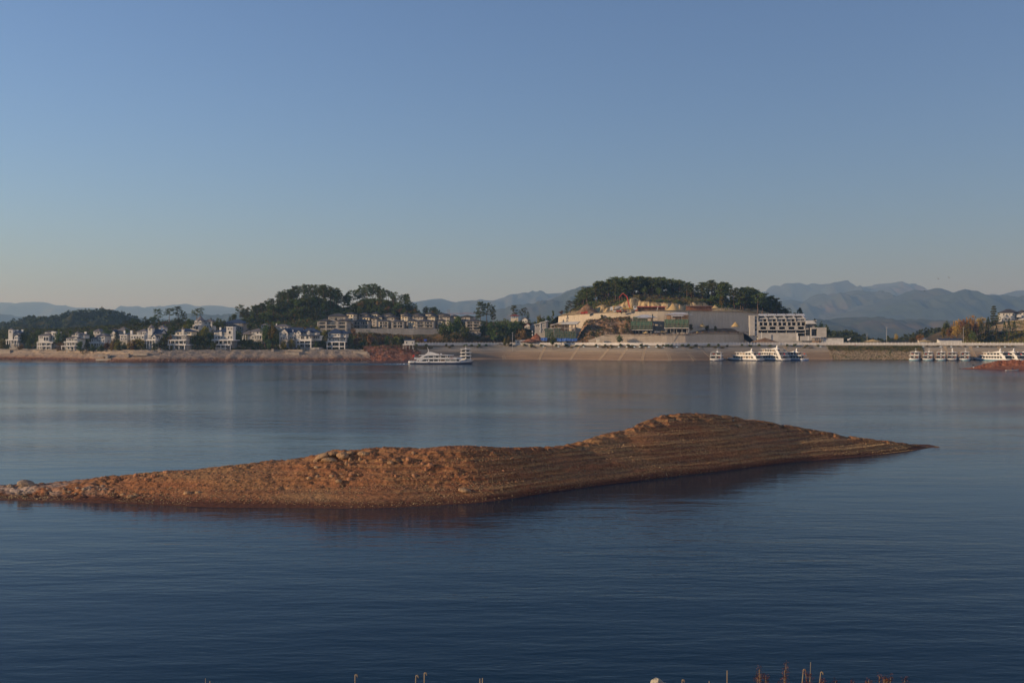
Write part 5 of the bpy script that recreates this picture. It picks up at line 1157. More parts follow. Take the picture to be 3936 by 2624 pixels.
# the ferry under way: shaped after its own silhouette
def ferry():
    s, ox, oy, D = 8.711, 1560, 1290, 547.0; k = D / F / s; cx = 1135
    X_ = lambda tx: (tx - cx) * k; Z_ = lambda ty: (940 - ty) * k
    r = empty('ferry', (WX(ox + cx / s, D), D, 0), math.radians(3)); tag(r, 'white two-deck passenger ferry under way with dark blue hull', 'boat')
    L, B = X_(2170) - X_(95), 6.8
    mb = MB(); hull_loft(mb, L, B, [-.6, 0, .8], [.86, .92, .98], .3, 2.0); mb.build('hull', NAVY, r, True, (0, 0, 0))
    mb = MB(); hull_loft(mb, L + .1, B, [.8, 1.1, 1.55], [.985, 1.0, 1.0], .3, 1.6); mb.build('gunwale', BWHITE, r, True)
    yl = -B * .42
    MB().box(X_(480), X_(1830), -B * .42, B * .42, Z_(850), Z_(770)).build('lower_saloon', BWHITE, r)
    for a, c, g in ((790, 920, BGLASS), (945, 1080, BGLASS), (1100, 1160, BWARM), (1170, 1310, BWARM), (1328, 1475, CURT), (1490, 1670, CURT), (1690, 1790, BGLASS), (700, 745, BGLASS), (560, 690, BGLASS)):
        bwin(r, (X_(a) + X_(c)) / 2, yl - .003, Z_(846), X_(c) - X_(a), Z_(778) - Z_(846), 0, g); bwin(r, (X_(a) + X_(c)) / 2, -yl + .003, Z_(846), X_(c) - X_(a), Z_(778) - Z_(846), math.pi, g)
    deck_slab(X_(290), X_(1910), B * 1.02, Z_(772), Z_(728)).build('upper_deck', BWHITE, r)
    MB().box(X_(590), X_(1470), -B * .39, B * .39, Z_(728), Z_(650)).build('upper_saloon', BWHITE, r)
    for a, c, g in ((600, 740, CURT), (765, 918, BGLASS), (942, 972, BGLASS), (992, 1100, BGLASS), (1118, 1155, BWARM), (1176, 1330, BGLASS), (1350, 1385, BWARM), (1405, 1465, BGLASS)):
        bwin(r, (X_(a) + X_(c)) / 2, -B * .39 - .003, Z_(722), X_(c) - X_(a), Z_(658) - Z_(722), 0, g); bwin(r, (X_(a) + X_(c)) / 2, B * .39 + .003, Z_(722), X_(c) - X_(a), Z_(658) - Z_(722), math.pi, g)
    deck_slab(X_(440), X_(1610), B * .94, Z_(650), Z_(632)).build('roof', BWHITE, r)
    for sgn in (-1, 1):
        y0 = sgn * B * .495
        MB().prism([(X_(470), Z_(862)), (X_(540), Z_(800)), (X_(640), Z_(775)), (X_(720), Z_(770)), (X_(560), Z_(735)), (X_(640), Z_(672)), (X_(760), Z_(650)), (X_(560), Z_(650)), (X_(450), Z_(740)), (X_(375), Z_(775)), (X_(370), Z_(840)), (X_(440), Z_(800))], y0 - .06, y0 + .06, 'y').build('side_panel', BWHITE, r)
    MB().prism([(X_(625), Z_(632)), (X_(690), Z_(590)), (X_(735), Z_(540)), (X_(800), Z_(530)), (X_(880), Z_(540)), (X_(1110), Z_(605)), (X_(1120), Z_(632))], -1.3, 1.3, 'y').build('funnel_fairing', BWHITE, r)
    MB().prism([(X_(752), Z_(540)), (X_(782), Z_(540)), (X_(770), Z_(480)), (X_(722), Z_(365)), (X_(716), Z_(372)), (X_(748), Z_(480))], -.16, .16, 'y').build('mast', BWHITE, r)
    MB().box(X_(1150), X_(1205), -.5, .5, Z_(632), Z_(582)).build('roof_box', BWHITE, r)
    flag(r, X_(300), -1.0, Z_(728), 1.7, 1.25)
    lrail(r, [(X_(300), -B * .48), (X_(420), -B * .48)], Z_(730), .7); lrail(r, [(X_(110), -B * .48), (X_(370), -B * .48)], Z_(850), .7); lrail(r, [(X_(1480), -B * .42), (X_(1800), -B * .3), (X_(1880), 0)], Z_(728), .7)
    MB().lathe(X_(120), -B * .3, [(.01, Z_(832)), (.25, Z_(836)), (.3, Z_(850)), (.25, Z_(866))], 8).build('stern_fender', CREAM, r)
    # lettering on the deck fascia: three red characters and fainter grey ones, built as strokes
    yf = -B * .51 - .006
    def glyph(x, z, h, m, seed, name):
        g = random.Random(seed); mb = MB(); t = h * .13
        for i in range(3): zz = z + h * (.12 + .36 * i); mb.box(x - h * .42 * g.uniform(.6, 1), x + h * .42 * g.uniform(.6, 1), yf - .012, yf, zz - t / 2, zz + t / 2)
        mb.box(x - t / 2, x + t / 2, yf - .010, yf + .002, z, z + h); xx = x + h * .3 * g.choice((-1, 1)); mb.box(xx - t / 2, xx + t / 2, yf - .011, yf + .001, z, z + h * .6); mb.build(name, m, r)
    for i, tx in enumerate((1480, 1525, 1570)): glyph(X_(tx), Z_(760), .5, REDP, i, 'red_character')
    for i, tx in enumerate((1240, 1285, 1330, 1375, 1400)): glyph(X_(tx), Z_(757), .36, STEEL, 20 + i, 'grey_character')
    for tx in (305, 780, 1320, 1820): MB().tube((X_(tx), -B * .51, .5), (X_(tx), -B * .51, 1.35), .16, None, 8).build('tyre_fender', DGREY, r)
    return r
ferry()
tour_boat('three-deck boat seen bow-on behind the moving ferry', 1790, 1385, 622, -88, 22, 6.8, 3, NAVY, mast='hoop', swoosh=False, flagged=False)
tour_boat('lone two-deck boat moored left of the cluster, seen stern-on', 2757, 1385, 634, 72, 20, 6.6, 2, NAVY, mast='hoop')
tour_boat('white boat at the left of the moored cluster, sunlit side to the left', 2862, 1385, 634, 128, 25, 6.6, 2, NAVY)
tour_boat('tallest boat of the cluster, with three decks', 2960, 1385, 638, 122, 27, 7.2, 3, NAVY)
tour_boat('shaded boat at the right end of the cluster', 3035, 1384, 641, 132, 23, 6.6, 2, BLUEH, swoosh=False)
RB = 'boats moored stern-on at the right'
for i, (px, m_, w, lab) in enumerate(((3512, TEAL, 'hoop', 'leftmost of the five boats moored stern-on, blue at the waterline'), (3563, TEAL, 'hoop', 'slightly lower second boat of the five moored stern-on'), (3611, TEAL, 'hoop', 'middle boat of the five moored stern-on, pale teal stern'), (3655, NAVY, 'fin', 'fourth of the five boats, with a roof frame and dark stern'), (3703, TEAL, 'hoop', 'rightmost of the five boats, with the brightest white stern'))):
    tour_boat(lab, px + 8, 1384, 640, 62 + (i % 3), 20, 5.6, 2, m_, RB, w, flagged=True, swoosh=False)
tour_boat('boat with a long white side panel beyond the red islet', 3815, 1384, 634, 118, 25, 6.8, 2, TEAL, RB)
tour_boat('boat between two others beyond the red islet', 3870, 1384, 632, 112, 24, 6.8, 2, TEAL, RB)
tour_boat('boat at the right edge half hidden by the red islet', 3925, 1384, 630, 112, 24, 6.8, 2, TEAL, RB)
# foam at the ferry's stern and bow
FOAM = mat('wake_foam', (0.72, 0.75, 0.77), 0.7, (0.8, 0.82, 0.84), 3)
def foam(label, pts, seed):
    mb = MB(); r = random.Random(seed)
    for _ in range(150):
        (x0, y0, s), = r.choices(pts, k=1); x = x0 + r.gauss(0, s); y = y0 + r.gauss(0, .5); h = r.uniform(.04, .28) * r.random(); w = r.uniform(.15, .5)
        mb.lathe(x, y, [(.01, h), (w * .6, h * .8), (w, -.02)], 6)
    tag(mb.build('wake_foam', FOAM, None, True), label, None, None, 'stuff')
fx = WX(1572, 547)
foam('white foam churned up behind the ferry', [(fx - 1.5, 547, 1.2), (fx - 4, 547.3, 2), (fx - 9, 547.6, 4)], 5)

# ------------------------------------------------------------------ promenade fence, posts as parts
FENCE = mat('white_fence', (0.62, 0.58, 0.53), 0.7, (0.72, 0.69, 0.64), 0.4)
def fence(px0, px1, label, off=19.0, gap=2.15):
    x, y, nx, ny = shore_path(px0, px1, .25); x = x + nx * off; y = y + ny * off
    a = np.concatenate([[0], np.cumsum(np.hypot(np.diff(x), np.diff(y)))]); n = int(a[-1] / gap); s = np.linspace(0, a[-1], n + 1)
    X_, Y_ = np.interp(s, a, x), np.interp(s, a, y); z0 = 9.2
    r = empty('promenade_fence', (X_[0], Y_[0], z0)); tag(r, label, 'fence')
    pm = MB().box(-.11, .11, -.11, .11, 0, 1.75).box(-.15, .15, -.15, .15, 1.752, 1.88).mesh('post', FENCE)
    tmpl = MB()
    for zz, t in ((.12, .2), (1.38, .16)): tmpl.box(.12, gap - .12, -.05, .05, zz, zz + t)
    nb = 9
    for i in range(nb): xx = .12 + (gap - .24) * (i + .5) / nb; tmpl.box(xx - .07, xx + .07, -.035, .035, .32, 1.38)
    tm = tmpl.mesh('fence_panel', FENCE)
    for i in range(n + 1):
        o = link('post', pm, r, (X_[i] - X_[0], Y_[i] - Y_[0], 0)); 
        if i < n:
            dx, dy = X_[i + 1] - X_[i], Y_[i + 1] - Y_[i]; p = link('fence_panel', tm, r, (X_[i] - X_[0], Y_[i] - Y_[0], 0)); p.rotation_euler = (0, 0, math.atan2(dy, dx)); p.scale = (math.hypot(dx, dy) / gap, 1, 1)
fence(1610, 2265, 'white balustrade fence along the promenade, left stretch below the trees'); fence(2267, 2868, 'white balustrade fence in front of the low retaining wall'); fence(2870, 3440, 'white balustrade fence behind the moored boat cluster'); fence(3442, 4060, 'white balustrade fence along the right end of the promenade')

# stairways down the revetment, each a thing with its steps
STAIR = mat('stair_stone', (0.31, 0.235, 0.155), 0.9, (0.37, 0.29, 0.20), .6)
def stairway(px, label, wid=1.4, m=None):
    x, y, nx, ny = [float(v[0]) for v in shore_path(px, px + 8, .5)]
    r = empty('stairway', (x, y, 0), math.atan2(ny, nx)); tag(r, label, 'stairs', 'stairways on the embankment')
    n = 20; st = MB().box(0, .5, -wid / 2, wid / 2, -.3, .2).mesh('step', m or STAIR)
    for i in range(n):
        t = i / (n - 1); link('step', st, r, (t * 14.9, 0, .02 + t * 8.0 - (.02 if i % 2 else 0)))
    for sgn in (-1, 1): MB().prism([(-.2, -.2), (15.2, 8.0), (15.2, 8.26), (-.2, .08)], sgn * (wid / 2 + .12) - .11, sgn * (wid / 2 + .12) + .11, 'y').build('kerb', m or STAIR, r)
for i, (px, lab) in enumerate(((1940, 'shaded stairway climbing the embankment right of the boats under the dark trees'), (2072, 'stone stairway leftmost on the sunlit embankment'), (2192, 'stone stairway below the half-built house'), (2304, 'slanting stairway below the spoil slope'), (2378, 'pale stairway below the left scaffolded house'), (2468, 'stairway ending at a small concrete landing'), (2578, 'vertical looking stairway below the right scaffolded house'), (2672, 'stairway leaning left beside the lone boat'), (2745, 'thin stairway just left of the lone boat'), (3050, 'stairway behind the right end of the boat cluster'), (3655, 'stairway above the fourth stern-on boat'), (3755, 'stairway between the two groups of right-hand boats'), (3868, 'stairway above the red islet'))):
    stairway(px, lab)
# low pale life-ring boxes on the ledge
BOXM = mat('pale_ledge_box', (0.55, 0.68, 0.75), 0.6)
bxm = MB().box(-.55, .55, -.2, .2, 0, .3).box(-.45, .45, -.15, .15, .302, .4).mesh('ledge_box', BOXM)
for i, px in enumerate([2065, 2118, 2206, 2255, 2335, 2370, 2412, 2440, 2482, 2512, 2560, 2646, 3180, 3573, 3640, 3681, 3785, 3895]):
    x, y, nx, ny = [float(v[0]) for v in shore_path(px, px + 8, .5)]; o = link('ledge_box', bxm, None, (x + nx * 15.6, y + ny * 15.6, 8.08)); o.rotation_euler = (0, 0, math.atan2(-nx, ny)); tag(o, 'small pale blue box on the embankment ledge', 'box', 'pale boxes on the ledge')

# ------------------------------------------------------------------ poles, lamps, wires
POLE = mat('concrete_pole', (0.40, 0.38, 0.35), 0.85)
def pole(px, top, D, label, base=None, arm=True, r0=.14):
    x = WX(px, D); zb = base if base is not None else float(G(x, D)) - .1; zt = WZ(top, D)
    r = empty('utility_pole', (x, D, zb)); tag(r, label, 'pole'); MB().tube((0, 0, -.3), (0, 0, zt - zb), r0, r0 * .6, 8).build('shaft', POLE, r, True)
    if arm: MB().box(-.7, .7, -.05, .05, zt - zb - .5, zt - zb - .38).build('cross_arm', POLE, r)
    return (x, D, zt - .2)
p1 = pole(1970, 1276, 676, 'utility pole beside the rust tree on the promenade'); p2 = pole(2129.5, 1268, 676, 'utility pole in front of the green-netted half-built house'); p3 = pole(2591, 1255, 672, 'twin utility pole in front of the low retaining wall'); p4 = pole(3408, 1256, 676, 'tall utility pole standing alone against the blue foothills'); p5 = pole(3333, 1280, 690, 'short utility pole left of the tall lone one', arm=False); p6 = pole(3703, 1257, 680, 'utility pole in front of the autumn trees'); pole(1584, 1273, 664, 'thin post above the stilt hut', arm=False, r0=.09); pole(2990, 1276, 674, 'white post in front of the bare concrete building', arm=False, r0=.12); pole(3070, 1288, 676, 'thin post right of the concrete building gate', arm=False, r0=.08)
def wire(a, b_, label, sag=1.0):
    mb = MB(); n = 14; pts = [Vector(a).lerp(Vector(b_), i / n) - Vector((0, 0, sag * 4 * (i / n) * (1 - i / n))) for i in range(n + 1)]
    for i in range(n): mb.tube(pts[i], pts[i + 1], .035, None, 4, False)
    tag(mb.build('overhead_wire', DGREY, None), label, 'wire')
wire(p1, p2, 'overhead wire between the poles left of the half-built house'); wire(p2, p3, 'overhead wire crossing in front of the spoil slope', 1.6); wire(p6, W(3935, 1258, 690), 'overhead wire running right in front of the cypresses', .8)
# globe lamp by the bare grey house
r = empty('globe_lamp', W(2047, 1312, 690)); tag(r, 'white twin globe lamp in front of the bare grey house', 'lamp'); h = WZ(1274, 690) - r.location.z
MB().tube((0, 0, 0), (0, 0, h), .09, .07, 8).build('shaft', TRIM, r, True)
for zz, rad in ((h, .55), (h - 2.3, .6)): MB().lathe(0, 0, [(.01, zz + rad * .8), (rad * .7, zz + rad * .5), (rad, zz), (rad * .7, zz - rad * .5), (.01, zz - rad * .7)], 12).build('globe', TRIM, r, True)
r = empty('gate_post', W(1602, 1330, 662)); tag(r, 'white gate post with a capped top at the left end of the fence', 'post'); MB().box(-.25, .25, -.25, .25, -.5, 1.5).build('shaft', TRIM, r); MB().box(-.36, .36, -.36, .36, 1.502, 1.7).build('cap', TRIM, r); MB().lathe(0, 0, [(.01, 2.15), (.2, 2.05), (.25, 1.9), (.15, 1.7)], 8).build('finial', TRIM, r, True)

# stilt hut at the end of the villa shore
b = Bld('stilt_hut', 'small white hut with a blue roof standing on thin stilts above the red bank', 'hut', 1500, 300, 1175, Dsh_px(1573) + 9, 0)
b.box('wall', WHITE, 222, 378, 1108, 1170, 0, 4); b.box('roof', TILE_B, 216, 386, 1088, 1108, -.4, 4.4); b.box('floor', TRIM, 200, 372, 1170, 1178, -1.0, 4); b.cols([205, 252, 305, 358], 6, 1178, 1245, -.8, POLE, 'stilt'); b.cols([210, 365], 6, 1178, 1235, 3, POLE, 'stilt'); b.win(248, 272, 1125, 1158, 0, False); b.win(340, 358, 1128, 1165, 0, False); b.rail(202, 370, 1155, 1170, -.95, 10)
for nm, x0, y0, x1, y1 in (('brace', 352, 1185, 380, 1245),): MB().tube((b.X(x0), -.5, b.Z(y0)), (b.X(x1), -.9, b.Z(y1) - 1.5), .1, None, 5).build('brace', POLE, b.root)
# blue road sign on the promenade
r = empty('road_sign', (WX(1635, 680), 680, 9.4)); tag(r, 'small blue road sign behind the promenade fence', 'sign'); MB().tube((0, 0, 0), (0, 0, 3.2), .05, None, 6).build('shaft', STEEL, r); MB().box(-.9, .9, -.04, .04, 2.4, 3.6).build('plate', mat('sign_blue', (.03, .07, .35), .5), r)

# ------------------------------------------------------------------ construction site things
r = empty('tower_crane', (WX(1725, 900), 900, 22)); tag(r, 'red lattice tower crane behind the terraced houses', 'crane')
def lattice(a, b_, w, nseg, rad=.05):
    a, b_ = Vector(a), Vector(b_); d = (b_ - a).normalized(); u = d.cross(Vector((0, 1, 0)) if abs(d.y) < .9 else Vector((1, 0, 0))).normalized(); v = d.cross(u); mb = MB(); cs = [(u * sx + v * sy) * w / 2 for sx, sy in ((-1, -1), (1, -1), (1, 1), (-1, 1))]
    for c in cs: mb.tube(a + c, b_ + c, rad, None, 4)
    for i in range(nseg):
        p, q = a.lerp(b_, i / nseg), a.lerp(b_, (i + 1) / nseg)
        for j in range(4): mb.tube(p + cs[j], q + cs[(j + 1) % 4], rad * .7, None, 3, False)
    return mb
zt = WZ(1190, 900) - 22
lattice((0, 0, 0), (0, 0, zt), 1.5, 14).build('mast', RUSTM, r); jy = WZ(1207, 900) - 22
lattice((0, 0, jy), (26, 0, jy + .9), 1.0, 22, .045).build('jib', REDP, r); lattice((0, 0, jy), (-7, 0, jy), 1.0, 6, .045).build('counter_jib', REDP, r); MB().box(-7.5, -5.5, -.6, .6, jy - 1.4, jy - .2).build('counterweight', RAWC, r); MB().tube((0, 0, zt), (20, 0, jy + 1.2), .04, None, 4).tube((0, 0, zt), (-6.5, 0, jy + .3), .04, None, 4).build('tie_bar', RUSTM, r); MB().box(.8, 2.0, -.6, .6, jy - 2.0, jy - .5).build('cab', TRIM, r)
ZP = lambda px, D: float(hill_z(WX(px, D), D))
def wheelset(r, xs_, y0, y1, rad):
    for x in xs_:
        for yy in (y0, y1):
            w = MB().tube((x, yy - .15, rad), (x, yy + .15, rad), rad, None, 12).build('wheel', DGREY, r, False); MB().tube((x, yy - .17, rad), (x, yy + .17, rad), rad * .5, None, 10).build('rim', STEEL, w)
PD = 706.0
zpl = lambda px: WZ(np.interp(px, [2350, 2450, 2550], [1198, 1195, 1193]), PD) + .15
# concrete mixer truck
r = empty('mixer_truck', (WX(2368, PD), PD, zpl(2368)), math.pi); tag(r, 'white concrete mixer truck parked on the terrace edge', 'truck')
MB().box(-4.2, 3.9, -1.1, 1.1, .75, 1.1).build('chassis', DGREY, r); MB().prism([(2.3, .8), (4.1, .8), (4.15, 1.9), (3.85, 3.1), (2.3, 3.15)], -1.2, 1.2, 'y').build('cab', BWHITE, r); MB().box(2.7, 3.7, -1.22, -1.18, 2.0, 2.9).build('side_window', BGLASS, r); MB().prism([(4.15, 2.0), (4.18, 2.0), (3.92, 2.95), (3.89, 2.95)], -1.05, 1.05, 'y').build('windscreen', BGLASS, r)
mb = MB(); mb.lathe(0, 0, [(.2, -2.9), (.8, -2.6), (1.15, -.9), (1.15, .6), (.75, 2.0), (.45, 2.6)], 14); o = mb.build('drum', RAWC, r, True, (-1.2, 0, 2.35)); o.rotation_euler = (0, math.radians(-78), 0); MB().box(-4.3, -3.6, -.8, .8, 1.1, 3.3).build('hopper_frame', STEEL, r); wheelset(r, (3.1, -1.8, -3.1), -1.05, 1.05, .52)
# concrete pump truck with its red boom
r = empty('pump_truck', (WX(2418, PD), PD, zpl(2418))); tag(r, 'concrete pump truck with a long folded red boom over the yellow face', 'truck')
MB().box(-5, 4.6, -1.2, 1.2, .8, 1.3).build('chassis', DGREY, r); MB().prism([(3.0, .8), (4.9, .8), (4.95, 2.0), (4.7, 3.3), (3.0, 3.3)], -1.22, 1.22, 'y').build('cab', BWHITE, r); MB().box(3.4, 4.5, -1.24, -1.2, 2.1, 3.0).build('side_window', BGLASS, r); MB().prism([(4.95, 2.1), (4.98, 2.1), (4.75, 3.1), (4.72, 3.1)], -1.05, 1.05, 'y').build('windscreen', BGLASS, r); MB().box(-4.6, 2.6, -1.1, 1.1, 1.302, 2.2).build('pump_body', mat('pump_yellow', (.42, .27, .05), .6), r); wheelset(r, (3.7, -2.2, -3.6), -1.1, 1.1, .55)
bp_ = [W(px_, py_, PD) for px_, py_ in ((2422, 1183), (2419, 1176), (2411, 1144), (2409, 1139), (2394, 1126.5), (2383, 1139), (2381, 1145))]; o0 = Vector(r.location); bp_ = [Vector(p) - o0 for p in bp_]
for i, (w0, w1) in enumerate(((.42, .40), (.40, .34), (.34, .32), (.32, .25), (.25, .2), (.2, .16))): MB().tube(bp_[i], bp_[i + 1], w0, w1, 6).build('boom_section', REDP, r)
MB().tube(bp_[-1], bp_[-1] - Vector((-.3, 0, 7.5)), .09, None, 6).build('delivery_hose', RUSTM, r); MB().tube((.5, 0, 1.5), bp_[0], .5, .42, 8).build('turret', REDP, r)
# long low site sheds on the terrace edge
def shed(px0, px1, top, D, label, roofm, n):
    r = empty('site_shed', (WX((px0 + px1) / 2, D), D, WZ(np.interp((px0 + px1) / 2, [2350, 2450, 2550, 2760], [1198, 1195, 1193, 1195]), D) + .1)); tag(r, label, 'shed'); w = WX(px1, D) - WX(px0, D); h = WZ(top, D) - r.location.z
    MB().prism([(-.2, h), (3.6, h + .5), (3.6, h + .62), (-.2, h + .14)], -w / 2 - .3, w / 2 + .3, 'x').build('roof', roofm, r); MB().box(-w / 2, w / 2, 3.2, 3.35, 0, h + .3).build('back_wall', RUSTM, r)
    pm = MB().box(-.09, .09, -.09, .09, -.2, h).mesh('post', RUSTM)
    for i in range(n + 1): link('post', pm, r, (-w / 2 + w * i / n, .3, 0))
    MB().box(-w / 2, w / 2, 1.0, 1.1, .9, 1.0).build('shelf', WOOD, r); return r
shed(2452, 2558, 1180, 704, 'long open site shed with a rusty red roof on the terrace edge', REDP, 8); shed(2640, 2740, 1178, 712, 'row of dark rusty formwork frames right of the yellow heap', RUSTM, 18)
STK = 'building materials on the terrace edge'
for i, (px, w, h, m_, lab) in enumerate(((2362, 1.6, .7, TRIM, 'white material box below the mixer truck'), (2374, 1.6, .8, REDP, 'red material box beside the white one below the mixer truck'), (2384, 1.6, .7, REDP, 'second red material box, nearest the pump truck'), (2403, 2.0, 1.3, RUSTM, 'brown crate stack between mixer and pump truck'), (2447, 1.6, .7, REDP, 'pinkish red bundle at the left end of the long shed'), (2240, 3.0, 1.2, REDP, 'stack of pinkish panels at the left end of the terrace'), (2252, 2.4, 1.6, REDP, 'upright pinkish panels beside the panel stack'))):
    D = PD - 3 if px > 2300 else 716.5; z = WZ(np.interp(px, [2240, 2350, 2450, 2550], [1206.5, 1199, 1194.5, 1193.3]), D) + .1
    r = empty('material_stack', (WX(px, D), D, z)); tag(r, lab, 'stack', STK); n = 3
    for j in range(n): MB().box(-w / 2 + .03 * j, w / 2 - .02 * j, -.4, .4, h * j / n + .004 * j, h * (j + 1) / n - .02).build('board', m_, r)
r = empty('white_post', (WX(2527, 702), 702, WZ(1193.5, 702))); tag(r, 'leaning white post in front of the long site shed', 'post'); MB().tube((-.4, 0, -.2), (.3, 0, 2.6), .16, .14, 6).build('shaft', TRIM, r); MB().box(-.9, .1, -.3, .3, -.12, .04).build('foot', TRIM, r)
SAND = mat('yellow_sand', (0.40, 0.28, 0.12), 0.95, (0.48, 0.35, 0.16), 1.2, bump=.5, bscale=2)
def heap(px, top, base, D, wpx, label, m_=SAND, seed=1, group='heaps of sand and soil'):
    x, z0, z1 = WX(px, D), WZ(base, D), WZ(top, D); rr = wpx / 2 * K(D); n, k = 28, 10
    a = np.linspace(0, 2 * math.pi, n); q = np.linspace(0, 1, k); A, Q = np.meshgrid(a, q, indexing='ij')
    Zh = (z1 - z0) * (1 - Q) ** 1.05 + (fbm(np.cos(A) * 2 + Q * 3, np.sin(A) * 2 + Q, 3, seed) - .5) * (z1 - z0) * .28 * np.sin(Q * math.pi)
    Vv = np.stack([np.cos(A) * rr * 1.05 * Q, np.sin(A) * rr * .8 * Q, Zh - .3 * Q], -1); Vv[-1] = Vv[0]
    o = link('sand_heap', grid_mesh('sand_heap', Vv, m_, True, True), None, (x, D, z0)); tag(o, label, 'heap', group)
heap(2827, 1236, 1254, 716, 36, 'bright yellow conical sand heap on the terrace, left of the concrete building'); heap(2700, 1240, 1256, 706, 26, 'half-shaded sand heap right of the scaffolded pair', seed=2); heap(2587, 1166, 1193, 716, 54, 'big yellow heap between the shed and the formwork frames', seed=3); heap(2748, 1172, 1184, 722, 34, 'low yellow heap at the right end of the formwork frames', seed=4); heap(2258, 1166, 1204, 732, 90, 'brown earth mound at the left end of the terrace', SPOIL, 5)
heap(2483, 1272, 1279, 684, 22, 'small yellow sand heap under the left scaffolded house', seed=6); heap(2680, 1273, 1281, 682, 18, 'small pale heap under the right scaffolded house', seed=7); heap(3355, 1303, 1312, 690, 70, 'long low heap of yellow timber and soil behind the fence', seed=8); heap(3555, 1305, 1312, 690, 60, 'low sandy heap left of the blue-roofed shed', seed=9); heap(2035, 1300, 1312, 685, 70, 'orange soil heap beside the white site cabin', REDBANK, 10); heap(2062, 1280, 1308, 690, 60, 'red soil bank below the bare grey house', REDBANK, 11); heap(2940, 1298, 1313, 682, 110, 'rubble bank in front of the bare concrete building', SPOIL, 12)
# site cabins and sheds at promenade level
b = Bld('site_cabin', 'long white site office with a dark flat roof edge behind the fence', 'cabin', 2980, 905, 1122, 684, -4)
b.box('wall', WHITE, 735, 1075, 1066, 1150, 0, 5); b.box('roof', TILE_D, 728, 1082, 1056, 1067, -.4, 5.4); b.win(790, 838, 1082, 1097); b.win(892, 985, 1082, 1097); b.cols([735, 1074], 6, 1066, 1150, -.1)
b = Bld('open_shed', 'rusty open shed with a pale roof left of the site office', 'shed', 2980, 652, 1115, 683, -4); b.box('roof', TIN, 578, 724, 1052, 1064, -.5, 5); b.box('back_wall', RUSTM, 590, 720, 1066, 1140, 3.6, 3.8); b.cols([592, 622, 655, 688, 716], 5, 1064, 1140, 0, WOOD, 'post'); b.box('crate', WOOD, 610, 700, 1090, 1140, 1.5, 3)
b = Bld('blue_shed', 'long low shed with a blue roof below the autumn trees', 'shed', 3436, 1000, 965, 688, -4, 4.612, 1100); b.box('wall', WHITE, 812, 1200, 950, 1000, 0, 5); b.gable('roof', TILE_B, 805, 1208, 932, 952, 0, 5, 'x', .4, WHITE); b.wins(830, 1190, 6, 26, 954, 966)
b = Bld('site_cabin', 'low white cabin roof among soil heaps left of the half-built house', 'cabin', 1500, 2110, 1155, 684, 0); b.box('wall', WHITE, 1985, 2220, 1112, 1180, 0, 4); b.box('roof', TIN, 1980, 2228, 1102, 1113, -.3, 4.3); b.wins(2000, 2210, 4, 26, 1120, 1145)
b = Bld('small_hut', 'tiny grey-roofed hut left of the blue-roofed shed', 'hut', 3436, 510, 965, 720, 0, 4.612, 1100); b.box('wall', WHITE, 460, 560, 930, 1000, 0, 4); b.hip('roof', TIN, 455, 566, 905, 930, 0, 4, .4); b.wins(465, 555, 2, 20, 938, 955)
b = Bld('utility_box', 'small pale box at the foot of the low retaining wall', 'box', 2000, 1232, 1120, 669, 0); b.box('wall', CREAM, 1210, 1256, 1094, 1135, 0, 1.2); b.box('lid', TRIM, 1206, 1260, 1088, 1094, -.15, 1.3)
r = empty('tilted_panel', W(3263, 1312, 684)); tag(r, 'pale tilted panel on a post sticking up behind the fence', 'panel'); MB().tube((0, 0, -2), (0, 0, 1.0), .08, None, 6).build('shaft', STEEL, r); MB().prism([(-.8, .7), (.1, .9), (1.3, 2.1), (1.1, 2.3), (-.2, 1.6), (-.8, 1.7)], -.5, .5, 'y').build('plate', TRIM, r)
# parked cars behind the fence are too low to see; two vehicles stand on the terrace
for px, lab, m_ in ((2527, 'small grey car parked between the two scaffolded houses', mat('grey_car_paint', (.25, .25, .26), .35, spec=.5)), (2548, 'dark loader parked beside the right scaffolded house', mat('dull_yellow_paint', (.30, .22, .10), .6))):
    r = empty('parked_car', W(px, 1279.5, 684)); tag(r, lab, 'vehicle'); MB().prism([(-1.9, .35), (1.9, .35), (1.95, .85), (1.2, .95), (.7, 1.45), (-.9, 1.45), (-1.5, .95), (-1.95, .9)], -.8, .8, 'y').build('body', m_, r); MB().prism([(-1.3, .97), (.95, .97), (.6, 1.38), (-.8, 1.38)], -.815, .815, 'y').build('window', BGLASS, r); wheelset(r, (-1.2, 1.2), -.72, .72, .33)

# ------------------------------------------------------------------ red islet on the right, its person, rower, birds
def islet():
    xs_ = np.linspace(WX(3690, 462), WX(4250, 452), 320); t = np.linspace(-.15, 2, 110)
    pxs = xs_ / 460 * F + CX
    zc2 = np.interp(pxs, [3690, 3730, 3780, 3830, 3880, 3920, 3990, 4100, 4250], [.02, .5, 1.7, 3.0, 3.9, 3.7, 3.2, 2.6, .3]); yn2 = np.interp(pxs, [3690, 3750, 3900, 4100, 4250], [461, 455, 447, 440, 444]); wd = np.interp(pxs, [3690, 3760, 3850, 4100, 4250], [1, 6, 13, 16, 4])
    Y2 = yn2[:, None] + wd[:, None] * t[None]; X2 = xs_[:, None] + 0 * Y2; tl = np.clip(t, 0, 1)
    pr = np.where(t < 1, np.where(tl < .62, tl * .62, .384 + .616 * sstep(.6, .85, tl)), 1 - np.clip(t - 1, 0, 1) ** 1.5)
    Z2 = zc2[:, None] * pr[None]; Z2 = np.where(t[None] < 0, t[None] * 5, Z2); live = np.clip(Z2 / .5, 0, 1)
    Z2 = Z2 + live * (fbm(X2 / 1.6, Y2 / 1.6, 4, 141) - .5) * 1.5 * sstep(.5, .7, tl)[None] + live * (fbm(X2 / .6, Y2 / .6, 3, 145) - .5) * .18
    return grid_mesh('islet', np.stack([X2, Y2, Z2], -1), ISL, False)
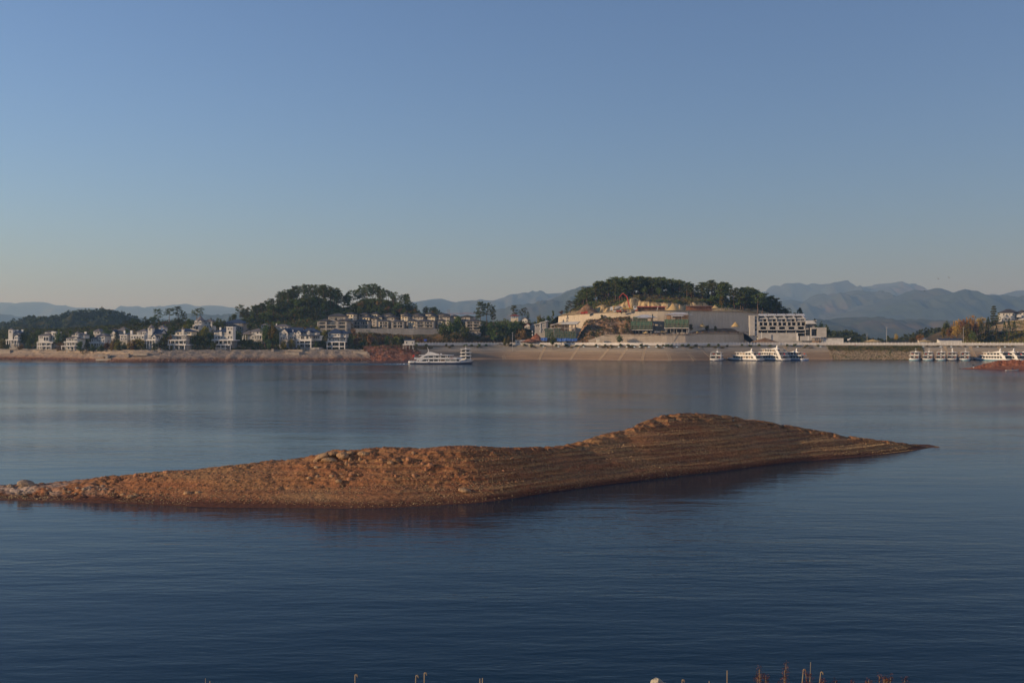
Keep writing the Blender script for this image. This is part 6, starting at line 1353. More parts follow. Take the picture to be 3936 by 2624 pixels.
ISL = earth_mat('islet_earth', [(.34, (.16, .058, .033)), (.5, (.23, .086, .047)), (.66, (.27, .125, .075))], .5, 2.2, .8)
tag(link('islet', islet()), 'bare red earth islet at the right edge', None, None, 'structure')
def skin_person(name, label, loc, yaw, pose, top, bottom, hat=None, scale=1.0):
    """continuous body from a jointed skeleton grown with a skin modifier"""
    J, E = pose; me = bpy.data.meshes.new('body'); me.from_pydata([j[:3] for j in J], E, []); me.materials.append(bottom)
    r = empty(name, loc, yaw); r.scale = (scale,) * 3; tag(r, label, 'person'); o = link('body', me, r)
    md = o.modifiers.new('skin', 'SKIN'); sv = me.skin_vertices[0].data
    for i, j in enumerate(J): sv[i].radius = (j[3], j[3] * .85)
    sv[0].use_root = True; o.modifiers.new('sub', 'SUBSURF').levels = 1; o.modifiers['sub'].render_levels = 1
    return r
SKIN = mat('skin_tone', (.42, .26, .18), .6); CLOTH_D = mat('dark_clothes', (.03, .03, .04), .9); CLOTH_R = mat('red_jacket', (.42, .05, .09), .8); HAIR = mat('dark_hair', (.02, .015, .012), .7)
STANDP = ([(0, 0, .95, .16), (0, 0, 1.2, .15), (0, 0, 1.42, .17), (0, 0, 1.52, .06), (-.2, 0, 1.42, .075), (-.28, -.05, 1.15, .055), (-.26, -.2, .95, .04), (.2, 0, 1.42, .075), (.28, -.05, 1.15, .055), (.26, -.2, .95, .04), (-.1, 0, .88, .10), (-.11, -.02, .48, .075), (-.11, .02, .08, .055), (-.11, -.14, .03, .05), (.1, 0, .88, .10), (.12, -.04, .48, .075), (.12, .0, .08, .055), (.12, -.15, .03, .05)],
    [(0, 1), (1, 2), (2, 3), (2, 4), (4, 5), (5, 6), (2, 7), (7, 8), (8, 9), (0, 10), (10, 11), (11, 12), (12, 13), (0, 14), (14, 15), (15, 16), (16, 17)])
SITP = ([(0, 0, .25, .16), (0, .05, .5, .15), (0, .03, .72, .17), (0, 0, .82, .06), (-.2, 0, .72, .075), (-.32, -.15, .55, .055), (-.3, -.42, .5, .04), (.2, 0, .72, .075), (.32, -.15, .55, .055), (.3, -.42, .5, .04), (-.1, -.05, .22, .10), (-.12, -.45, .38, .075), (-.12, -.8, .12, .055), (.1, -.05, .22, .10), (.12, -.45, .38, .075), (.12, -.8, .12, .055)],
    [(0, 1), (1, 2), (2, 3), (2, 4), (4, 5), (5, 6), (2, 7), (7, 8), (8, 9), (0, 10), (10, 11), (11, 12), (0, 13), (13, 14), (14, 15)])
def head(r, z, y=0.0, hat=None):
    h = MB().lathe(0, y, [(.01, z + .13), (.07, z + .11), (.1, z + .03), (.095, z - .05), (.06, z - .11), (.01, z - .13)], 10).build('head', SKIN, r, True)
    MB().lathe(0, y + .012, [(.01, z + .15), (.085, z + .125), (.112, z + .04), (.108, z - .02)], 10).build('hair', hat or HAIR, h, True); MB().tube((0, y - .09, z - .01), (0, y - .125, z - .035), .018, .02, 5).build('nose', SKIN, h)
p = skin_person('person', 'person in dark clothes standing on the tip of the red islet', (WX(3740, 462), 462, .55), .6, STANDP, CLOTH_D, CLOTH_D, scale=1.1); head(p, 1.68)
o = MB().box(-.2, .2, -.15, .15, 0, .32).box(-.16, .16, -.1, .1, .321, .4).build('white_bag', TRIM, None, False, (WX(3743.5, 459), 459.4, .55)); tag(o, 'white bag on the ground beside the standing person', 'bag')
p = skin_person('person', 'person in a pinkish red jacket on the promenade below the fence', (WX(3287, Dsh_px(3287) + 17.5), Dsh_px(3287) + 17.2, 8.2), 0.3, STANDP, CLOTH_R, CLOTH_R, scale=1.0); head(p, 1.68)
r = empty('rowing_boat', (WX(3890, 436), 436, 0), math.radians(4)); tag(r, 'slim pale rowing boat close to the red islet', 'boat'); mb = MB(); hull_loft(mb, 5.6, 1.1, [-.1, .1, .34], [.6, .85, 1], .45, .5, 16); mb.build('hull', STEEL, r, True); MB().box(-.5, -.2, -.45, .45, .36, .42).build('thwart', WOOD, r); MB().tube((-.2, -.4, .5), (-1.6, -1.9, .05), .03, .06, 5).tube((-.2, .4, .5), (-1.6, 1.9, .05), .03, .06, 5).build('oar', WOOD, r)
p = skin_person('person', 'person in dark blue sitting in the rowing boat', (WX(3890, 436), 436, .3), math.radians(94), SITP, CLOTH_D, mat('navy_clothes', (.02, .025, .07), .9)); head(p, .97)
BIRD = mat('dark_feathers', (.03, .028, .027), .8)
for i, (px, py, lab) in enumerate(((3607, 1071.5, 'dark bird gliding above the right-hand mountains, left of the pair'), (3648, 1067, 'smaller dark bird to the right of the pair'), (3554, 1119, 'dark bird gliding low against the mountain crest'))):
    r = empty('bird', W(px, py, 420), math.radians(20)); r.rotation_euler = (math.radians(20), math.radians(28), .3); tag(r, lab, 'bird', 'birds over the mountains'); MB().lathe(0, 0, [(.01, .35), (.08, .2), (.1, -.05), (.05, -.3), (.09, -.42), (.01, -.44)], 8).build('body', BIRD, r, True).rotation_euler = (math.radians(90), 0, 0)
    for sgn in (-1, 1):
        mb = MB(); P_ = [(0, .12), (.3, .2), (.62, .05), (.3, -.12), (0, -.12)]; mb.prism([(a * sgn, c) for a, c in P_], .0, .02, 'z'); w = mb.build('wing', BIRD, r); w.rotation_euler = (0, math.radians(-14 * sgn), 0)

# ------------------------------------------------------------------ vegetation
def leaf_mat(name, c1, c2, c3=None, rnd=0.35):
    m = bpy.data.materials.new(name); m.use_nodes = True
    nt = m.node_tree; b = nt.nodes['Principled BSDF']; b.inputs['Roughness'].default_value = 0.75; b.inputs['Specular IOR Level'].default_value = 0.15
    geo = N(nt, 'ShaderNodeNewGeometry'); P = geo.outputs['Position']
    st = [(0.35, c1), (0.6, c2)] + ([(0.7, c3)] if c3 else [])
    c = ramp(nt, noise(nt, P, 0.55, 4, 0.65), st)
    oi = N(nt, 'ShaderNodeObjectInfo')
    hs = N(nt, 'ShaderNodeHueSaturation'); nt.links.new(c, hs.inputs['Color'])
    v = N(nt, 'ShaderNodeMapRange'); v.inputs[3].default_value = 1 - rnd; v.inputs[4].default_value = 1 + rnd; nt.links.new(oi.outputs['Random'], v.inputs[0])
    hh = N(nt, 'ShaderNodeMapRange'); hh.inputs[3].default_value = 0.475; hh.inputs[4].default_value = 0.525; nt.links.new(oi.outputs['Random'], hh.inputs[0])
    nt.links.new(v.outputs[0], hs.inputs['Value']); nt.links.new(hh.outputs[0], hs.inputs['Hue'])
    nt.links.new(hs.outputs[0], b.inputs['Base Color'])
    return m
BARK = mat('pine_bark', (0.11, 0.065, 0.04), 0.95, (0.17, 0.11, 0.075), 1.5)
PINE_L = leaf_mat('pine_needles', (0.045, 0.066, 0.018), (0.10, 0.12, 0.032), (0.14, 0.13, 0.04))
BROAD_L = leaf_mat('garden_leaves', (0.035, 0.058, 0.014), (0.085, 0.105, 0.024))
YELL_L = leaf_mat('yellowing_leaves', (0.09, 0.10, 0.02), (0.19, 0.15, 0.03))
RUST_L = leaf_mat('rusty_leaves', (0.12, 0.060, 0.024), (0.18, 0.105, 0.04))
ORANGE_L = leaf_mat('orange_leaves', (0.22, 0.115, 0.028), (0.32, 0.19, 0.045), (0.24, 0.20, 0.055))
DARK_L = leaf_mat('cypress_leaves', (0.018, 0.032, 0.010), (0.05, 0.06, 0.018))
SCRUB_L = leaf_mat('scrub_leaves', (0.055, 0.06, 0.02), (0.14, 0.095, 0.035), (0.17, 0.085, 0.035))
def rdir(r, up=0.0):
    while True:
        v = Vector((r.uniform(-1, 1), r.uniform(-1, 1), r.uniform(-1, 1)))
        if 0.05 < v.length < 1: v.z += up; return v.normalized()
def leafq(mb, c, size, r, flat=0.0):
    """one irregular leaf cluster: a bent four-sided blade"""
    d = rdir(r); d.z *= (1 - flat); 
    if d.length < 1e-3: d = Vector((1, 0, 0))
    d.normalize(); u = d.cross(rdir(r))
    if u.length < 1e-3: u = d.orthogonal()
    u.normalize(); a = size * r.uniform(0.6, 1.25); b = a * r.uniform(0.45, 0.8)
    c = Vector(c); w = d.cross(u) * (a * 0.25)
    mb.quadf(c - d * a, c + u * b + w, c + d * a, c - u * b + w)
def blob_leaves(mb, c, rad, n, size, r, shell=0.55, flat=0.0, sq=(1, 1, 1)):
    for _ in range(n):
        d = rdir(r); q = rad * (shell + (1 - shell) * r.random()) if r.random() < 0.8 else rad * r.random()
        leafq(mb, (c[0] + d.x * q * sq[0], c[1] + d.y * q * sq[1], c[2] + d.z * q * sq[2]), size, r, flat)
def limb(mb, p0, p1, r0, r1, r, bend=0.08, n=3, k=5):
    p0, p1 = Vector(p0), Vector(p1); L = (p1 - p0).length; pts = [p0]
    for i in range(1, n):
        pts.append(p0.lerp(p1, i / n) + Vector((r.uniform(-1, 1), r.uniform(-1, 1), r.uniform(-.4, .4))) * L * bend)
    pts.append(p1)
    for i in range(n):
        mb.tube(pts[i], pts[i + 1], r0 + (r1 - r0) * i / n, r0 + (r1 - r0) * (i + 1) / n, k, False)
    return pts
PROTO = {}
def pine_proto(key, seed, h=13.0, bare=0.45, spread=2.6, layers=7, lean=0.4, top_flat=False):
    r = random.Random(seed); t = MB(); c = MB()
    top = (r.uniform(-lean, lean), r.uniform(-lean, lean), h * 0.97)
    pts = limb(t, (0, 0, -0.6), top, 0.22, 0.05, r, 0.02, 5, 6)
    for i in range(layers):
        f = bare + (1 - bare) * (i + 0.5) / layers
        z = h * f; base = Vector((top[0] * f, top[1] * f, z))
        sp = spread * (0.55 + 0.45 * math.sin(math.pi * min(1, (f - bare) / (1 - bare) * 0.75 + 0.25))) * (1.0 if not top_flat else 0.8 + 0.5 * f)
        if not top_flat and f > 0.85: sp *= 0.6
        nb = r.randint(3, 4); a0 = r.uniform(0, 6.3)
        for j in range(nb):
            if r.random() < 0.14: continue
            a = a0 + j * 6.28 / nb + r.uniform(-.5, .5); L = sp * r.uniform(0.55, 1.1)
            e = base + Vector((math.cos(a) * L, math.sin(a) * L, r.uniform(0.0, 0.9)))
            t.tube(base, e, 0.06, 0.02, 4, False)
            for q, fr in ((0.72, 1.0), (0.55, 0.6)):
                cc = base.lerp(e, fr) + Vector((0, 0, 0.15))
                blob_leaves(c, cc, q * r.uniform(0.9, 1.45), 24, 0.30, r, 0.4, 0.3, (1.15, 1.15, 0.72))
    blob_leaves(c, (top[0], top[1], h - 0.4), 0.8 if not top_flat else 1.3, 40, 0.28, r, 0.3, 0.2, (1, 1, 0.8))
    PROTO[key] = (t.mesh('trunk', BARK, True), c.mesh('crown', PINE_L), h)
def broad_proto(key, seed, m, h=7.0, w=2.6, trunk=0.28, n=22, leaves=34, size=0.30, sq=0.9):
    r = random.Random(seed); t = MB(); c = MB()
    limb(t, (0, 0, -0.6), (r.uniform(-.3, .3), r.uniform(-.3, .3), h * 0.7), 0.20, 0.06, r, 0.04, 4, 6)
    cz = h * (trunk + (1 - trunk) / 2); rz = h * (1 - trunk) / 2
    for i in range(n):
        d = rdir(r); q = r.random() ** 0.45
        p = Vector((d.x * w * q * 0.8, d.y * w * q * 0.8, cz + d.z * rz * q * 0.82))
        if i % 2 == 0: t.tube((0, 0, h * r.uniform(0.25, 0.6)), p, 0.07, 0.02, 4, False)
        blob_leaves(c, p, w * r.uniform(0.26, 0.46), leaves, size, r, 0.5, 0.1, (1, 1, sq))
    PROTO[key] = (t.mesh('trunk', BARK, True), c.mesh('crown', m), h)
def spindle_proto(key, seed, m, h=6.0, w=0.9, n=420, size=0.22):
    r = random.Random(seed); t = MB(); c = MB(); limb(t, (0, 0, -0.5), (0, 0, h * 0.85), 0.14, 0.04, r, 0.01, 3, 5)
    for _ in range(n):
        f = r.random(); z = h * (0.06 + 0.94 * f); rad = w * (math.sin(math.pi * min(1, f * 0.75 + 0.25)) ** 0.8) * (1 - 0.35 * f) * (0.85 + 0.3 * vn(f * 9, seed * 1.3))
        a = r.uniform(0, 6.3); q = rad * (0.65 + 0.35 * r.random())
        leafq(c, (math.cos(a) * q, math.sin(a) * q, z), size, r)
    PROTO[key] = (t.mesh('trunk', BARK, True), c.mesh('crown', m), h)
def cedar_proto(key, seed, h=12.0):
    r = random.Random(seed); t = MB(); c = MB(); limb(t, (0, 0, -0.5), (0, 0, h), 0.24, 0.04, r, 0.01, 4, 6)
    for i in range(9):
        f = 0.22 + 0.78 * i / 8.5; z = h * f; L0 = 3.4 * (1.06 - f) + 0.35
        for j in range(6):
            a = r.uniform(0, 6.3); L = L0 * r.uniform(0.6, 1.15); e = Vector((math.cos(a) * L, math.sin(a) * L, z - 0.12 * L))
            t.tube((0, 0, z), e, 0.05, 0.02, 4, False)
            for fr in (0.4, 0.7, 1.0):
                blob_leaves(c, Vector((0, 0, z)).lerp(e, fr), 0.75, 20, 0.30, r, 0.3, 0.5, (1.2, 1.2, 0.5))
    PROTO[key] = (t.mesh('trunk', BARK, True), c.mesh('crown', PINE_L), h)
def shrub_proto(key, seed, m, h=1.6, w=1.2, n=170, size=0.20):
    r = random.Random(seed); t = MB(); c = MB()
    for i in range(5):
        a = r.uniform(0, 6.3); t.tube((0, 0, -0.3), (math.cos(a) * w * .5, math.sin(a) * w * .5, h * .6), 0.04, 0.02, 4, False)
    for i in range(6):
        p = (r.uniform(-.6, .6) * w, r.uniform(-.6, .6) * w, h * r.uniform(0.35, 0.75))
        blob_leaves(c, p, w * r.uniform(.35, .55), n // 6, size, r, 0.5, 0.1, (1, 1, 0.85))
    PROTO[key] = (t.mesh('stem', BARK), c.mesh('foliage', m), h)
for i, (b, s, l, f) in enumerate(((0.36, 2.7, 8, False), (0.42, 2.5, 7, True), (0.28, 2.4, 9, False), (0.48, 3.0, 6, True), (0.24, 2.6, 9, False))):
    pine_proto('pine%d' % i, 100 + i, 13.0, b, s, l, 0.6, f)
for i in range(3): broad_proto('broad%d' % i, 200 + i, BROAD_L, 7.0, 2.7)
for i in range(2): broad_proto('yellow%d' % i, 210 + i, YELL_L, 6.0, 2.3, 0.15)
for i in range(2): broad_proto('rust%d' % i, 220 + i, RUST_L, 6.5, 2.8, 0.15, 22, 30)
for i in range(3): broad_proto('orange%d' % i, 230 + i, ORANGE_L, 9.0, 2.9, 0.25, 24, 26)
for i in range(2): spindle_proto('cypress%d' % i, 240 + i, DARK_L, 7.0, 1.35)
spindle_proto('conifer0', 244, DARK_L, 9.0, 2.0, 520, 0.3)
cedar_proto('cedar0', 250, 12.0)
for i in range(2): shrub_proto('shrub%d' % i, 260 + i, BROAD_L)
for i in range(2): shrub_proto('brown%d' % i, 270 + i, SCRUB_L)
TREES = []
def tree(key, x, y, z, h, name, label, cat, group=None, wid=1.0, yaw=None):
    t, c, ph = PROTO[key]; s = h / ph
    r = empty(name, (x, y, z), rng.uniform(0, 6.28) if yaw is None else yaw); r.scale = (s * wid, s * wid, s)
    tag(r, label, cat, group)
    link(t.name.split('.')[0], t, r); link(c.name.split('.')[0], c, r)
    TREES.append((x, y)); return r
def pick(*keys): return rng.choice(keys)
def pines(): return 'pine%d' % rng.randint(0, 4)
def stand(env, n, D0, D1, name, label, cat, group, zfun, keys, hmin, hmax, wid=(0.9, 1.25), min_gap=2.0):
    """a stand of trees whose tops keep under the skyline env (photo pixels)"""
    e = np.array(env, float); made = 0; tries = 0; mine = []
    while made < n and tries < n * 30:
        tries += 1
        px = rng.uniform(e[0, 0], e[-1, 0]); D = rng.uniform(D0, D1); x = WX(px, D)
        if any((x - a) ** 2 + (D - b) ** 2 < min_gap ** 2 for a, b in mine): continue
        z = zfun(x, D); top = WZ(np.interp(px, e[:, 0], e[:, 1]) + abs(rng.gauss(0, 7)), D); h = top - z
        if h < hmin: continue
        h = min(h, rng.uniform(hmin + 0.55 * (hmax - hmin), hmax))
        tree(rng.choice(keys), x, D, z - 0.2, h, name, label, cat, group, rng.uniform(*wid)); mine.append((x, D)); made += 1
    return made
Gz = lambda x, y: float(G(x, y)) - 0.25
PK = ['pine%d' % i for i in range(5)]
# hill behind the villas
stand([(930, 1195), (960, 1178), (1000, 1166), (1040, 1150), (1058, 1132), (1080, 1116), (1110, 1108), (1130, 1096), (1170, 1092), (1210, 1087), (1250, 1092), (1285, 1094), (1300, 1108), (1312, 1140)], 72, 790, 835,
      'pine_tree', 'tall dark pine in the dense stand crowning the hill behind the villas', 'tree', 'pines on the hill behind the villas', Gz, PK, 6, 14, (1.0, 1.5))
stand([(930, 1215), (1000, 1185), (1060, 1150), (1120, 1130), (1220, 1125), (1290, 1150), (1330, 1190)], 60, 755, 790,
      'hillside_tree', 'dark broad tree on the shaded slope below the pine stand', 'tree', 'trees on the slope behind the villas', Gz, ['broad0', 'broad1', 'broad2', 'conifer0', 'pine4'], 4, 8.5, (1.0, 1.4))
# second hill behind the terraced houses
stand([(1318, 1130), (1335, 1118), (1345, 1140), (1355, 1100), (1375, 1090), (1400, 1088), (1420, 1094), (1445, 1090), (1465, 1102), (1490, 1112), (1510, 1120), (1520, 1145), (1535, 1135), (1560, 1128), (1580, 1150), (1600, 1168), (1640, 1178), (1670, 1178), (1700, 1200)], 56, 795, 840,
      'pine_tree', 'slim pine with a bare trunk on the crest above the terraced houses', 'tree', 'pines above the terraced houses', Gz, PK, 6, 15, (0.95, 1.3))
stand([(1318, 1165), (1400, 1150), (1480, 1145), (1560, 1160), (1640, 1185), (1720, 1205)], 55, 775, 800,
      'hillside_tree', 'dark bushy tree between the pines and the terraced houses', 'tree', 'trees behind the terraced houses', Gz, ['broad0', 'broad1', 'conifer0', 'pine4', 'rust0'], 4, 8, (1.0, 1.4))
# construction hill
ENV_C = [(2215, 1150), (2235, 1130), (2250, 1105), (2270, 1095), (2290, 1082), (2310, 1075), (2335, 1066), (2380, 1062), (2420, 1062), (2460, 1062), (2510, 1068), (2550, 1063), (2570, 1068), (2600, 1072), (2650, 1086), (2680, 1096), (2720, 1077), (2745, 1073), (2770, 1088), (2790, 1081), (2815, 1098), (2845, 1081), (2875, 1089), (2890, 1110), (2915, 1099), (2940, 1099), (2955, 1118), (2970, 1117), (2990, 1135)]
for (a, c, n, lab) in ((2215, 2340, 34, 'tall pine on the left flank of the construction hill'), (2340, 2470, 40, 'tall pine on the hilltop above the red pump boom'), (2470, 2660, 44, 'tall pine on the hilltop above the long site shed'), (2660, 2985, 56, 'tall pine on the right half of the construction hill')):
    stand([(a, float(np.interp(a, *zip(*ENV_C))))] + [p for p in ENV_C if a < p[0] < c] + [(c, float(np.interp(c, *zip(*ENV_C))))], n, 748, 822, 'pine_tree', lab, 'tree', 'pines on the construction hill', hill_z, PK, 6, 15.5, (1.25, 1.75), 1.9)
stand([(2840, 1150), (2880, 1140), (2950, 1130), (2985, 1140), (3005, 1165), (3020, 1190)], 38, 782, 835,
      'hillside_tree', 'dark tree on the shaded right shoulder of the construction hill', 'tree', 'trees on the right shoulder of the hill', hill_z, ['pine2', 'pine4', 'broad0', 'conifer0'], 5, 13, (1.2, 1.7))
stand([(2225, 1165), (2270, 1135), (2340, 1105), (2450, 1098), (2600, 1100), (2700, 1112), (2800, 1112), (2900, 1125), (2985, 1150)], 66, 746, 815,
      'hillside_tree', 'bushy dark tree filling the wood under the pines of the construction hill', 'tree', 'understorey trees on the construction hill', hill_z, ['broad0', 'broad1', 'broad2', 'conifer0', 'pine4', 'rust0'], 4, 9.5, (1.1, 1.6), 1.8)
# undergrowth: dense scrub nobody could count, one mesh per kind and place
def undergrowth(label, m, pts, size=(0.8, 1.7), leaves=8, lsize=.42, seed=1):
    r = random.Random(seed); mb = MB()
    for (x, y, z) in pts:
        s_ = r.uniform(*size)
        for _ in range(leaves):
            d = rdir(r, .25); q = s_ * r.uniform(.3, 1); leafq(mb, (x + d.x * q, y + d.y * q, z + abs(d.z) * q * 1.1 + .1), lsize * r.uniform(.7, 1.3), r)
    tag(mb.build('undergrowth', m), label, None, None, 'stuff')
def scatter_hill(n, seed, cond):
    r = random.Random(seed); out = []
    for _ in range(n * 6):
        i, j = r.randrange(HP.shape[0] - 1), r.randrange(HP.shape[1] - 1); p = HP[i, j]
        if p[1] < 822 and cond(SS[i, j], WW[i, j], hcs[i, j], hwf[i, j]): 
            t = r.random(); q = HP[i + 1, j] * t + p * (1 - t); out.append(tuple(q))
            if len(out) >= n: break
    return out
top_c = lambda s, w, c, f: (w > f + .085 + .03 * math.sin(s * .7)) if c > .45 else w > .10 + .05 * math.sin(s * .5)
undergrowth('dark green undergrowth under the pines on the construction hill', PINE_L, scatter_hill(2300, 11, lambda s, w, c, f: top_c(s, w, c, f) and fbm(s / 9, w * 9, 3, 5) > .47), (.9, 2.2), 9, .45, 1)
undergrowth('rust brown undergrowth above the yellow excavated face', SCRUB_L, scatter_hill(2300, 12, lambda s, w, c, f: top_c(s, w, c, f) and fbm(s / 9, w * 9, 3, 5) <= .5), (.8, 1.9), 9, .42, 2)
def scatter_G(n, seed, px0, px1, D0, D1, cond=None):
    r = random.Random(seed); out = []
    for _ in range(n * 4):
        px, D = r.uniform(px0, px1), r.uniform(D0, D1); x = WX(px, D)
        if cond and not cond(px, D): continue
        out.append((x, D, float(G(x, D)) - .25))
        if len(out) >= n: break
    return out
undergrowth('brown scrub on the open left slope of the pine hill', SCRUB_L, scatter_G(1900, 13, 900, 1340, 735, 800), (.8, 1.9), 8, .42, 3)
undergrowth('dark green scrub among the trees of the pine hill', BROAD_L, scatter_G(1700, 14, 960, 1340, 745, 815), (1.0, 2.3), 9, .45, 4)
undergrowth('dark scrub on the low ridge behind the villas', BROAD_L, scatter_G(2600, 20, -60, 960, 735, 815), (1.1, 2.6), 8, .5, 10)
undergrowth('dark scrub on the slope above the terraced houses', PINE_L, scatter_G(1700, 15, 1320, 1760, 782, 820), (1.0, 2.2), 9, .45, 5)
undergrowth('mixed scrub on the dark bank below the terraced houses', SCRUB_L, scatter_G(1500, 16, 1380, 2110, 684, 714), (.9, 2.0), 9, .42, 6)
undergrowth('dark green ground cover between the villas', BROAD_L, scatter_G(3000, 17, 0, 1420, 0, 1, None) if False else [(WX(p, d), d, float(G(WX(p, d), d)) - .25) for p, d in [(lambda q: (q, Dsh_px(q) + rng.uniform(19, 105)))(rng.uniform(-40, 1440)) for _ in range(3800)]], (1.1, 2.5), 8, .48, 7)
undergrowth('scrub between the small houses left of the construction hill', PINE_L, scatter_G(1300, 18, 1760, 2260, 715, 790), (1.0, 2.4), 9, .45, 8)
undergrowth('bushes and long grass on the right-hand hill', YELL_L, scatter_G(1100, 19, 3600, 3960, 692, 735), (.7, 1.6), 8, .4, 9)
def mesh_scatter(V_, n, seed, m, label, size, leaves=7, lsize=.35, cond=None):
    r = random.Random(seed); pts = []
    while len(pts) < n:
        i, j = r.randrange(V_.shape[0] - 1), r.randrange(V_.shape[1] - 1)
        if cond is None or cond(V_[i, j]): pts.append(tuple(V_[i, j]))
    undergrowth(label, m, pts, size, leaves, lsize, seed)
def obj_verts(o): return np.array([v.co for v in o.data.vertices])[None].repeat(2, 0).reshape(2, -1, 3)
ob = bpy.data.objects
VS = obj_verts(ob['spoil_slope']); mesh_scatter(VS, 420, 31, SCRUB_L, 'scrub on the brown spoil slope', (.5, 1.3), 8, .34); mesh_scatter(VS, 200, 32, BROAD_L, 'green weeds on the brown spoil slope', (.5, 1.2), 8, .32, lambda p: fbm(p[0] / 6, p[2] / 6, 2, 3) > .5)
VS = obj_verts(ob['grassy_slope']); mesh_scatter(VS, 500, 33, BROAD_L, 'green weeds on the slope above the rubble', (.25, .7), 7, .22, lambda p: p[2] > 5.6); mesh_scatter(VS, 500, 34, SCRUB_L, 'dry brown grass on the slope above the rubble', (.25, .7), 7, .22, lambda p: p[2] > 4.8)
VS = obj_verts(ob['earth_bank']); mesh_scatter(VS, 160, 35, SCRUB_L, 'dry scrub on the red earth bank', (.4, 1.0), 7, .3, lambda p: p[2] > 5)
# far woods
def far_canopy(label, px0, px1, D0, D1, src, n, seed, m, s_):
    V_ = np.array([v.co for v in src.data.vertices]); V_ = V_[(V_[:, 1] > D0) & (V_[:, 1] < D1) & (V_[:, 2] > 6)]; r = random.Random(seed); mb = MB()
    for _ in range(n):
        p = V_[r.randrange(len(V_))]; c = (p[0] + r.uniform(-4, 4), p[1] + r.uniform(-4, 4), p[2] + r.uniform(-.5, 1.0)); q = s_ * r.uniform(.6, 1.5)
        for _k in range(7): d = rdir(r, .3); leafq(mb, (c[0] + d.x * q, c[1] + d.y * q, c[2] + abs(d.z) * q * 1.2), q * .62, r)
    tag(mb.build('distant_woodland', m), label, None, None, 'stuff')
fh = [o for o in bpy.data.objects if o.name.startswith('far_hill')]
far_canopy('woodland covering the rounded hill behind the villas', 0, 0, 1290, 1560, fh[0], 2600, 41, DARK_L, 2.3)
far_canopy('woodland covering the knoll behind the promenade', 0, 0, 990, 1080, fh[1], 420, 42, DARK_L, 1.8)
far_canopy('woodland on the low rise left of the autumn trees', 0, 0, 940, 1030, fh[2], 520, 43, DARK_L, 1.8)

# ------------------------------------------------------------------ single trees, measured in the enlarged tiles
PW = {'pine': 6.2, 'broad': 5.6, 'yello': 4.6, 'rust': 5.6, 'orang': 6.0, 'cypre': 2.6, 'conif': 3.9, 'cedar': 7.0, 'shrub': 2.4, 'brown': 2.4}
def gt(ox, x, top, base, w, D, key, label, group=None, sc=4.127, oy=1040, name=None, cat='tree'):
    """tree at tile x whose crown top / foot / width are read off the tile"""
    k = D / F / sc; X_, zt, zb = WX(ox + x / sc, D), WZ(oy + top / sc, D), WZ(oy + base / sc, D)
    g = float(G(X_, D)) - .3
    if D < 850 and zb > g and zb - g < 9: zb = g
    h = zt - zb; ph = PROTO[key][2]; s_ = h / ph
    nm = name or {'pine': 'pine_tree', 'broad': 'garden_tree', 'yello': 'yellowing_tree', 'rust': 'rust_tree', 'orang': 'autumn_tree', 'cypre': 'cypress_tree', 'conif': 'conifer_tree', 'cedar': 'cedar_tree', 'shrub': 'shrub', 'brown': 'shrub'}[[q for q in PW if key.startswith(q)][0]]
    return tree(key, X_, D, zb, h, nm, label, cat, group, (w * k) / (PW[[q for q in PW if key.startswith(q)][0]] * s_))
def HDt(ox, x, off, sc=4.127): return Dsh_px(ox + x / sc) + off
GTR = 'garden trees among the villas'
L1 = [(60, 1065, 1245, 150, 22, 'yellow0', 'yellow-green tree at the left edge of the shore'), (95, 1020, 1200, 110, 34, 'broad1', 'dark tree behind the yellow-green one at the left edge'), (385, 930, 1245, 130, 30, 'broad0', 'dark garden tree right of the towered villa at far left'), (330, 1150, 1250, 120, 19, 'rust0', 'rust bush below the far left villa'), (450, 1100, 1250, 110, 20, 'broad2', 'low dark tree below the gap between the first two villas'), (510, 970, 1250, 110, 26, 'broad1', 'tall dark tree between the first two villas'), (590, 945, 1200, 100, 34, 'broad2', 'dark tree touching the second villa from behind'),
      (925, 930, 1240, 130, 30, 'broad0', 'tall dark tree right of the second villa'), (1035, 938, 1120, 100, 50, 'broad1', 'rounded tree behind the third villa'), (960, 1120, 1250, 120, 20, 'rust1', 'brownish bush between second and third villa'), (1120, 940, 1050, 90, 60, 'broad2', 'dark treetop above the turret of the third villa'), (1345, 935, 1120, 110, 56, 'broad0', 'dark round tree behind the third villa, right side'), (1440, 938, 1080, 120, 66, 'broad1', 'large dark tree above the low wing villa'), (1520, 905, 1000, 90, 110, 'broad2', 'treetop behind the brown hipped roof'), (1690, 890, 1060, 150, 80, 'broad0', 'spreading dark tree above the raised-block villa'),
      (1280, 1120, 1255, 110, 20, 'broad2', 'low dark tree right of the third villa'), (1370, 1130, 1255, 120, 20, 'conifer0', 'dark conifer below the low wing villa'), (1480, 1170, 1258, 120, 20, 'broad1', 'dark hedge tree under the raised-block villa'), (1600, 1170, 1258, 110, 20, 'broad0', 'dark bush under the raised-block villa'), (1700, 1090, 1240, 100, 24, 'rust0', 'rust red tree right of the raised-block villa'), (1780, 1110, 1240, 100, 24, 'rust1', 'second rust tree further right'), (1880, 1100, 1255, 120, 22, 'yellow1', 'yellow-green tree below the twin-chimney villa'), (1960, 1130, 1250, 100, 22, 'broad1', 'dark bush under the twin-chimney villa'), (1840, 970, 1090, 80, 70, 'conifer0', 'dark pointed conifer beside the steep pyramid roof'), (2070, 1090, 1245, 110, 22, 'rust0', 'reddish bush left of the big yellow-green tree'), (2185, 1050, 1245, 150, 24, 'yellow0', 'big yellow-green tree below the wide white villa'), (2010, 930, 1020, 100, 96, 'broad2', 'treetop behind the twin chimneys')]
for x, t, bs, w, off, key, lab in L1: gt(0, x, t, bs, w * 1.25, HDt(0, x, off), key, lab, GTR)
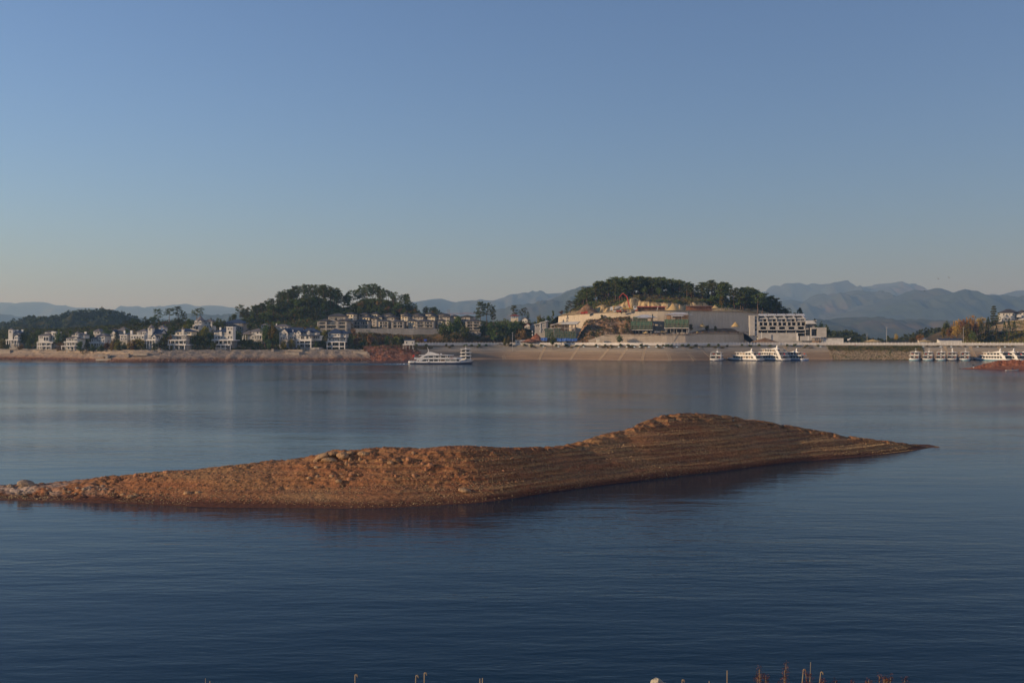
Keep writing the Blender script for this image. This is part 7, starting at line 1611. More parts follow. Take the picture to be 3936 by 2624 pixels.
L2 = [(60, 1100, 1235, 90, 22, 'rust1', 'rust tree left of the cone-towered villa'), (170, 1080, 1240, 140, 23, 'yellow1', 'yellow tree touching the cone-towered villa'), (380, 1150, 1255, 110, 19, 'broad2', 'bush at the foot of the cone-towered villa'), (480, 1100, 1255, 120, 22, 'broad0', 'green tree right of the cone-towered villa'), (555, 850, 1180, 130, 46, 'broad1', 'tall green tree between cone tower and cream grey villa'), (540, 1050, 1250, 130, 26, 'yellow0', 'olive tree left of the four-storey villa'), (680, 855, 1000, 120, 60, 'broad0', 'green tree behind the four-storey villa'), (640, 1000, 1120, 90, 40, 'rust0', 'brown bush left of the four-storey villa'), (930, 765, 920, 120, 84, 'broad2', 'dark tree left of the witch-hat roof'), (880, 840, 960, 100, 70, 'yellow1', 'yellow-green treetop left of the witch-hat villa'),
      (1180, 865, 1080, 140, 60, 'yellow0', 'bright olive tree below the witch-hat villa'), (1050, 985, 1250, 150, 24, 'broad0', 'dark tree right of the four-storey villa'), (1150, 1010, 1255, 160, 22, 'broad1', 'big dark tree in the middle of the villa row'), (1250, 990, 1255, 150, 26, 'broad2', 'dark tree left of the blue-roofed tower villa'), (1320, 1110, 1265, 110, 20, 'broad0', 'shaded tree at the foot of the blue-roofed tower villa'), (1390, 745, 920, 150, 84, 'broad1', 'dark tree right of the witch-hat villa'), (1290, 745, 800, 110, 104, 'broad0', 'treetop peeking over the witch-hat villa'), (1650, 690, 790, 150, 118, 'broad2', 'rounded tree on the skyline above the dark blue roof'), (1480, 780, 860, 80, 110, 'broad1', 'treetop left of the dark blue roof'),
      (1700, 960, 1230, 150, 30, 'broad0', 'dark tree right of the white square tower'), (1800, 1080, 1255, 150, 22, 'broad1', 'shaded tree under the corner porch'), (1920, 1090, 1255, 150, 22, 'broad2', 'shaded tree below the broad grey roof'), (2040, 1100, 1255, 150, 22, 'broad0', 'dark tree right below the broad grey roof villa'), (1885, 775, 920, 110, 84, 'broad1', 'round dark tree behind the broad grey roof, left'), (2000, 795, 940, 150, 78, 'conifer0', 'dark conifer mass behind the broad grey roof'), (2170, 860, 1200, 170, 48, 'broad2', 'large dark tree right of the broad grey roof'), (2260, 890, 1250, 150, 30, 'yellow1', 'olive brown tree between villa groups')]
for x, t, bs, w, off, key, lab in L2: gt(500, x, t, bs, w * 1.2, HDt(500, x, off), key, lab, GTR)
L3 = [(80, 860, 1250, 160, 36, 'broad0', 'large dark tree left of the steep gable villa'), (190, 850, 1200, 170, 48, 'yellow1', 'tall olive tree left of the steep gable villa'), (250, 1000, 1255, 130, 22, 'broad1', 'dark tree below the steep gable villa'), (120, 1090, 1255, 140, 20, 'broad2', 'low dark tree near the concrete steps'), (370, 1095, 1255, 110, 20, 'yellow0', 'yellowish bush under the steep gable villa'), (495, 1075, 1255, 120, 21, 'yellow1', 'bright yellow-green tree left of the pillared villa'), (620, 1165, 1232, 50, 18, 'broad0', 'small shrub tree in front of the pillared villa'), (880, 1110, 1250, 100, 21, 'broad1', 'green tree right of the pillared villa'), (985, 1030, 1250, 130, 26, 'broad2', 'leafy green tree between pillared and stilt villas'), (905, 875, 960, 110, 80, 'yellow1', 'pale bush left of the large grey stone house'), (1030, 930, 1010, 110, 66, 'yellow0', 'olive tree in front of the large grey stone house'),
      (1420, 1010, 1250, 130, 24, 'broad0', 'dark tree right of the stilt villa'), (1480, 900, 990, 110, 70, 'rust1', 'brown bush right of the large grey stone house'), (1530, 1005, 1230, 150, 34, 'rust0', 'rust brown tree right of the stilt villa'), (1640, 1080, 1240, 130, 26, 'broad1', 'dark green tree between two rust trees'), (1750, 1000, 1220, 190, 40, 'rust1', 'widest rust brown tree above the red bank'), (1830, 1100, 1240, 120, 28, 'yellow1', 'olive tree right of the widest rust tree'), (1930, 1060, 1240, 150, 32, 'rust0', 'orange-brown bush left of the green hedge trees'), (2020, 1040, 1250, 150, 32, 'broad2', 'dense green tree above the red earth bank'), (2130, 1030, 1240, 160, 36, 'broad0', 'broad green tree in the middle above the red bank'), (2240, 1040, 1200, 150, 38, 'broad1', 'green tree left of the stilt hut'), (2080, 1150, 1290, 110, 18, 'brown0', 'dry brown bush on the red earth bank')]
for x, t, bs, w, off, key, lab in L3: gt(1000, x, t, bs, w, HDt(1000, x, off), key, lab, 'trees between villas and promenade')
L4 = [(100, 1035, 1180, 150, 668, 'yellow1', 'yellow-green tree behind the stilt hut, left'), (200, 1050, 1150, 120, 672, 'broad0', 'green tree just behind the stilt hut'), (355, 1045, 1130, 80, 676, 'yellow0', 'olive tree right of the stilt hut'), (480, 1040, 1130, 140, 684, 'rust0', 'brown tree behind the promenade fence, left end'), (440, 1120, 1180, 70, 668, 'broad2', 'green bush at the left end of the fence'),
      (830, 800, 1120, 220, 704, 'broad0', 'large dark tree left in the clump before the terraced houses'), (960, 780, 1120, 230, 702, 'broad1', 'tall dark tree in the clump before the terraced houses'), (1080, 730, 1110, 200, 706, 'broad2', 'tallest dark tree of the clump before the terraced houses'), (1180, 850, 1115, 200, 700, 'broad0', 'dark tree at the right of the clump before the terraced houses'), (900, 950, 1120, 180, 694, 'conifer0', 'pointed dark tree in front of the clump'), (1040, 960, 1120, 180, 692, 'broad1', 'shaded tree in front of the clump'),
      (1430, 515, 810, 190, 742, 'pine1', 'tall round-headed tree standing alone right of the houses, left stem'), (1530, 520, 810, 200, 744, 'pine3', 'tall round-headed tree standing alone, right stem'), (1630, 575, 780, 110, 742, 'pine0', 'slimmer pine leaning right of the tall pair'), (1380, 640, 790, 90, 742, 'pine2', 'short pine left of the tall pair'), (1350, 715, 800, 80, 738, 'rust0', 'reddish bush left of the tall pair'),
      (1480, 790, 1100, 190, 714, 'broad1', 'dark tree below the tall pair'), (1580, 830, 1110, 190, 706, 'broad2', 'dark shaded tree right of the last balconied house'), (1700, 780, 1100, 200, 722, 'broad0', 'dark tree right below the tall pair'), (1810, 750, 1090, 210, 730, 'broad1', 'large dark tree left of the red pavilion'), (1900, 830, 1100, 190, 712, 'broad2', 'dark tree below the red pavilion'), (2000, 770, 1060, 190, 730, 'broad0', 'dark tree right below the red pavilion'), (2080, 790, 1000, 130, 735, 'conifer0', 'dark conifer left of the grey gabled house'), (1740, 950, 1110, 170, 698, 'broad0', 'shaded tree in the hollow behind the fence'), (1640, 960, 1115, 160, 696, 'broad1', 'dark tree low behind the fence'),
      (1970, 565, 720, 120, 795, 'pine1', 'pine behind the red pavilion, left of two'), (2090, 595, 760, 130, 785, 'pine3', 'round-topped pine right of the red pavilion'), (2185, 655, 760, 60, 780, 'pine0', 'small ragged pine above the grey gabled house'), (2090, 915, 1100, 220, 694, 'rust1', 'big rust brown tree beside the utility pole'), (1820, 1050, 1130, 70, 682, 'yellow0', 'thin olive bush behind the fence'), (1880, 1030, 1130, 60, 682, 'yellow1', 'second thin olive bush behind the fence')]
for x, t, bs, w, D, key, lab in L4: gt(1500, x, t, bs, w, D, key, lab, 'trees on the middle shore')
L5 = [(795, 490, 690, 190, 744, 'pine1', 'wide pine standing left of the construction hill'), (730, 570, 700, 110, 742, 'pine4', 'smaller pine left of the wide one'), (650, 620, 720, 90, 740, 'rust0', 'bare reddish tree at the left foot of the hill'), (520, 655, 850, 90, 730, 'pine2', 'slender tree above the slanted grey roof'), (370, 720, 860, 150, 728, 'broad0', 'bushy tree behind the bare grey house'), (300, 700, 830, 100, 732, 'yellow1', 'olive tree behind the small white gables'), (440, 720, 860, 110, 734, 'broad2', 'dark bush left of the slender tree'), (510, 975, 1115, 150, 672, 'broad1', 'round dark tree in front of the green-netted half-built house'), (1290, 700, 800, 80, 712, 'broad2', 'small dark tree on the spoil slope against the tall wall'), (1580, 1012, 1118, 130, 667.5, 'broad0', 'dark bush casting its shadow on the low wall')]
for x, t, bs, w, D, key, lab in L5: gt(2000, x, t, bs, w, D, key, lab, 'trees around the building site')
def gt_abs(ox, x, top, base, w, D, key, lab, group=None, sc=4.127, oy=1040):
    """tree on the site terrace or hill, foot read off the photograph"""
    k = D / F / sc; X_, zt, zb = WX(ox + x / sc, D), WZ(oy + top / sc, D), WZ(oy + base / sc, D); s_ = (zt - zb) / PROTO[key][2]
    nm = {'p': 'pine_tree', 'b': 'garden_tree', 'y': 'yellowing_tree'}[key[0]]
    tree(key, X_, D, zb, zt - zb, nm, lab, 'tree', group, (w * k) / (PW[[q for q in PW if key.startswith(q)][0]] * s_))
gt_abs(2500, 1130, 385, 600, 90, 735, 'yellow0', 'pale green slender tree in front of the shaded wood', 'trees around the building site'); gt_abs(2500, 640, 840, 985, 80, 690, 'yellow1', 'olive sapling right of the scaffolded pair', 'trees around the building site'); gt_abs(2500, 900, 855, 985, 80, 694, 'yellow0', 'small yellowish tree on the terrace', 'trees around the building site'); gt_abs(2500, 1030, 875, 990, 60, 694, 'yellow1', 'thinner yellowish tree on the terrace', 'trees around the building site')
L7 = [(390, 590, 850, 200, 790, 'conifer0', 'dark fir rising behind the saw-tooth roofs'), (300, 675, 850, 120, 795, 'pine4', 'dark pine left of the fir'), (200, 670, 800, 90, 800, 'pine2', 'short dark pine at the right foot of the hill'), (625, 765, 1080, 140, 770, 'conifer0', 'dark conifer behind the entrance hall'), (725, 800, 1080, 160, 765, 'broad0', 'dark tree behind the square block'), (825, 850, 1085, 160, 755, 'broad1', 'dark tree right of the square block'), (770, 900, 1080, 130, 750, 'conifer0', 'dark pointed tree peeping over the square block'), (1915, 990, 1125, 90, 720, 'orange1', 'small orange tree right of the tall lone pole'), (1785, 1030, 1120, 80, 740, 'broad2', 'dark bush beside the tall lone pole'), (2290, 1000, 1120, 140, 720, 'orange2', 'orange bush left of the soil heaps'), (2180, 1060, 1125, 120, 715, 'yellow1', 'low olive bush left of the orange bush'), (1380, 1050, 1120, 60, 740, 'conifer0', 'dark shrub left of the timber heap')]
for x, t, bs, w, D, key, lab in L7: gt(2980, x, t, bs, w, D, key, lab, 'trees behind the right promenade')
AG = 'autumn trees at the right'
L8 = [(950, 590, 960, 150, 728, 'broad0', 'green tree at the left of the autumn grove'), (1000, 660, 970, 180, 716, 'rust0', 'rust tree low at the left of the autumn grove'), (1120, 540, 970, 210, 724, 'orange0', 'bright orange tree in the autumn grove'), (1110, 680, 970, 200, 706, 'orange1', 'brownish orange tree in front of the autumn grove'), (1240, 560, 970, 200, 712, 'rust1', 'russet tree in the middle of the autumn grove'), (1370, 490, 970, 230, 726, 'orange2', 'tallest golden tree of the autumn grove'), (1300, 640, 970, 180, 704, 'yellow0', 'olive tree at the front right of the autumn grove'), (1540, 500, 900, 190, 732, 'orange0', 'golden orange tree right of the tallest one'), (1440, 600, 960, 180, 714, 'rust0', 'russet tree behind the cypresses'), (1390, 780, 960, 130, 700, 'broad1', 'dark green bush right of the utility pole'), (880, 700, 970, 110, 730, 'yellow1', 'olive bush at the left foot of the autumn grove'), (1430, 820, 960, 120, 698, 'broad2', 'green bush below the first cypress'),
      (1545, 650, 880, 115, 706, 'cypress0', 'broadest dark cypress, first from the left'), (1650, 590, 860, 90, 712, 'cypress1', 'slim cypress, second from the left'), (1740, 575, 840, 90, 714, 'cypress0', 'tall slim cypress in front of the cedar'), (1817, 690, 860, 95, 704, 'cypress1', 'short cypress fourth from the left'), (1962, 615, 850, 90, 706, 'cypress0', 'cypress just left of the tallest one'), (2038, 585, 850, 100, 705, 'cypress1', 'tallest cypress in front of the white villa'), (2135, 610, 830, 95, 706, 'cypress0', 'rightmost cypress in front of the sandy slope'), (1770, 340, 680, 190, 734, 'cedar0', 'tall layered cedar left of the hilltop villa'), (1670, 545, 680, 110, 738, 'conifer0', 'dark conifer left of the cedar'), (1860, 480, 640, 90, 740, 'pine2', 'thin pine between cedar and villa')]
for x, t, bs, w, D, key, lab in L8: gt(3436, x, t, bs, w, D, key, lab, AG if key[0] in 'obry' else 'cypresses and conifers at the right', 4.612, 1100)
# pines on the skyline behind the villas
SKY_P = [(500, 445, 622, 830, 150, 790, 'pine1', 'flat-topped pine on the skyline, left of the pair'), (500, 620, 598, 800, 190, 790, 'pine3', 'wide flat-topped pine on the skyline behind the villas'), (500, 765, 582, 790, 130, 795, 'pine1', 'tall pine right of the wide one on the skyline'), (500, 825, 640, 790, 80, 792, 'pine4', 'thin half-bare pine on the skyline'), (500, 875, 655, 800, 80, 792, 'pine2', 'small pine left of the witch-hat roof'), (500, 1055, 598, 780, 180, 790, 'pine3', 'umbrella-shaped pine right above the witch-hat roof'), (500, 390, 715, 850, 170, 780, 'broad0', 'dark bush below the skyline pines'), (500, 760, 740, 870, 180, 776, 'broad1', 'dark bush between the skyline pines'), (500, 300, 770, 850, 120, 784, 'broad2', 'dark bush at the left of the skyline pines'), (500, 560, 800, 860, 160, 770, 'rust0', 'brown bush below the wide skyline pine'), (0, 1985, 800, 960, 130, 770, 'pine1', 'pine in front of the rounded hill, left of two'), (0, 2115, 775, 940, 140, 772, 'pine3', 'pine in front of the rounded hill, right of two'), (0, 2290, 740, 930, 120, 775, 'pine2', 'ragged pine where the rounded hill ends'), (500, 1740, 548, 760, 140, 800, 'pine3', 'lone flat-topped pine at the left foot of the pine hill'), (500, 1790, 620, 770, 70, 800, 'pine0', 'thin pine beside the lone flat-topped one'), (500, 1970, 690, 800, 130, 790, 'broad1', 'dark tree at the left foot of the pine hill'), (500, 50, 770, 900, 130, 772, 'pine4', 'dim pine behind the wide white villa')]
for ox, x, t, bs, w, D, key, lab in SKY_P: gt(ox, x, t, bs, w, D, key, lab, 'pines on the skyline behind the villas')
gt(0, 1615, 563, 612, 26, 1495, 'pine2', 'lone tree standing on top of the rounded far hill', None)
# clipped shrubs along the embankment ledge
SG = 'shrubs along the embankment ledge'
def ledge(px, off, z, h, w, key, lab):
    x, y, nx, ny = [float(v[0]) for v in shore_path(px, px + 8, .5)]; tree(key, x + nx * off, y + ny * off, z, h, 'shrub', lab, 'shrub', SG, w / (2.3 * h / 1.6))
for i, px in enumerate([1652, 1683, 1745, 1772, 1818, 1850, 1885, 1910, 1958, 1995, 2015, 2058, 2108, 2140, 2176, 2200, 2248, 2280, 2306, 2334, 2372, 2398, 2442, 2470, 2515, 2547, 2585, 2600, 2620, 2675, 2706, 2742, 2780, 2818, 2850, 2905, 2935, 2965, 3000, 3060, 3090, 3132, 3170]):
    ledge(px + rng.uniform(-3, 3), 16.7, 8.0, rng.uniform(1.5, 2.5), rng.uniform(2.2, 3.6), 'shrub%d' % (i % 2), 'dark green shrub on the ledge below the promenade fence')
for i, px in enumerate([1672, 1760, 1870, 1890, 2020, 2040, 2152, 2170, 2282, 2300, 2388, 2400, 2455, 2535, 2620, 2704, 2800, 2825, 3118, 3140]):
    ledge(px + rng.uniform(-3, 3), 14.0, 7.1, rng.uniform(1.0, 1.6), rng.uniform(2.8, 4.4), 'brown%d' % (i % 2), 'brownish shrub on the revetment slope under the ledge')
for i, px in enumerate([3590, 3612, 3632, 3670, 3690, 3712, 3735, 3772, 3795, 3820, 3842, 3862, 3885, 3910, 3930]):
    ledge(px, 16.9, 8.0, rng.uniform(.8, 1.2), rng.uniform(2.6, 4.0), 'brown%d' % (i % 2), 'low dark hedge plant on the ledge above the right-hand boats')

# ------------------------------------------------------------------ rubble and stones
def rock_mesh(seed, sub=1, name='rock', m=None):
    import bmesh
    bm = bmesh.new(); bmesh.ops.create_icosphere(bm, subdivisions=sub, radius=1.0); r = random.Random(seed); o = r.uniform(0, 50)
    for v in bm.verts:
        c = v.co; n_ = float(fbm(c.x * 1.3 + o, c.y * 1.3 + c.z * .9 + o, 3, seed)); v.co = c * (.72 + .55 * n_); v.co.z *= .72
    me = bpy.data.meshes.new(name); bm.to_mesh(me); bm.free(); me.materials.append(m); return me
RIPM = mat('riprap_stone', (0.25, 0.19, 0.12), 0.95, (0.38, 0.30, 0.21), 0.5)
def stones(label, m, pts, size, seed, name='rubble'):
    import bmesh
    base = [(0, 0, .62), (.9, .1, .1), (.3, .85, 0), (-.75, .5, .1), (-.7, -.55, 0), (.35, -.85, .1), (0, 0, -.5)]; fc = [(0, 1, 2), (0, 2, 3), (0, 3, 4), (0, 4, 5), (0, 5, 1), (6, 2, 1), (6, 3, 2), (6, 4, 3), (6, 5, 4), (6, 1, 5)]
    r = random.Random(seed); mb = MB()
    for (x, y, z) in pts:
        s_ = r.uniform(*size) * (1.6 if r.random() < .1 else 1); M = Matrix.Rotation(r.uniform(0, 6.3), 3, 'Z') @ Matrix.Rotation(r.uniform(-.7, .7), 3, 'X'); n0 = len(mb.v)
        for b_ in base:
            v = M @ Vector((b_[0] * s_ * r.uniform(.7, 1.2), b_[1] * s_ * r.uniform(.6, 1.1), b_[2] * s_ * r.uniform(.6, 1.1))); mb.v.append((x + v.x, y + v.y, z + v.z))
        mb.f += [tuple(n0 + q for q in f) for f in fc]
    return tag(mb.build(name, m), label, None, None, 'stuff')
def shore_pts(px0, px1, o0, o1, prof, n, seed):
    r = random.Random(seed); x, y, nx, ny = shore_path(px0, px1, .5); out = []; pr = np.array(prof)
    for _ in range(n):
        i = r.randrange(len(x)); o = r.uniform(o0, o1); out.append((x[i] + nx[i] * o + r.uniform(-.3, .3), y[i] + ny[i] * o, float(np.interp(o, pr[:, 0], pr[:, 1])) + .02))
    return out
stones('rubble stones on the slope right of the boat cluster', RIPM, shore_pts(3200, 3560, -.4, 10, [(0, .35), (10, 5.75)], 3000, 51), (.22, .5), 52)
stones('red rubble along the foot of the villa shore', mat('red_rubble_stone', (.20, .085, .05), .95, (.34, .21, .15), .6), shore_pts(0, 1420, -1, 3.4, PROF_L, 2300, 53), (.18, .45), 54)
stones('stones scattered on the red earth bank', mat('pink_rubble_stone', (.26, .12, .075), .95, (.42, .27, .20), .7), shore_pts(1405, 1665, -.5, 12, [(0, 0), (5, 2.3), (8, 3.7), (10, 5.4), (13, 6.7)], 700, 55), (.15, .4), 56)
stones('stones at the water line of the embankment', RIPM, shore_pts(1660, 3200, -.6, .5, [(0, 0.05), (1, .5)], 700, 57), (.12, .34), 58)
stones('rubble on the edge of the site terrace', SPOIL, [(x, float(np.interp(x, lw[:, 0], lw[:, 1])) + rng.uniform(.4, 3), float(np.interp(x, lw[:, 0], lw[:, 2])) + rng.uniform(-.1, .5)) for x in [rng.uniform(lw[3][0], lw[-1][0] + 4) for _ in range(420)]], (.2, .55), 59)
# broken concrete blocks along the villa bank
CBL = mat('broken_concrete', (.34, .28, .21), .95, (.42, .35, .27), .6)
for i, (px, y0, w, h, lab) in enumerate(((22, 1345, 7, 4.4, 'big square concrete buttress at the left edge of the bank'), (395, 1361, 5, .9, 'pale concrete slab lying on the bank below the villas'), (400, 1377, 9, .8, 'long flat concrete slab at the water line'), (412, 1362, 1.3, 2.0, 'dark concrete stub on the bank'), (492, 1358, 1.2, 1.6, 'second dark concrete stub further right'), (540, 1356, 8, 1.0, 'long pale ledge of concrete below the cone-towered villa'), (1125, 1352, 8, 1.2, 'stepped concrete landing below the pillared villa'), (1135, 1343, 9, .9, 'upper step of the concrete landing'), (1385, 1350, 9, 2.2, 'concrete wall end beside the red earth bank'), (1048, 1341, 1.2, 2.4, 'leaning concrete ramp rail left of the landing'))):
    D = Dsh_px(px) + np.interp(y0, [1343, 1350, 1360, 1377], [12, 9.5, 5, 1]); r = empty('concrete_block', (WX(px, D), D, WZ(y0, D) - h), rng.uniform(-.1, .1)); tag(r, lab, 'concrete block', 'concrete blocks on the villa bank'); MB().prism([(-w / 2, -.6), (w / 2, -.6), (w / 2 * .96, h), (-w / 2 * .98, h * .97)], -1.2, 2.5, 'y').build('block', CBL, r); MB().box(-w / 2 + .1, w / 2 - .12, -1.35, -.4, h * .97 - .02, h * 1.05).build('coping', CBL, r)

# ------------------------------------------------------------------ boulders and gravel on the island
BLD = [rock_mesh(600 + i, 3, 'boulder', None) for i in range(6)]
BM1 = mat('tan_boulder', (.27, .15, .072), .95, (.34, .215, .115), 1.5, bump=.6, bscale=6); BM2 = mat('grey_boulder', (.22, .15, .10), .95, (.29, .215, .15), 1.5, bump=.6, bscale=6); BM3 = mat('red_boulder', (.27, .115, .055), .95, (.33, .16, .08), 1.5, bump=.6, bscale=6)
_bm = {}
def boulder(px, py, w, h, m, lab, grp=None, yaw=None, tilt=0):
    p = island_at(px, py)
    if p is None: return
    i = rng.randrange(6); key = (i, m.name)
    if key not in _bm: me = BLD[i].copy(); me.materials.clear(); me.materials.append(m); me.polygons.foreach_set('use_smooth', [True] * len(me.polygons)); _bm[key] = me
    o = link('boulder', _bm[key], None, (p[0], p[1] + .1, p[2] + h * .12)); w, h = w * .72, h * .7; o.scale = (w / 2, w / 2 * .8, h / 2 / .6); o.rotation_euler = (0, tilt, rng.uniform(-.4, .4) if yaw is None else yaw); tag(o, lab, 'boulder', grp)
boulder(100, 1866, 2.1, .85, BM2, 'long grey boulder like a seal on the left tip of the island', None, .1, .16); boulder(38, 1872, .9, .5, BM2, 'smaller grey boulder left of the long one')
boulder(1235, 1760, 2.3, .7, BM1, 'long slanting tan slab on the crest of the left hump', None, .2, -.45); boulder(1275, 1748, 1.6, .6, BM1, 'tan slab topmost on the left hump', None, 0, -.2); boulder(1265, 1772, 1.9, .6, BM1, 'flat tan slab below the topmost one', None, .1, .12); boulder(1318, 1757, 1.6, .8, BM1, 'tan boulder right of the slab pile'); boulder(1345, 1744, 1.1, .5, BM1, 'small tan boulder behind the slab pile'); boulder(1395, 1748, 1.8, .6, BM1, 'low tan boulder on the crest right of the slab pile'); boulder(1345, 1772, .5, .6, BM1, 'small upright stone knob right of the slab pile'); boulder(1383, 1773, .5, .7, BM1, 'second upright stone knob right of the slab pile'); boulder(1785, 1888, 1.7, .5, BM1, 'pale slab near the water in the shaded hollow', None, 0, .2); boulder(1850, 1722, .4, .3, BM3, 'small stone on the saddle skyline'); boulder(2838, 1640, 1.3, .5, BM1, 'tan boulder on the right end of the right hump'); boulder(2820, 1618, .4, .35, BM2, 'pale stone on the skyline of the right hump'); boulder(1570, 1770, .7, .6, BM3, 'red boulder beside the dark clods on the left hump'); boulder(1588, 1745, .6, .45, BM1, 'tan stone high on the left hump')
for px, py in ((520, 1832), (590, 1834), (640, 1818), (560, 1847)): boulder(px, py, rng.uniform(.6, 1.3), rng.uniform(.4, .65), BM3, 'reddish boulder on the low ridge left of the hump', 'boulders on the low left ridge')
for _ in range(30): boulder(rng.uniform(60, 420), rng.uniform(1872, 1905), rng.uniform(.25, .75), rng.uniform(.2, .4), BM2, 'grey stone among the pale crust of the left tip', 'grey stones on the left tip')
for _ in range(30): boulder(rng.uniform(1150, 1720), rng.uniform(1765, 1850), rng.uniform(.3, .85), rng.uniform(.25, .55), rng.choice((BM1, BM3, BM3)), 'clod-like stone on the flank of the left hump', 'stones on the left hump')
for px, py in ((470, 1905), (500, 1912), (520, 1908), (1300, 1852), (760, 1895), (720, 1898)): boulder(px, py, rng.uniform(.6, 1.1), rng.uniform(.3, .5), BM1, 'tan stone low on the near beach of the island', 'stones on the near beach')
def island_gravel(n, seed, cond, size, m, label):
    r = random.Random(seed); pts = []
    while len(pts) < n:
        i, j = r.randrange(X.shape[0] - 1), r.randrange(13, 200)
        if Z[i, j] > .05 and cond(X[i, j], T[i, j], Z[i, j]): u = r.random(); pts.append((X[i, j] + u * (X[i + 1, j] - X[i, j]), Y[i, j] + u * (Y[i, j + 1] - Y[i, j]), Z[i, j] + .01))
    stones(label, m, pts, size, seed, 'gravel')
PEB = mat('tan_gravel', (.30, .19, .085), .95, (.40, .28, .14), 3); PEB2 = mat('red_clods', (.25, .10, .05), .95, (.34, .17, .085), 2)
island_gravel(9000, 71, lambda x, t, z: t < .9 and (x > -6 or t < .55) and vn(z * 3.1 + x * .05, x * .2) > .35, (.025, .075), PEB, 'tan gravel strewn along the ledges of the island')
island_gravel(2600, 72, lambda x, t, z: -36 < x < 4 and t > .3, (.03, .12), PEB2, 'red clods strewn over the left hump')
r = empty('stake', island_at(1892, 1848) or (0, 90, 1)); tag(r, 'thin wooden stake in the shaded hollow of the island', 'stake'); MB().tube((0, 0, -.1), (.02, 0, .3), .025, .02, 5).build('shaft', WOOD, r)

# ------------------------------------------------------------------ plants and rock at the camera's feet
STRAW = mat('dry_straw', (.22, .155, .085), .85, (.29, .21, .12), 20); WEED = leaf_mat('red_weed', (.055, .017, .014), (.11, .034, .024)); PALE = mat('pale_limestone', (.52, .44, .30), .95, (.64, .56, .42), 8, bump=.8, bscale=25)
def near_at(px, D): return (WX(px, D), D, near_z(WX(px, D), D))
for i, (px, top, lean, hook, lab) in enumerate(((1365, 2592, .0, True, 'dry stalk with a bent tip left of the middle, single'), (1599, 2595, .02, True, 'dry stalk with a hooked tip, left of the pair'), (1631, 2585, 0, True, 'taller dry stalk with a folded tip, right of the pair'), (1845, 2606, .0, False, 'left stalk of the short twin stalks'), (1855, 2604, .01, False, 'right stalk of the short twin stalks'), (790, 2605, 0, False, 'thin brown stalk at the lower left'), (807, 2616, 0, False, 'shortest brown stalk at the lower left'), (2795, 2575, 0, False, 'straight pale stalk left of the red weeds'), (3088, 2572, .05, True, 'leaning stalk with a hooked tip among the red weeds'), (3116, 2543, .02, False, 'tallest thin stalk behind the red weeds'), (3155, 2582, .06, True, 'leaning stalk right of the tallest one'), (2726, 2616, 0, False, 'short stalk right of the pale rock'), (2622, 2612, 0, True, 'tiny curled stalk beside the pale rock'))):
    D = 7.6; p = near_at(px, D); zt = WZ(top, D); h = zt - p[2]; r = empty('dry_stalk', p); tag(r, lab, 'stalk', 'dry stalks at the bottom edge'); mb = MB(); w = .0045 if 'thin' not in lab else .0025
    mb.tube((-lean, 0, -.05), (-lean * .4, 0, h * .5), w, w * .9, 5, False).tube((-lean * .4, 0, h * .5), (0, 0, h), w * .9, w * .8, 5); mb.build('stem', STRAW, r, True)
    if hook: MB().tube((0, 0, h), (.012, 0, h + .004), w, w, 5).tube((.012, 0, h + .004), (.018, 0, h - .018), w, w * .7, 5).build('bent_tip', STRAW, r, True)
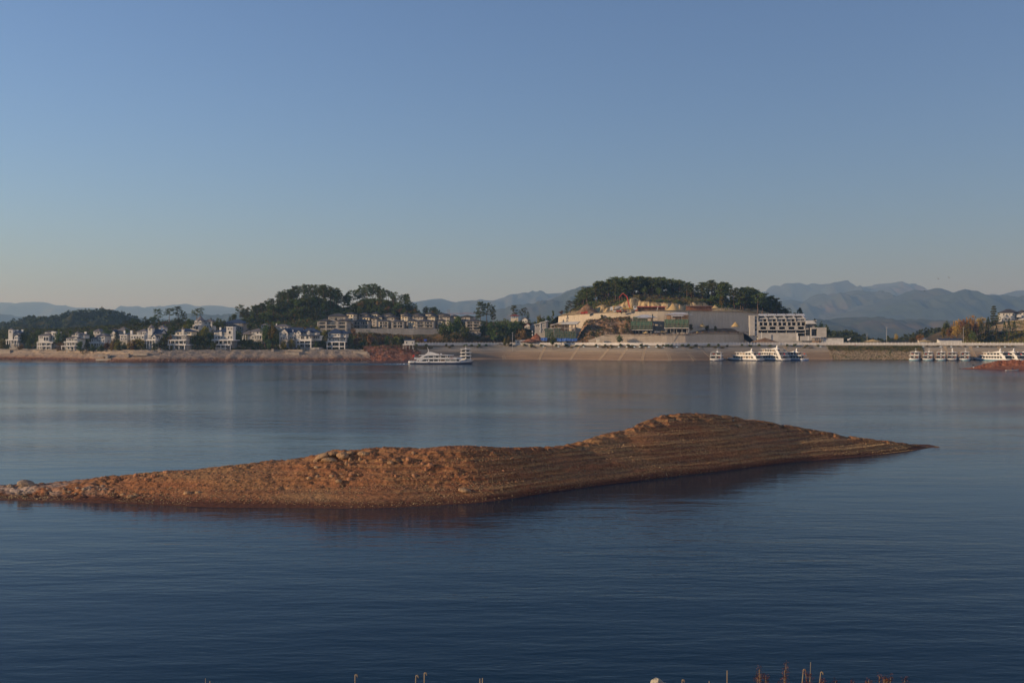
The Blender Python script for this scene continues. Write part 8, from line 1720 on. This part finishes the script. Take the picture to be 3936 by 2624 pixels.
for i, (px, top, w, lab) in enumerate(((2917, 2562, .055, 'red-brown weed with a single rounded head'), (2957, 2582, .075, 'low bushy red-brown weed'), (3020, 2536, .05, 'tallest red-brown weed, slender and knobbly'), (3130, 2570, .16, 'widest red-brown weed clump'), (3212, 2606, .07, 'low red-brown weed right of the clump'), (3283, 2614, .05, 'short red-brown tuft at the bottom edge'), (3385, 2578, .12, 'airy red-brown weed far right of the clump'), (3477, 2594, .055, 'rightmost red-brown weed at the edge'), (3345, 2606, .06, 'small red-brown tuft left of the airy weed'), (2997, 2616, .03, 'tiny red-brown sprig left of the tallest weed'))):
    D = 7.2; p = near_at(px, D); zt = WZ(top, D); h = zt - p[2]; r = empty('weed', p); tag(r, lab, 'weed', 'red-brown weeds at the bottom edge'); g = random.Random(800 + i); st = MB(); lf = MB(); n = max(3, int(w / .02))
    for j in range(n):
        bx, by = g.uniform(-.5, .5) * w, g.uniform(-.5, .5) * w; hh = h * (1 if j == 0 else g.uniform(.72, .97)); st.tube((bx * .2, by * .2, -.04), (bx, by, hh * .95), .0035, .002, 4, False)
        for q in range(60):
            f = 1 - abs(g.gauss(0, .17)); rad = (.013 + .014 * g.random()) * (1.2 if g.random() < .5 else .7); d = rdir(g); leafq(lf, (bx * f + d.x * rad, by * f + d.y * rad, hh * min(f, 1) - .004 + d.z * rad * .5), .0055, g)
    st.build('stem', STRAW, r); lf.build('foliage', WEED, r)
me = rock_mesh(900, 4, 'pale_rock', PALE); o = link('pale_rock', me, None, (WX(2524, 7.4), 7.4, WZ(2622, 7.4) - .03)); o.scale = (.05, .06, .09); tag(o, 'pale knobbly rock at the bottom edge right of centre', 'rock')
me = rock_mesh(901, 4, 'pale_rock', PALE); o = link('pale_rock', me, None, (WX(2553, 7.5), 7.5, WZ(2626, 7.5) - .03)); o.scale = (.04, .05, .05); tag(o, 'lower pale rock beside the knobbly one', 'rock')
# ------------------------------------------------------------------ air
def haze_box(density):
    x0, x1, y0, y1, z0, z1 = -23000, 23000, -400, 25000, -6, 860
    me = bpy.data.meshes.new('haze')
    v = [(x, y, z) for x in (x0, x1) for y in (y0, y1) for z in (z0, z1)]
    me.from_pydata(v, [], [(0, 1, 3, 2), (4, 6, 7, 5), (0, 4, 5, 1), (2, 3, 7, 6), (0, 2, 6, 4), (1, 5, 7, 3)])
    m = bpy.data.materials.new('haze_air'); m.use_nodes = True
    nt = m.node_tree; nt.nodes.remove(nt.nodes['Principled BSDF'])
    p = nt.nodes.new('ShaderNodeVolumePrincipled')
    p.inputs['Color'].default_value = (0.36, 0.63, 1.0, 1)
    p.inputs['Absorption Color'].default_value = (1, 1, 1, 1)
    p.inputs['Density'].default_value = density
    p.inputs['Anisotropy'].default_value = 0.25
    nt.links.new(p.outputs[0], nt.nodes['Material Output'].inputs['Volume'])
    me.materials.append(m)
    return tag(link('haze', me), 'thin blue haze lying over the valley', None, None, 'stuff')
haze_box(0.00011)
